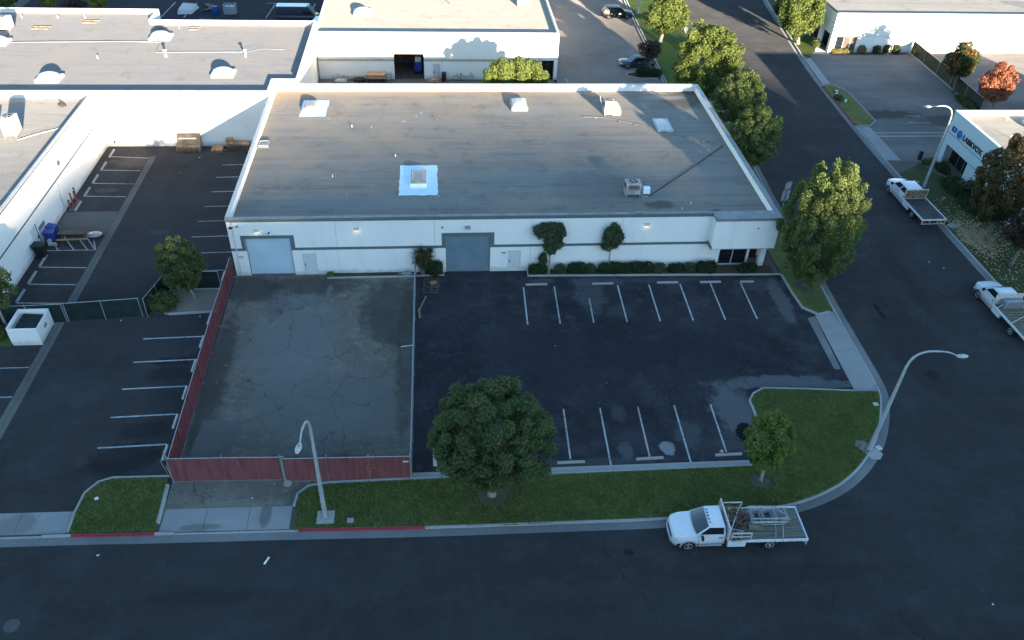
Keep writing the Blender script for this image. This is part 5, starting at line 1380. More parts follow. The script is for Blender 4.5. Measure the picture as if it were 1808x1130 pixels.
def pane(P, side, u0, u1, v0, v1, off=.006, skew=(0,0), bulge=0.0):
    """a window lying on one face of the glasshouse; u along the face, v up"""
    idx = {'front':(1,0), 'rear':(3,2), 'left':(0,3), 'right':(2,1)}[side]
    A, Bq = Vector(P['b'][idx[0]]), Vector(P['b'][idx[1]])
    D, C = Vector(P['t'][idx[0]]), Vector(P['t'][idx[1]])
    def at(u, v): return (A*(1-u)+Bq*u)*(1-v) + (D*(1-u)+C*u)*v
    q = [at(u0+skew[0],v0), at(u1+skew[1],v0), at(u1,v1), at(u0,v1)]
    nrm = (q[1]-q[0]).cross(q[3]-q[0]).normalized()
    cen = (A+Bq+C+D)/4
    body = sum((Vector(p) for p in P['b']+P['t']), Vector())/8
    if nrm.dot(cen-body) < 0: nrm = -nrm; q = q[::-1]
    if bulge:
        m = MB(); n = 8; low = []; top = []
        for k in range(n+1):
            u = k/n; e = bulge*(1-(2*u-1)**2)
            low.append(q[0]*(1-u)+q[1]*u+nrm*(off+e*1.2)-Vector((0,0,e*.35))); top.append(q[3]*(1-u)+q[2]*u+nrm*(off+e*.5))
        return m.add(low+top, [(k,k+1,n+2+k,n+1+k) for k in range(n)])
    o = [p+nrm*off for p in q]; b = [p-nrm*.01 for p in q]
    return MB().add(o+b, [(0,1,2,3),(0,4,5,1),(1,5,6,2),(2,6,7,3),(3,7,4,0)])
def wheel(root, x, y, r, w, rim='chrome', dual=False):
    s = 1 if y > 0 else -1
    m = MB()
    pr = [(r*.62,-w/2),(r*.93,-w/2),(r,-w*.32),(r,w*.32),(r*.93,w/2),(r*.62,w/2)]
    n = 24; v = []
    for rad, o in pr:
        for k in range(n):
            a = 2*math.pi*k/n; v.append((x+rad*math.cos(a), y+o*s, r+rad*math.sin(a)))
    f = [(i*n+k, i*n+(k+1)%n, (i+1)*n+(k+1)%n, (i+1)*n+k) for i in range(len(pr)-1) for k in range(n)]
    f += [tuple(range(n)), tuple((len(pr)-1)*n+k for k in range(n))]
    wl = m.add(v, f).build('wheel', M['tyre'], root, smooth=True)
    q = MB()
    yo = y+s*(w/2+.004)
    n = 20; v = []
    for rad, o in ((r*.62,0.0),(r*.56,.015),(r*.50,-.03),(r*.20,-.015),(r*.17,.03),(0.001,.032)):
        for k in range(n):
            a = 2*math.pi*k/n; v.append((x+rad*math.cos(a), yo+o*s, r+rad*math.sin(a)))
    q.add(v, [(i*n+k, i*n+(k+1)%n, (i+1)*n+(k+1)%n, (i+1)*n+k) for i in range(5) for k in range(n)])
    q.build('rim', M[rim], wl, smooth=True)
    h = MB()
    for k in range(6):
        a = 2*math.pi*k/6; h.disc((x+r*.36*math.cos(a), yo-s*.018, r+r*.36*math.sin(a)), r*.09, (0,1,0), .012, 8)
    h.build('hand_hole', M['black'], wl)
    return wl
def arch(root, x, y, r, R0, mat):
    """wheel opening: dark well and a flare round it"""
    s = 1 if y > 0 else -1
    m = MB(); n = 14
    pts = [(x+R0*math.cos(math.pi*k/n), r+R0*math.sin(math.pi*k/n)*.96) for k in range(n+1)]
    pts = [(x+R0, r*.85)] + pts + [(x-R0, r*.85)]
    o = [(p[0], y, p[1]) for p in pts]; i = [(x+(p[0]-x)*.86, y+s*.03, r+(p[1]-r)*.86 if p[1] > r else p[1]) for p in pts]
    k = len(pts)
    e = [(p[0], y-s*.05, p[2]) for p in o]
    m.add(o+i+e, [(a,a+1,k+a+1,k+a) for a in range(k-1)] + [(a,a+1,2*k+a+1,2*k+a) for a in range(k-1)])
    m.build('wheel_arch', mat, root, smooth=True)
    w = MB(); w.add([(p[0], y+s*.004, p[2]) for p in i], [tuple(range(k))])
    w.build('wheel_well', M['black'], root)

def work_truck(label, crew=False, bed='worn', head='white', group='white flatbed work trucks parked at the kerbs'):
    t = thing('flatbed_truck', label, 'truck', (0,0,0), 0, group)
    cb = 0.85 if not crew else -0.05                      # back of the cab
    WB = M['car_white']
    body = loft([(4.0,.50,.66,.98),(3.97,.68,.60,1.06),(3.88,.84,.55,1.15),(3.72,.93,.50,1.21),(3.45,.985,.50,1.28),(3.1,1.0,.50,1.33),(2.62,1.0,.50,1.37),(2.5,1.0,.46,1.37),(cb+.02,1.0,.46,1.37)]).build('cab_body', WB, t, smooth=True)
    hm, P = house((2.66,cb+.02,.95,.97),(1.90,cb+.12,.77,.79), 1.36, 2.0)
    cab = hm.build('cab_roof', WB, t, smooth=True, bevel=.04)
    pane(P,'front',.03,.97,.05,.93,.012,(0,0),.13).build('windscreen', M['glass_tint'], t, smooth=True)
    m = MB()
    for s in (1,-1): m.bar((2.7,s*.25,1.40),(2.62,s*.75,1.46),.02)
    m.build('wiper', M['black'], t)
    m = MB()
    for s in (1,-1): m.bar((3.70,s*.60,1.205),(2.72,s*.70,1.355),.012,.03)
    m.build('hood_crease', M['ac_grey'], t)
    for side in ('left','right'):
        L_ = [(.10,.92,.13,.86)] if not crew else [(.08,.46,.13,.86),(.52,.93,.13,.86)]
        for k, (u0,u1,v0,v1) in enumerate(L_):
            if side == 'right': u0, u1 = 1-u1, 1-u0
            sk = (-.03,0) if side == 'left' and k == 0 else ((0,.03) if side == 'right' and k == 0 else (0,0))
            pane(P,side,u0,u1,v0,v1,.012,sk).build('side_window', M['glass'], t)
    pane(P,'rear',.12,.88,.2,.8,.012).build('rear_window', M['glass'], t)
    # door shut lines, handles, mirrors
    doors = [(2.45,cb+.1)] if not crew else [(2.45,1.3),(1.28,cb+.1)]
    for s in (1,-1):
        for (xa,xb) in doors:
            d = MB(); y = s*1.003
            for (x0,z0,x1,z1) in ((xa,.62,xa+.02,1.36),(xb,.62,xb+.02,1.36),(xb,.60,xa+.02,.62)):
                d.box(x0,min(y,y+s*.004),z0,x1,max(y,y+s*.004),z1)
            dd = d.build('door', M['grey_metal'], t)
            MB().box(xb+.1,min(y,y+s*.035),1.16,xb+.32,max(y,y+s*.035),1.21).build('handle', M['black'], dd, bevel=.008)
        mm = MB().box(2.36,min(s*1.0,s*1.12),1.42,2.42,max(s*1.0,s*1.12),1.46); mm.box(2.30,min(s*1.12,s*1.36),1.34,2.42,max(s*1.12,s*1.36),1.62)
        mm.build('mirror', M['black'], t, bevel=.02)
        arch(t, 3.0, s*1.0, .41, .53, M['ac_grey'] if not crew else WB)
        MB().box(cb+.1,min(s*.93,s*1.02),.40,2.42,max(s*.93,s*1.02),.47).build('side_step', M['chrome'], t, bevel=.01)
    # grille, bumper, lamps
    MB().box(3.95,-.58,.68,4.02,.58,1.0).build('grille', M['chrome'], t, bevel=.02)
    MB().box(4.021,-.48,.74,4.03,.48,.95).build('grille_mesh', M['black'], t)
    MB().prism([(3.7,-.99),(3.9,-.9),(4.06,-.6),(4.1,0),(4.06,.6),(3.9,.9),(3.7,.99)],.42,.64).build('bumper', M['chrome'] if not crew else M['grey_metal'], t, bevel=.04)
    for s in (1,-1):
        MB().add([(3.97,s*.60,.86),(3.80,s*.93,.88),(3.78,s*.925,1.08),(3.95,s*.62,1.02),(3.7,s*.6,.86),(3.6,s*.9,.88),(3.6,s*.9,1.08),(3.7,s*.62,1.02)],[(0,1,2,3),(1,5,6,2),(3,2,6,7),(0,3,7,4),(0,4,5,1)]).build('headlight', M['lens'], t, bevel=.03)
    for k in range(5):
        MB().obox((1.86-.012*abs(k-2), (k-2)*.24, 2.035-.012*abs(k-2)), (.10,.07,.04)).build('roof_marker', M['black'], t, bevel=.008)
    # chassis
    c = MB()
    for s in (1,-1): c.box(-4.0,min(s*.36,s*.48),.62,3.6,max(s*.36,s*.48),.86)
    c.box(-2.12,-.95,.34,-1.88,.95,.50); c.box(2.9,-.9,.34,3.1,.9,.48); c.box(.2,-.95,.45,1.0,-.5,.8)
    c.build('chassis', M['black'], t)
    for s in (1,-1):
        wheel(t, 3.0, s*.87, .41, .27)
        wheel(t, -2.0, s*.92, .41, .26, 'cap_pale'); wheel(t, -2.0, s*.62, .41, .26, 'black')
    # bed
    bx0, bx1 = -4.1, cb-.10
    dk = MB().box(bx0,-1.18,1.00,bx1,1.18,1.07)
    dk.build('bed_frame', M['steel_white'], t)
    nb = 12
    for k in range(nb):
        y0 = -1.14+2.28*k/nb
        MB().box(bx0+.05,y0+.006,1.072,bx1-.03,y0+2.28/nb-.006,1.10+.004*(k%3)).build('bed_plank', M['wood_bed'] if bed == 'worn' else M['bed_dark'], t)
    r = MB()
    for s in (1,-1):
        r.box(bx0,min(s*1.16,s*1.24),.98,bx1,max(s*1.16,s*1.24),1.15)
        for k in range(9):
            x = bx0+.25+k*(bx1-bx0-.5)/8
            r.box(x-.05,min(s*1.24,s*1.275),1.0,x+.05,max(s*1.24,s*1.275),1.12)
    r.box(bx0-.06,-1.24,.98,bx0,1.24,1.15)
    r.build('side_rail', M['car_white'], t, bevel=.008)
    rear = MB()
    for y in (-1.2,-.42,.36,1.14): rear.box(bx0-.05,y,.62,bx0,y+.07,.98)
    rear.box(bx0-.05,-1.2,.60,bx0,1.21,.66)
    rear.build('rear_frame', M['cap_pale'] if not crew else M['tan_metal'], t)
    for s in (1,-1):
        MB().box(bx0-.075,min(s*.86,s*1.1),.72,bx0-.051,max(s*.86,s*1.1),.88).build('tail_light', M['red_light'], t)
        bxm = MB().box(bx1-1.15,min(s*1.0,s*1.2),.52,bx1-.05,max(s*1.0,s*1.2),.97); bxm.build('tool_box', M['car_white'], t, bevel=.02)
    h = MB()
    h.box(bx1-.02,-1.2,1.08,bx1+.06,1.2,1.16); h.box(bx1-.02,-1.2,2.02,bx1+.06,1.2,2.12)
    for y in (-1.2,1.12): h.box(bx1-.02,y,1.16,bx1+.06,y+.08,2.02)
    h.build('headboard_frame', M['steel_white'] if head == 'white' else M['tan_metal'], t)
    MB().box(bx1,-1.12,1.16,bx1+.04,1.12,2.02).build('headboard', M['steel_white'] if head == 'white' else M['rust'], t)
    return t, bx0, bx1

tr, b0, b1 = work_truck('white single cab flatbed truck loaded with scaffold frames at the front kerb')
# stake sides of the loaded truck
for s in (1,-1):
    m = MB()
    for x in (b1-.15, b1-1.35): m.bar((x,s*1.15,1.1),(x,s*1.15,1.78),.06)
    m.bar((b1-.15,s*1.15,1.75),(b1-1.35,s*1.15,1.75),.06)
    if s > 0: m.bar((b1-.15,s*1.15,1.42),(b1-1.35,s*1.15,1.42),.05)
    m.build('stake_rail', M['tan_metal'], tr)
MB().bar((b1-.1,.95,1.8),(b1-1.25,-1.1,1.5),.06).build('cross_bar', M['cap_pale'], tr)
for x in (-2.3,-2.75):
    MB().tube([(x-.2,-1.27,1.08),(x-.12,-.75,1.12),(x,.0,1.62),(x+.1,.75,1.6),(x+.16,1.26,1.1)], .022, 6).build('strap', M['stone'], tr)
tr.location = (17.42, 29.86, 0); tr.rotation_euler = (0,0,math.pi+R(-1.5))
def to_world(root, p):
    return Matrix.Rotation(root.rotation_euler.z,4,'Z') @ Vector(p) + root.location
def scaffold(label, root, c, rz, n, mats, size, seed, flat=True):
    t = thing('scaffold_bundle', label, 'scaffolding', (0,0,0), 0, 'scaffold frames loaded on the front truck')
    r = random.Random(seed)
    for k in range(n):
        L_, H = size[0]*r.uniform(.85,1.05), size[1]*r.uniform(.85,1.05)
        dx, dy, z = r.uniform(-.12,.12), r.uniform(-.1,.1), .03+k*.065
        if not flat: dx, dy = r.uniform(-.3,.3), r.uniform(-.45,.45)
        a = r.uniform(-.06,.06) if flat else r.uniform(-.8,.8)
        ca, sa = math.cos(a), math.sin(a)
        def q(x, y, zz=0.0): return (dx+x*ca-y*sa, dy+x*sa+y*ca, z+zz)
        m = MB()
        for y in (-H/2, H/2): m.tube([q(-L_/2,y), q(L_/2,y)], .028, 6)
        for x in (-L_/2+.1, -L_/6, L_/6, L_/2-.1): m.tube([q(x,-H/2), q(x,H/2)], .022, 6)
        m.tube([q(-L_/6,-H/2), q(-L_/2+.1,H/4)], .02, 6)
        m.build('scaffold_frame', mats[k % len(mats)], t)
    t.location = to_world(root, c); t.rotation_euler.z = root.rotation_euler.z+rz
    return t
scaffold('stack of grey steel scaffold frames strapped on the middle of the loaded truck bed', tr, (-2.05,-.38,1.11), 0, 9, [M['scaffold'], M['galv'], M['scaffold']], (2.3,.95), 3)
scaffold('tangle of rusty brown scaffold parts inside the stake rails behind the truck cab', tr, (b1-.75,-.35,1.11), 1.4, 10, [M['scaffold_rust'], M['scaffold_rust'], M['wood'], M['wood_warm']], (1.3,.55), 5, False)
scaffold('loose pale and rusty rails at the open side behind the truck cab', tr, (b1-.75,.72,1.11), .2, 5, [M['wood'], M['scaffold'], M['scaffold_rust']], (1.0,.6), 6, False)
m = MB().box(-.42,-.13,0,.42,.13,.22)
o = m.build('plank_block', M['wood'], None, bevel=.01)
w = to_world(tr, (-1.15,.33,1.11)); o.location = w; o.rotation_euler.z = tr.rotation_euler.z
tag(o, 'grey timber block under the near edge of the stacked scaffold frames', 'timber')

t2, c0, c1 = work_truck('white crew cab flatbed truck with a rusty headboard and empty dark bed', True, 'dark', 'rust')
t2.location = (47.30, 68.25, 0); t2.rotation_euler = (0,0,math.pi/2+R(1.5))
t3, c0, c1 = work_truck('white flatbed truck with a pipe rack, cut off by the right edge', False, 'worn', 'white')
m = MB()
for x in (c1-.55, c1-2.6):
    m.bar((x,1.2,1.1),(x-.0,.45,1.75),.05); m.bar((x,.45,1.75),(x,-.8,1.75),.05); m.bar((x,-.8,1.75),(x,-1.2,1.1),.05)
m.build('bed_rack', M['cap_pale'], t3)
m = MB(); m.box(c1-.7,-1.0,1.11,c1-.15,.75,1.75); m.build('bed_box', M['grey_metal'], t3, bevel=.02)
m = MB()
for k in range(5): m.bar((c1-1.2-.35*k,.9,1.16),(c1-1.3-.35*k,-1.0,1.16),.06)
m.build('bed_crossbar', M['wood'], t3)
t3.location = (47.05, 50.1, 0); t3.rotation_euler = (0,0,math.pi/2+R(1.2))

def car(label, loc, rz, paint, suv=True, L_=4.75, lights=True, group=None, name='parked_car', cat='car'):
    t = thing(name, label, cat, (0,0,0), 0, group)
    h = L_/2; W_ = .93
    zr = 1.70 if suv else 1.45; zb = 1.03 if suv else .92
    loft([(h,.62,.42,.72),(h-.10,.80,.32,.84),(h-.45,.90,.26,.93),(h-1.25,W_,.24,zb),(0,W_,.24,zb+.02),(-h+.7,W_,.26,zb+.03),(-h+.12,.86,.32,zb),(-h,.72,.42,.92)]).build('body', paint, t, smooth=True)
    hm, P = house((h-1.2,-h+.14,.83,.80),(h-2.05,-h+.62 if suv else -h+1.2,.66,.64), zb+.0, zr, .03)
    hm.build('roof', paint, t, smooth=True, bevel=.05)
    pane(P,'front',.05,.95,.08,.94,.014).build('windscreen', M['glass'], t)
    pane(P,'rear',.08,.92,.15,.9,.014).build('rear_window', M['glass'], t)
    for side in ('left','right'):
        for (u0,u1) in ((.08,.38),(.41,.68),(.71,.93)):
            a, b = (u0,u1) if side == 'left' else (1-u1,1-u0)
            pane(P,side,a,b,.12,.86,.014).build('side_window', M['glass'], t)
        s = 1 if side == 'left' else -1
        MB().box(h-1.5,min(s*.9,s*1.06),zb+.02,h-1.32,max(s*.9,s*1.06),zb+.17).build('mirror', paint, t, bevel=.03)
        for x in (h-.95, -h+.98):
            arch(t, x, s*(W_-.015), .35, .45, paint); wheel(t, x, s*(W_-.10), .35, .22)
        MB().box(h-.32,min(s*.52,s*.82),.66,h-.03,max(s*.52,s*.82),.80).build('headlight', M['lens'], t, bevel=.03)
        MB().box(-h+.005,min(s*.52,s*.84),.80,-h+.12,max(s*.52,s*.84),1.02).build('tail_light', M['red_light'], t, bevel=.02)
        if suv: MB().bar((h-2.2,s*.6,zr+.06),(-h+.75,s*.58,zr+.06),.035).build('roof_rail', M['chrome'], t)
        MB().box(-.1,min(s*.93,s*.965),.82,.1,max(s*.93,s*.965),.86).build('handle', M['chrome'], t)
    MB().box(h-.02,-.3,.5,h+.012,.3,.62).build('number_plate', M['cap_pale'], t)
    t.location = loc; t.rotation_euler = (0,0,rz)
    return t
car('black car with red tail lights and silver window trim, in the lit back lot', (27.35,124.4,0), R(2), M['car_black'])
car('dark navy car behind the small planter, front facing left', (26.5,105.0,0), math.pi+R(4), M['car_navy'], False)
car('pale silver car half hidden behind the lettered building', (71.4,84.3,0), R(95), M['car_silver'], False)
# van with white graphics, dark side; navy van in the back car park; pale van at the gap
def van(label, loc, rz, paint, roof, L_=5.6, marks=False, H=2.45, group=None):
    t = thing('van', label, 'van', (0,0,0), 0, group)
    h = L_/2
    loft([(h,.66,.45,.9),(h-.12,.88,.35,1.05),(h-.8,.97,.3,1.25),(h-1.0,1.0,.3,1.3),(-h+.05,1.0,.3,1.3),(-h,.96,.36,1.3)]).build('body', paint, t, smooth=True)
    hm, P = house((h-.78,-h+.02,.95,.96),(h-1.55,-h+.06,.83,.84), 1.28, H, .04)
    hm.build('upper_body', paint, t, smooth=True, bevel=.05)
    MB().box(-h+.2,-.74,H+.01,h-1.8,.74,H+.055).build('roof_panel', roof, t, bevel=.03)
    pane(P,'front',.05,.95,.08,.8,.014).build('windscreen', M['glass_tint'], t)
    for side in ('left','right'):
        s = 1 if side == 'left' else -1
        a, b = (.06,.26) if side == 'left' else (.74,.94)
        pane(P,side,a,b,.08,.6,.014).build('side_window', M['glass'], t)
        for x in (h-1.0,-h+1.1): wheel(t, x, s*.88, .36, .24)
        MB().box(h-.3,min(s*.55,s*.86),.72,h-.05,max(s*.55,s*.86),.92).build('headlight', M['lens'], t, bevel=.03)
        MB().box(-h-.01,min(s*.75,s*.93),.9,-h+.05,max(s*.75,s*.93),1.25).build('tail_light', M['red_light'], t)
        if marks:
            r = random.Random(4); m = MB()
            for k in range(9):
                x = h-1.9-k*.4
                m.obox((x, s*(1.005), .75+.28*r.random()), (.32,.012,.07), 0, 0)
                m.obox((x+.1, s*(.965), 1.45+.3*r.random()), (.08,.05,.3), 0, s*.12)
            m.build('side_graphics', M['coating'], t)
    t.location = loc; t.rotation_euler = (0,0,rz)
    return t
van('navy van with a pale roof parked in shade beyond the white roof', (-19.6,121.2,0), 0, M['car_navy'], M['car_white'], 6.2)
van('pale blue-white van end showing behind the cream workshop wall', (-16.0,115.5,0), R(80), M['car_silver'], M['car_white'], 5.4)
van('black van with white graphics and pale roof at the right edge behind the sign building', (73.6,87.8,0), R(88), M['car_black'], M['car_white'], 5.6, True)
M['manhole'] = plain('dull_iron', (0.062, 0.064, 0.066), 0.7, var=0.2, scale=8)
M['red_pole_dark'] = plain('dull_red_post', (0.19, 0.10, 0.105), 0.6)
# ------------------------------------------------------------------ fences
def slat_panel(m, a, b, z0, z1, pitch=.085, side=1, jitter=.004, seed=1):
    """upright privacy slats woven in a chain link bay"""
    r = random.Random(seed)
    a, b = Vector(a), Vector(b); L_ = (b-a).length; t = (b-a)/L_
    nrm = Vector((-t.y, t.x))*side
    n = int(L_/pitch)
    for k in range(n):
        p = a+t*(k*pitch+.004); q = a+t*((k+1)*pitch-.004)
        o = r.uniform(-jitter, jitter)+.004*(k%2)
        top = z1-r.uniform(0,.03)
        p = p+nrm*o; q = q+nrm*o
        m.add([(p.x,p.y,z0),(q.x,q.y,z0),(q.x,q.y,top),(p.x,p.y,top)], [(0,1,2,3)])
    return m
def post(x, y, h, r=.03, name='post', parent=None, foot=False, mat='galv'):
    m = MB().tube([(x,y,-.02),(x,y,h)], r, 8); m.ball((x,y,h),(r*1.15,r*1.15,r),8,4,top=True)
    if foot: m.disc((x,y,.02), .10, (0,0,1), .05, 9)
    return m.build(name, M[mat], parent)
def slat_fence(name, label, pts, h, mats, lean=0, group=None, rail=True, pitch=.085, posts=True, foot=None, pmat='galv'):
    t = thing(name, label, 'fence', (pts[0][0], pts[0][1], 0), 0, group)
    for i in range(len(pts)-1):
        a, b = pts[i], pts[i+1]
        m = slat_panel(MB(), a, b, .05, h-.03, pitch, seed=i)
        m.build('slat_panel', mats[i % len(mats)], t)
        if rail: MB().tube([(a[0],a[1],h),(b[0],b[1],h)], .025, 6).build('top_rail', M['galv'], t)
        MB().tube([(a[0],a[1],.06),(b[0],b[1],.06)], .012, 5).build('bottom_wire', M['wire'], t)
    if posts:
        for i, p in enumerate(pts):
            d = foot or (0,0)
            post(p[0]+d[0], p[1]+d[1]+(0 if foot else .055), h+(.02 if foot else .16), .022 if foot else .03, 'post', t, foot is not None, pmat)
    return t
RF = 'red slatted fences round the empty yard'
slat_fence('slat_fence', 'long dark red slatted chain link fence along the left side of the yard', [(-17.32,36.0),(-17.38,38.6),(-17.44,41.9),(-17.5,45.1),(-17.55,48.3),(-17.6,51.6),(-17.6,55.0),(-17.62,58.2)], 2.05, [M['red_slats_in']], group=RF, foot=(.07,0), pmat='red_pole_dark')
gt = slat_fence('sliding_gate', 'wide faded red slatted sliding gate across the yard driveway', [(-17.35,35.86),(-14.0,35.78),(-10.45,35.66)], 2.2, [M['red_slats']], group=RF)
gt['category'] = 'gate'
f2 = slat_fence('slat_fence', 'faded red slatted front fence panel with orange graffiti, beside the gate', [(-10.2,35.52),(-7.55,35.46),(-4.9,35.40),(-2.3,35.34)], 2.2, [M['red_slats']], group=RF)
# graffiti: two short rows of orange scrawl on the outer face
m = MB(); ys = 35.33
def stroke(pts, r=.022):
    m.tube([(p[0], ys, p[1]) for p in pts], r, 5)
bx = -5.15
for dx in (0.05,.42,.60): stroke([(bx+dx,1.62),(bx+dx+.04,1.28)])
stroke([(bx+.05,1.3),(bx+.25,1.27)]); stroke([(bx+.42,1.6),(bx+.62,1.6)]); stroke([(bx+.42,1.3),(bx+.62,1.29)])
stroke([(bx+.8,1.3),(bx+.88,1.6),(bx+.98,1.3)]); stroke([(bx+.12,1.52),(bx+.3,1.6),(bx+.3,1.42),(bx+.15,1.4)])
for k in range(6): stroke([(bx+.02+k*.17,.92+.05*(k%2)),(bx+.1+k*.17,1.16-.06*(k%3)),(bx+.16+k*.17,.92+.04*(k%3))], .018)
stroke([(bx,1.2),(bx+.35,1.23),(bx+.95,1.17)], .014)
m.build('graffiti', M['graffiti'], f2)
MB().box(-2.75, 35.25, 1.75, -2.4, 35.29, 1.83).build('cable_tie', M['paper'], f2)
MB().tube([(-10.3,35.5,.0),(-10.3,35.5,2.45)], .055, 8).build('gate_post', M['galv'], gt)
MB().disc((-10.15,35.35,.06), .26, (0,0,1), .14, 9).build('post_footing', M['curb'], gt)
MB().tube([(-17.62,36.4,.0),(-17.62,36.4,2.3)], .045, 8).build('gate_post', M['galv'], gt)
m = MB(); m.tube([(-17.9,36.55,.05),(-17.75,35.9,2.0)], .03, 6); m.tube([(-17.3,35.75,.05),(-17.6,36.1,1.3)], .025, 6); m.build('gate_brace', M['galv'], gt)
# chain link fence between yard and car park
t = thing('chain_link_fence', 'tall grey chain link fence between the yard and the dark car park', 'fence', (-2.25,35.4,0))
for (y0, y1) in ((35.4,38.6),(38.6,41.9),(41.9,45.2),(45.2,48.5),(48.5,51.8),(51.8,55.1),(55.1,58.0)):
    m = MB(); s = .075; h = 2.15
    def wire(ya, za, yb, zb):
        m.add([(-2.253,ya-.004,za),(-2.253,ya+.004,za),(-2.253,yb+.004,zb),(-2.253,yb-.004,zb)], [(0,1,2,3)])
        m.add([(-2.257,ya,za-.002),(-2.249,ya,za+.002),(-2.249,yb,zb+.002),(-2.257,yb,zb-.002)], [(0,1,2,3)])
    L_ = y1-y0
    k = -h
    while k < L_:
        a, b = max(0,k), min(L_,k+h)
        if b > a+.01:
            wire(y0+a, .05+a-k, y0+b, .05+b-k); wire(y0+a, .05+h-(a-k), y0+b, .05+h-(b-k))
        k += s
    m.build('wire_mesh', M['wire'], t)
    MB().tube([(-2.25,y0,2.2),(-2.25,y1,2.2)], .024, 6).build('top_rail', M['galv'], t)
    post(-2.25, y0, 2.22, .032, 'post', t)
post(-2.25, 58.0, 2.5, .04, 'post', t)
# dark screened gates and fences on the left
def screen_fence(label, pts, h, mat, cat='fence', name='screen_fence', group=None, tilt=0):
    t = thing(name, label, cat, (pts[0][0], pts[0][1], 0), 0, group)
    for i in range(len(pts)-1):
        a, b = Vector(pts[i]), Vector(pts[i+1])
        n = max(2, int((b-a).length/.5)); r = random.Random(i+int(h*10))
        m = MB(); v = []
        nrm = Vector((-(b-a).y, (b-a).x)).normalized()
        for k in range(n+1):
            p = a+(b-a)*k/n
            for z in (.06, h*.5, h-.02):
                q = p+nrm*(r.uniform(-.02,.02))
                v.append((q.x, q.y, z - (r.uniform(0,.02) if z > 1 else 0)))
        m.add(v, [(k*3+j, (k+1)*3+j, (k+1)*3+j+1, k*3+j+1) for k in range(n) for j in range(2)])
        m.build('screen', mat, t, smooth=True)
        MB().tube([(a.x,a.y,h),(b.x,b.y,h)], .024, 6).build('top_rail', M['galv'], t)
    for p in pts: post(p[0], p[1], h+.03, .034, 'post', t)
    return t
GS_ = 'dark screened fences across the left lot'
screen_fence('dark green screened fence panel behind the white trash enclosure', [(-34.6,52.35),(-32,52.45),(-29.35,52.55)], 1.8, M['screen'], group=GS_)
screen_fence('long dark green screened gate across the left lot drive lane', [(-29.2,52.6),(-26.5,52.82),(-23.75,53.08)], 1.82, M['screen'], 'gate', 'screen_gate', group=GS_)
screen_fence('short dark screened return fence beside the gravel bed', [(-23.35,53.02),(-22.9,54.8),(-22.5,56.58)], 1.8, M['screen'], group=GS_)
screen_fence('dark green screened fence behind the rounded tree in the gravel bed', [(-22.4,56.58),(-20.4,56.58),(-18.35,56.58)], 1.8, M['screen'], group=GS_)
screen_fence('green screened chain link fence from the far white wall to the orange tree', [(67.35,110.1),(67.3,106.3),(67.2,102.4),(67.05,98.4),(66.95,94.5),(66.8,90.3)], 1.85, M['screen2'])

# ------------------------------------------------------------------ street lights
def street_light(label, loc, rz, h, reach, mat, sag=.25):
    t = thing('street_light', label, 'street light', (0,0,0), 0, 'curved arm street lights')
    MB().tube([(0,0,.1),(0,0,.5),(0,0,h)], [.17,.15,.085], 12).build('pole', mat, t, smooth=True)
    pts = [(0,0,h-.05),(.06,0,h+.45),(.28,0,h+.95),(.7,0,h+1.25),(1.25,0,h+1.36),(reach*.75,0,h+1.30),(reach,0,h+1.30-sag)]
    MB().tube(smooth_line(pts, 4), [.082]*8+[.065]*10+[.05]*7, 10).build('arm', mat, t, smooth=True)
    hd = MB(); z = h+1.30-sag
    hd.ball((reach+.30,0,z-.02),(.40,.17,.11),14,8)
    l = hd.build('lamp_head', M['cap_pale'], t, smooth=True)
    MB().ball((reach+.36,0,z-.07),(.26,.14,.10),12,6).build('lens', M['lens'], l, smooth=True)
    MB().disc((reach+.2,0,z+.11), .05, (0,0,1), .09, 8).build('photocell', M['grey_metal'], l)
    m = MB().tube([(0,0,.08),(0,0,.2)], [.22,.19], 12); 
    for k in range(4): m.disc((.16*math.cos(k*1.57+.8),.16*math.sin(k*1.57+.8),.16), .03, (0,0,1), .16, 6)
    m.build('base_cap', M['grey_metal'], t)
    for z in (1.6, 2.6): MB().box(-.03,-.155,z,.03,-.1,z+.12).build('label_plate', M['cap_pale'], t)
    t.location = loc; t.rotation_euler = (0,0,rz)
    return t
street_light('curved arm street light on a square concrete base in the front lawn', (-7.48,32.45,0), R(-97), 7.85, 1.95, M['pole'], .3)
street_light('tall curved arm street light leaning over the road at the corner lawn', (29.0,36.25,0), R(-3), 7.75, 2.95, M['pole'], .3)
street_light('sunlit curved arm street light in front of the lettered building, its arm pointing left', (50.6,72.1,0), R(176), 7.75, 2.45, M['pole'], .05)
MB().box(-8.0,31.98,-.02,-6.95,32.95,.17).build('light_footing', M['curb'], kind='structure', bevel=.02)
MB().prism([(28.2,36.75),(28.45,37.15),(29.0,37.1),(29.85,35.85),(29.5,35.45),(28.9,35.5)], -.02, .115).build('light_footing', M['curb'], kind='structure')
def flat_box(label, x, y, w, d, mat, rz=0, name='utility_box', h=.06):
    o = MB().obox((0,0,h/2), (w,d,h)).build(name, M[mat], None, bevel=.012); o.location = (x,y,.10); o.rotation_euler.z = rz
    tag(o, label, 'utility box', 'utility box lids set in the lawns')
flat_box('pale utility lid in the grass beside the corner street light', 29.75,36.4,.42,.36,'cap_pale',.2)
flat_box('pale utility lid in the lawn near the car park driveway', 31.4,40.6,.38,.34,'cap_pale',.1)
flat_box('grey utility lid in the grass beside the front street light footing', -5.95,32.15,.4,.36,'curb',0)
flat_box('grey square utility lid in the grass behind the empty flatbed truck', 49.75,64.5,.85,.75,'curb',.5)
flat_box('small pale utility lid in the grass ahead of the crew cab truck', 50.4,73.2,.4,.34,'curb',.2)
m = MB().disc((0,0,.006), .42, (0,0,1), .012, 26); m.disc((0,0,.013), .36, (0,0,1), .004, 26)
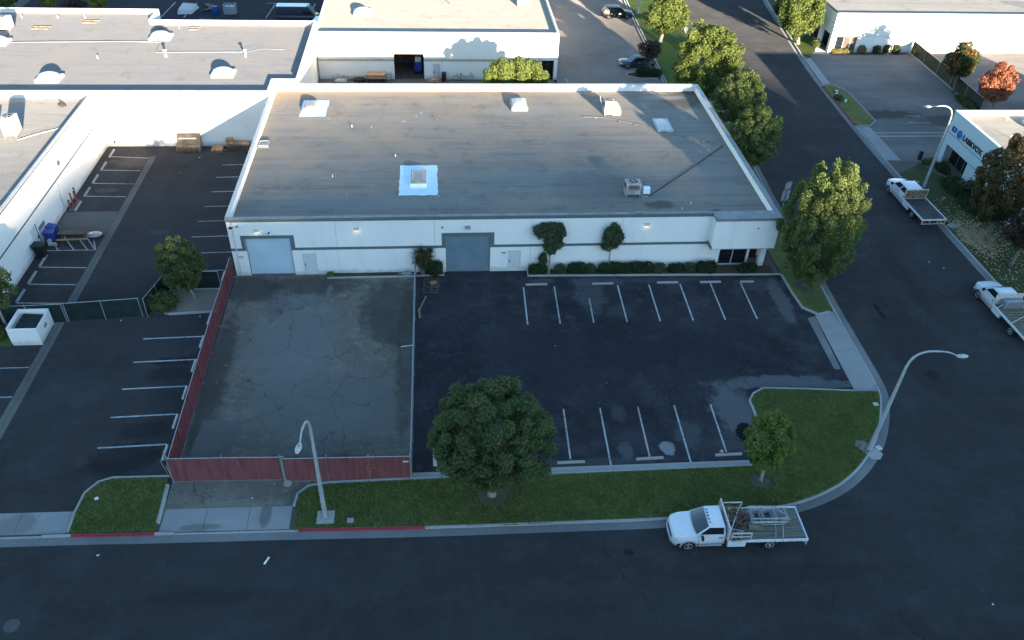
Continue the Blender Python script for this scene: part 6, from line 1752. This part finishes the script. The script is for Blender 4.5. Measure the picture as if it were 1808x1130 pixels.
o = m.build('manhole_cover', M['manhole'], None); o.location = (-23.6,26.2,0); tag(o, 'round grey manhole cover in the road at the bottom left', 'manhole')
m = MB().obox((0,0,.012), (.11,.52,.02)); o = m.build('white_stick', M['paper'], None); o.location = (-10.62,29.6,.0); o.rotation_euler.z = -.42
tag(o, 'short white stick lying on the front road below the yard driveway', 'litter')
o = MB().obox((0,0,.02), (.22,.22,.02), .6).build('paper_sheet', M['paper'], None); o.location = (-21.7,34.65,.13); tag(o, 'white paper square lying on the left front lawn', 'litter')
rr = random.Random(21)
LT = 'scraps of litter on the ground'
scraps = [(-16.1,46.9,'by the red side fence, farther of two in the yard'),(-16.5,45.1,'by the red side fence, nearer of two in the yard'),(-19.3,52.9,'beside the gravel bed kerb in the left lot'),(-25.3,52.6,'at the foot of the dark screened gate'),
 (-3.2,36.2,'inside the yard at the front fence corner'),(-.6,36.0,'at the car park kerb, nearest the chain link fence'),(.5,36.3,'at the car park kerb, under the pine edge'),(1.6,36.1,'at the car park kerb, deep under the pine'),
 (-.9,47.7,'in the dark car park near the chain link fence'),(-3.1,48.6,'in the yard beside the thin white lath'),(8.7,48.2,'in the middle of the dark car park'),(12.0,43.8,'in the dark car park above the front stalls'),
 (-26.3,76.6,'in the far half of the left lot'),(-24.6,61.2,'in the left lot drive lane beyond the gate'),(-25,79.8,'in the left lot in front of the left pallet stack'),(44.5,58.6,'on the right street, farther of two by the kerb'),(45.4,57.6,'on the right street, nearer of two by the kerb'),
 (-20.4,30.5,'on the front road below the left lawn'),(31.3,24.3,'on the open road at the bottom right'),(37.1,28.4,'on the open road right of the corner'),(-11.0,35.35,'at the foot of the sliding gate near its post'),(-14.6,35.1,'at the foot of the sliding gate, middle'),(-12.2,34.3,'on the yard driveway before the gate'),
 (16.9,55.4,'in a back stall of the dark car park'),(11.4,54.9,'in a back stall near the worn patch')]
for k, (x, y, where) in enumerate(scraps):
    s_ = rr.uniform(.06,.16)
    o = MB().obox((0,0,.015), (s_,s_*.7,.02), rr.uniform(0,3)).build('litter_scrap', M[rr.choice(['paper','stone','cap_pale'])], None); o.location = (x,y,.012)
    tag(o, 'small pale scrap '+where, 'litter', LT)

# ------------------------------------------------------------------ trash enclosure with dumpster
t = thing('trash_enclosure', 'open topped white trash enclosure beside the left lot drive lane', 'enclosure', (-31.25,51.1,0))
h = 1.55
MB().box(-32.35,49.85,.0,-30.25,49.98,h).build('front_wall', M['wall'], t, bevel=.01)
MB().box(-32.5,52.25,.0,-30.25,52.38,h).build('back_wall', M['wall'], t, bevel=.01)
MB().box(-32.5,49.98,.0,-32.37,52.25,h).build('side_wall', M['wall'], t, bevel=.01)
for y0, y1 in ((50.0,51.11),(51.13,52.24)):
    d = MB().box(-30.31,y0,.08,-30.24,y1,h).build('door', M['wall'], t, bevel=.008)
    MB().box(-30.24,y1-.18 if y0 < 51 else y0+.05,.8,-30.2,y1-.05 if y0 < 51 else y0+.18,1.05).build('latch', M['rust'], d)
t = thing('dumpster', 'black dumpster with two closed lids inside the white enclosure', 'dumpster', (-31.3,51.1,0))
MB().add([(-32.0,50.25,.15),(-30.7,50.25,.15),(-30.7,52.1,.15),(-32.0,52.1,.15),(-32.1,50.2,1.25),(-30.6,50.2,1.1),(-30.6,52.15,1.1),(-32.1,52.15,1.25)], [(0,3,2,1),(0,1,5,4),(1,2,6,5),(2,3,7,6),(3,0,4,7),(4,5,6,7)]).build('bin', M['black'], t, bevel=.02)
for y0, y1 in ((50.24,51.15),(51.18,52.1)):
    MB().add([(-32.06,y0,1.26),(-30.58,y0,1.12),(-30.58,y1,1.12),(-32.06,y1,1.26),(-32.06,y0,1.31),(-30.58,y0,1.17),(-30.58,y1,1.17),(-32.06,y1,1.31)], [(0,3,2,1),(4,5,6,7),(0,1,5,4),(1,2,6,5),(2,3,7,6),(3,0,4,7)]).build('lid', M['green_bin'], t, bevel=.015)
MB().bar((-32.12,50.2,1.33),(-32.12,52.1,1.33),.05).build('lid_hinge', M['galv'], t)

# ------------------------------------------------------------------ wheel stops
def wheel_stop(x, y, L_, along, label, group, mat='curb', r=0.0):
    m = MB(); w0, w1, hh = .10, .065, .13; e = .05
    v = [(-L_/2,-w0,0),(L_/2,-w0,0),(L_/2,w0,0),(-L_/2,w0,0),(-L_/2+e,-w1,hh),(L_/2-e,-w1,hh),(L_/2-e,w1,hh),(-L_/2+e,w1,hh)]
    m.add(v, [(0,3,2,1),(4,5,6,7),(0,1,5,4),(1,2,6,5),(2,3,7,6),(3,0,4,7)])
    o = m.build('wheel_stop', M[mat], None, bevel=.012)
    o.location = (x,y,.008); o.rotation_euler.z = (math.pi/2 if along == 'y' else 0)+r
    tag(o, label, 'wheel stop', group)
G1 = 'wheel stops along the left building'
for y, lab in ((56.0,'wheel stop by the left wall, nearest the screened gate'),(58.55,'wheel stop by the left wall, next after the one nearest the gate'),(61.05,'wheel stop by the left wall, just before the hatched bay and green bin'),
               (70.1,'wheel stop by the left wall right beside the red poles'),(72.75,'wheel stop by the left wall, first beyond the red poles'),(75.3,'wheel stop by the left wall, second beyond the red poles'),(77.95,'wheel stop by the left wall, second from the far white corner'),(80.75,'wheel stop by the left wall in the far white corner')):
    wheel_stop(-34.15, y+.1, 1.75, 'y', 'concrete '+lab, G1)
G2 = 'wheel stops along the red fence'
for y, lab in ((49.75,'pale wheel stop at the red fence, second from the gravel bed'),(47.0,'pale wheel stop at the red fence, third from the gravel bed'),(44.1,'pale wheel stop at the red fence, middle of the row'),(41.25,'pale wheel stop at the red fence, second from the gate corner'),(38.4,'pale wheel stop at the red fence, nearest the gate corner'),(52.55,'pale wheel stop at the red fence, touching the gravel bed kerb'),(58.35,'pale wheel stop behind the dark screen, beside the warehouse corner')):
    wheel_stop(-18.5, y, 1.35, 'y', lab, G2, 'cap_pale')
G3 = 'wheel stops in the dark car park'
for x, y, lab in ((8.05,56.28,'concrete wheel stop in the back row, below the forked wall tree'),(13.8,56.22,'concrete wheel stop in the back row, below the tidy wall tree'),(19.5,56.2,'concrete wheel stop in the back row, middle one of five'),(23.3,56.15,'concrete wheel stop in the back row, below the large entrance bush'),(26.55,56.1,'short concrete wheel stop in the back row, nearest the pillar')):
    wheel_stop(x, y, 1.9 if x < 26 else 1.25, 'x', lab, G3)
for x, y, r, lab in ((8.3,36.22,.01,'concrete wheel stop in the front row, beside the broad pine'),(13.68,36.3,.02,'concrete wheel stop in the middle of the front row'),(19.15,36.38,.02,'concrete wheel stop in the front row, nearest the small bright tree')):
    wheel_stop(x, y, 1.9, 'x', lab, G3, r=r)
o = MB().obox((0,0,.1), (.25,.2,.18), .4).build('stone', M['stone'], None, bevel=.05); o.location = (18.7,36.62,.0); tag(o, 'pale stone lying on the nearest front wheel stop line end', 'stone')
m = MB().box(-.12,0,0,.12,1.9,.62); o = m.build('white_board', M['cap_pale'], None, bevel=.01); o.location = (-.75,36.35,0); tag(o, 'white low block half hidden by the broad pine at the car park edge', 'block')

# ------------------------------------------------------------------ left lot things
def wheelie_bin(label, loc, rz, mat, group=None, s=1.0, tipped=False):
    t = thing('wheelie_bin', label, 'bin', (0,0,0), 0, group)
    MB().add([(-.24,-.26,.06),(.24,-.26,.06),(.24,.26,.06),(-.24,.26,.06),(-.31,-.36,1.0),(.31,-.36,1.0),(.31,.36,1.05),(-.31,.36,1.05)], [(0,3,2,1),(4,5,6,7),(0,1,5,4),(1,2,6,5),(2,3,7,6),(3,0,4,7)]).build('bin_body', mat, t, bevel=.03)
    MB().add([(-.33,-.4,1.0),(.33,-.4,1.0),(.33,.38,1.06),(-.33,.38,1.06),(-.3,-.36,1.07),(.3,-.36,1.07),(.3,.36,1.13),(-.3,.36,1.13)], [(0,3,2,1),(4,5,6,7),(0,1,5,4),(1,2,6,5),(2,3,7,6),(3,0,4,7)]).build('lid', mat, t, bevel=.02)
    MB().tube([(-.3,.42,1.0),(.3,.42,1.0)], .02, 6).build('handle', M['black'], t)
    for x in (-.28,.28): MB().disc((x,.3,.11), .11, (1,0,0), .06, 12).build('wheel', M['tyre'], t)
    t.scale = (s,s,s); t.location = loc; t.rotation_euler = (0,0,rz)
    return t
wheelie_bin('blue wheelie bin against the left wall, front one with papers on its side', (-34.35,63.95,0), R(95), M['blue_bin'], 'blue bins at the left wall', 1.15)
wheelie_bin('blue wheelie bin against the left wall, rear one next to the slab', (-34.4,64.85,0), R(80), M['blue_bin'], 'blue bins at the left wall', 1.15)
wheelie_bin('dark green bin standing at the left wall between stalls', (-34.4,61.75,0), R(90), M['green_bin'], None, 1.25)
m = MB()
for k, (x,y,z) in enumerate(((-34.25,63.35,.25),(-33.95,63.45,.18),(-34.3,63.5,.5))): m.obox((x,y,z), (.35,.28,.3), k*.7)
o = m.build('trash_bag', M['stone'], None, bevel=.06); tag(o, 'pale bags and papers heaped in front of the blue bins', 'trash bag')
t = thing('picnic_table', 'weathered wooden picnic table with benches on the concrete slab edge', 'picnic table', (0,0,0))
for k in range(5): MB().box(-1.3,-.38+.155*k,.74,1.3,-.24+.155*k,.78).build('table_plank', M['wood_dark'], t)
for s in (-1,1):
    for k in range(2): MB().box(-1.3,s*.78-.13+.135*k,.44,1.3,s*.78-.005+.135*k,.48).build('bench_plank', M['wood_dark'] if s > 0 else M['wood'], t)
for x in (-.95,.95):
    m = MB(); m.bar((x,-.72,0),(x,-.25,.74),.08); m.bar((x,.72,0),(x,.25,.74),.08); m.bar((x,-.85,.41),(x,.85,.41),.07); m.bar((x,-.36,.71),(x,.36,.71),.07)
    m.build('leg_frame', M['wood_dark'], t)
t.location = (-32.55,64.55,0); t.rotation_euler.z = R(2)
t = thing('market_umbrella', 'pale oval folded tabletop shade lying beside the picnic table', 'shade', (0,0,0))
MB().ball((0,0,.42),(.98,.66,.16),22,8).build('cover', M['sky_dome'], t, smooth=True)
MB().ball((-.35,.0,.55),(.32,.26,.07),12,6).build('crease', M['coating'], t, smooth=True)
MB().tube([(0,0,0),(0,0,.4)], .06, 8).build('stem', M['grey_metal'], t)
t.scale = (.75,.75,.8); t.location = (-31.0,64.75,0); t['label'] = 'pale oval dished object on a short stem beside the picnic table'; t['category'] = 'dish'; t.name = 'round_dish'
PG = 'red poles leaning on the left wall'
for k, (x, y, h, lab) in enumerate(((-34.55,69.55,1.35,'short red pole nearest the slab, with a dark tip'),(-34.4,69.95,1.25,'faded red pole, second from the slab'),(-34.6,70.35,1.75,'tall faded red pole in the middle of the bunch'),(-34.45,70.8,1.65,'tall pink-red pole, second from the far end'),(-34.55,71.25,1.85,'tallest red pole at the far end of the bunch'))):
    h *= .72
    t = thing('barrier_pole', lab, 'pole', (x,y,0), 0, PG)
    MB().tube([(x,y,.06),(x,y,h)], .07, 10).build('pole', M['red_pole'], t)
    MB().disc((x,y,h+.04), .085, (0,0,1), .09, 10).build('tip', M['wood_dark'], t)
    MB().disc((x,y,.04), .2, (0,0,1), .08, 12).build('foot', M['rust'], t)

def pallet(t_or_none, label, loc, rz, mat, group, w=1.2, d=1.0, tilt=0.0, gap=.055, nb=7):
    t = thing('pallet', label, 'pallet', (0,0,0), 0, group)
    bw = (d-(nb-1)*gap)/nb
    for k in range(nb):
        y = -d/2+k*(bw+gap)
        MB().box(-w/2,y,.115,w/2,y+bw,.135).build('plank', mat, t)
    for x in (-w/2,-.045,w/2-.09): MB().box(x,-d/2,.022,x+.09,d/2,.113).build('stringer', mat, t)
    for y in (-d/2,-.05,d/2-.1): MB().box(-w/2,y,0,w/2,y+.1,.02).build('bottom_plank', mat, t)
    t.location = loc; t.rotation_euler = (tilt,0,rz)
    return t
PS = 'pallets stacked against the back wall of the left lot'
names = ['lowest','second','third','fourth','fifth']
for k in range(4): pallet(None, 'grey wooden pallet, %s in the tall left stack at the back wall' % names[k], (-26.35,81.6,.02+.155*k), R(rr.uniform(-2,2)), M['wood'], PS, 2.35, 1.1)
for k in range(2): pallet(None, 'pallet standing on edge against the wall on the left stack, %s' % ('inner' if k else 'outer'), (-26.4+.1*k,82.05+.17*k,1.05), R(0), M['wood'], PS, 2.3, 1.0, R(78))
o = MB().box(-.9,-.04,0,.9,.04,.1).build('timber', M['paper'], None); o.location = (-26.4,81.75,1.22); tag(o, 'pale batten lying along the top of the left pallet stack', 'timber')
for k in range(2): pallet(None, 'warm brown pallet, %s in the low middle stack at the back wall' % ('upper' if k else 'lower'), (-23.45,81.55,.02+.155*k), R(-1), M['wood_warm'], PS, 1.15, 1.25)
for k in range(4): pallet(None, 'grey brown pallet, %s in the long right stack at the back wall' % names[k], (-21.3,81.65,.02+.155*k), R(rr.uniform(-2,2)), M['wood_dark'] if k % 2 else M['wood'], PS, 2.2, 1.2)
pallet(None, 'warm brown pallet lying tilted on top of the long right stack', (-21.1,81.75,.66), R(-4), M['wood_warm'], PS, 2.1, 1.1, R(-3))
pallet(None, 'pallet leaning in front of the right stack beside the roof corner', (-19.35,81.0,.32), R(-3), M['wood_dark'], PS, 1.2, 1.0, R(50))
for k in range(3): pallet(None, 'small dark pallet, %s in the stack hidden beside the warehouse wall' % names[k], (-18.95,81.85,.02+.155*k), 0, M['wood_dark'], PS, 1.1, 1.0)
o = MB().obox((0,0,.3),(.7,.5,.42)).build('wooden_crate', M['wood_warm'], None, bevel=.01); o.location = (-22.2,82.0,.62); tag(o, 'small warm wooden crate on the left end of the right pallet stack', 'crate')
# pallet and broken boards by the chain link fence
pallet(None, 'open slatted pallet lying in the dark car park below the yucca', (-.95,56.35,.02), R(-3), M['wood_dark'], None, 1.35, 2.0, 0, .20, 7)
o = MB().obox((0,0,.02),(.55,.42,.05),.5).build('cardboard_scrap', M['cardboard'], None); o.location = (-.75,56.65,.17); tag(o, 'torn brown cardboard lying on the slatted pallet', 'cardboard')
m = MB().bar((-1.35,54.95,.06),(-1.95,53.0,.06),.13,.05); o = m.build('board', M['wood'], None); tag(o, 'long weathered board running from the pallet to the fence', 'board')
m = MB().bar((-1.95,53.1,.1),(-1.85,52.0,.08),.12,.05); o = m.build('board', M['wood_warm'], None); tag(o, 'short split yellowish board end at the chain link fence', 'board')
m = MB().bar((-1.75,52.6,.05),(-1.6,51.9,.05),.1,.05); o = m.build('board', M['wood_dark'], None); tag(o, 'short dark board end beside the split yellowish one', 'board')
m = MB().bar((-3.3,48.55,.03),(-2.4,48.7,.03),.05,.04); o = m.build('board', M['paper'], None); tag(o, 'thin white lath on the yard side of the chain link fence', 'board')
m = MB().bar((-13.5,37.0,.03),(-13.7,37.6,.03),.06,.04); o = m.build('board', M['cap_pale'], None); tag(o, 'thin pale lath on the yard beside the concrete pad', 'board')
m = MB()
for k in range(9): m.obox((-3.3+.12*(k%4),58.0+.05*(k%3),.13+.02*k),(.9,.07,.03),.1*k-.3)
o = m.build('sticks', M['stone'], None); tag(o, 'pale dry sticks lying in the soil strip by the yucca', 'sticks')

# ------------------------------------------------------------------ things along the rear workshop
t = thing('workbench', 'brown topped dark cabinet standing outside the workshop', 'cabinet', (-7.65,99.7,0))
MB().box(-8.75,99.2,.05,-6.55,100.2,.62).build('cabinet_body', M['black'], t, bevel=.01)
MB().box(-8.8,99.15,.62,-6.5,100.25,1.15).build('cabinet_top', M['cardboard'], t, bevel=.02)
t = thing('metal_table', 'thin legged grey table beside the brown cabinet', 'table', (-5.9,99.8,0))
MB().box(-6.4,99.5,1.1,-5.75,100.1,1.16).build('table_top', M['grey_metal'], t)
for x, y in ((-6.35,99.55),(-5.8,99.55),(-6.35,100.05),(-5.8,100.05)): MB().box(x-.02,y-.02,0,x+.02,y+.02,1.1).build('leg', M['black'], t)
o = MB().ball((0,0,.3),(.85,.5,.32),14,8).build('tarp_bundle', M['black'], None, smooth=True); o.location = (-9.8,99.8,0); tag(o, 'low black tarpaulin bundle left of the brown cabinet', 'bundle')
o = MB().ball((0,0,.2),(.8,.4,.28),12,7).build('white_sack', M['stone'], None, smooth=True); o.location = (-12.0,99.6,0); tag(o, 'dirty white sack at the left foot of the workshop wall', 'sack')
t = wheelie_bin('black bin right of the workshop side door', (.8,100.1,0), R(0), M['black'], None, .95)
o = MB().ball((0,0,.2),(.9,.5,.35),10,6).build('brush_heap', M['rust'], None); o.location = (-.35,99.7,0); tag(o, 'heap of brown dry brush in front of the workshop side door', 'brush heap')
m = MB()
for k in range(14): m.bar((rr.uniform(-1.1,.4),rr.uniform(99.4,100),.05),(rr.uniform(-1.1,.4),rr.uniform(99.4,100),rr.uniform(.3,.75)),.03)
o = m.build('broken_branches', M['wood_warm'], None); tag(o, 'broken branches sticking out of the brush heap', 'branches')
t = thing('bicycle', 'dark bicycle leaning on the workshop wall', 'bicycle', (2.7,100.2,0))
for x in (2.25,3.2):
    n = 20; MB().tube([(x+.33*math.cos(2*math.pi*k/n),100.25,.34+.33*math.sin(2*math.pi*k/n)) for k in range(n+1)], .025, 6).build('wheel', M['tyre'], t)
m = MB()
for a, b in (((2.25,.34),(2.55,.85)),((2.55,.85),(2.95,.85)),((2.95,.85),(2.72,.34)),((2.72,.34),(2.55,.85)),((2.72,.34),(3.2,.34)),((3.2,.34),(2.95,.85))): m.tube([(a[0],100.25,a[1]),(b[0],100.25,b[1])], .02, 6)
m.build('frame', M['black'], t)
MB().box(2.88,100.2,.86,3.08,100.3,.92).build('saddle', M['black'], t); MB().tube([(2.5,100.0,.95),(2.53,100.25,1.0),(2.5,100.45,.95)], .015, 6).build('handlebar', M['grey_metal'], t)
t = thing('forklift', 'blue machine standing inside the open workshop door', 'machine', (-2.4,102.6,0))
MB().box(-2.9,102.2,.3,-1.9,103.6,1.5).build('body', M['blue_bin'], t, bevel=.05)
MB().box(-2.8,102.3,1.55,-2.0,103.4,2.2).build('cab', M['car_silver'], t, bevel=.05)
for x in (-2.75,-2.05): MB().disc((x,102.3,.3), .3, (1,0,0), .2, 14).build('wheel', M['tyre'], t)
v = leaf_cloud(77, [((-12.6,100.2,.4), np.array([.9,.25,.45])),((-11.2,100.2,.3), np.array([.8,.25,.35])),((4.2,100.25,.5), np.array([.4,.2,.6]))], 260, .1)
o = mesh_np('dry_weeds', v, 4, L['tan']); tag(o, 'dry weeds along the foot of the workshop wall', 'weeds'); o['kind'] = 'stuff'

# ------------------------------------------------------------------ back car park and right lot things
t = thing('storage_bin', 'blue plastic barrel in the shaded back car park', 'barrel', (-32.0,124.3,0))
MB().tube([(-32.0,124.3,0),(-32.0,124.3,.25),(-32.0,124.3,.85),(-32.0,124.3,1.15)], [.44,.5,.5,.44], 16).build('barrel_body', M['blue_bin'], t, smooth=True)
MB().disc((-32.0,124.3,1.17), .4, (0,0,1), .05, 16).build('barrel_lid', M['blue_bin'], t)
t = thing('mesh_cage', 'grey mesh cage beside the blue barrel in the back car park', 'cage', (-30.0,124.8,0))
m = MB()
for x in (-30.8,-30.3,-29.8,-29.2):
    for y in (124.2,125.4): m.bar((x,y,0),(x,y,1.3),.06)
for z in (.1,.5,.9,1.3):
    m.bar((-30.8,124.2,z),(-29.2,124.2,z),.05); m.bar((-30.8,125.4,z),(-29.2,125.4,z),.05); m.bar((-30.8,124.2,z),(-30.8,125.4,z),.05); m.bar((-29.2,124.2,z),(-29.2,125.4,z),.05)
m.build('cage_frame', M['galv'], t); MB().box(-30.7,124.3,.1,-29.3,125.3,1.1).build('cage_load', M['ac_grey'], t)
t = thing('timber_pile', 'fanned pile of old boards in the shaded back car park', 'timber pile', (-33.6,126.3,0))
for k in range(16):
    a = R(40+6*k); MB().obox((-34.2+.9*math.cos(a)+.1*k,125.6+1.0*math.sin(a),.1+.03*k),(2.6,.16,.05),a).build('plank', M['wood_dark'] if k % 3 else M['wood'], t)
o = MB().add([(-37.4,124.0,0.02),(-35.4,124.2,.02),(-34.9,127.2,.02),(-37.6,127.5,.02),(-37.3,124.3,.7),(-35.6,124.5,.6),(-35.3,126.8,.75),(-37.2,127.1,.8)], [(0,3,2,1),(4,5,6,7),(0,1,5,4),(1,2,6,5),(2,3,7,6),(3,0,4,7)]).build('covered_load', M['cap_pale'], None, bevel=.1); tag(o, 'pale sheet covered load in the back car park', 'tarpaulin')
t = thing('covered_motorcycle', 'dark bundle with a purple cover behind the screen fence', 'bundle', (68.3,93.8,0))
MB().ball((68.3,94.6,.9),(.7,.45,.3),12,7).build('cover', M['purple'], t, smooth=True)
MB().ball((68.5,93.6,.5),(.85,.6,.55),10,6).build('bundle_body', M['black'], t)
for y in (93.0,94.2): MB().disc((68.2,y,.3), .3, (1,0,0), .12, 14).build('wheel', M['tyre'], t)
t = thing('street_sign', 'grey backed street sign on a post beside the roof corner', 'sign', (33.75,67.9,0))
MB().tube([(33.75,67.9,.05),(33.75,67.9,3.3)], .035, 8).build('post', M['galv'], t)
MB().obox((33.75,67.86,2.85),(.75,.02,.75),R(20),0).build('sign_plate', M['galv'], t)
MB().obox((33.50,67.86,1.75),(.34,.02,1.15),R(20)).build('lower_plate', M['galv'], t)
MB().obox((33.98,67.92,1.75),(.34,.02,1.15),R(20)).build('lower_plate', M['galv'], t)
for lab, x, y, s in (('white lawn ornament with a dark top on the kerb island, far one',50.3,95.2,1.0),('pale lawn ornament on the kerb island, near one',50.75,93.3,.8)):
    t = thing('garden_ornament', lab, 'ornament', (x,y,.1), 0, 'ornaments on the kerb island')
    MB().tube([(x,y,.1),(x,y,.1+.45*s),(x,y,.1+.8*s)], [.16*s,.24*s,.05], 10).build('body', M['coating'], t, smooth=True)
    t.scale = (.75,.75,.75)
    if s == 1.0:
        MB().obox((x+.1,y+.6,.75),(.9,.5,.12),.1,.3).build('top', M['black'], t); MB().obox((x+.15,y+.55,.84),(.6,.2,.05),.1,.3).build('stripe', M['coating'], t); MB().bar((x+.05,y+.6,.1),(x+.05,y+.6,.7),.06).build('stand', M['black'], t)
shrub('low green plant between the two ornaments on the kerb island', (50.2,94.2), (.5,.6,.6), L['olive'], 500, .16, 121, box=False, nl=3)
o = MB().obox((0,0,.5),(.35,.35,1.0)).build('post_box', M['black'], None, bevel=.04); o.location = (53.2,78.4,0); tag(o, 'small black box post beside the sign building corner', 'post')
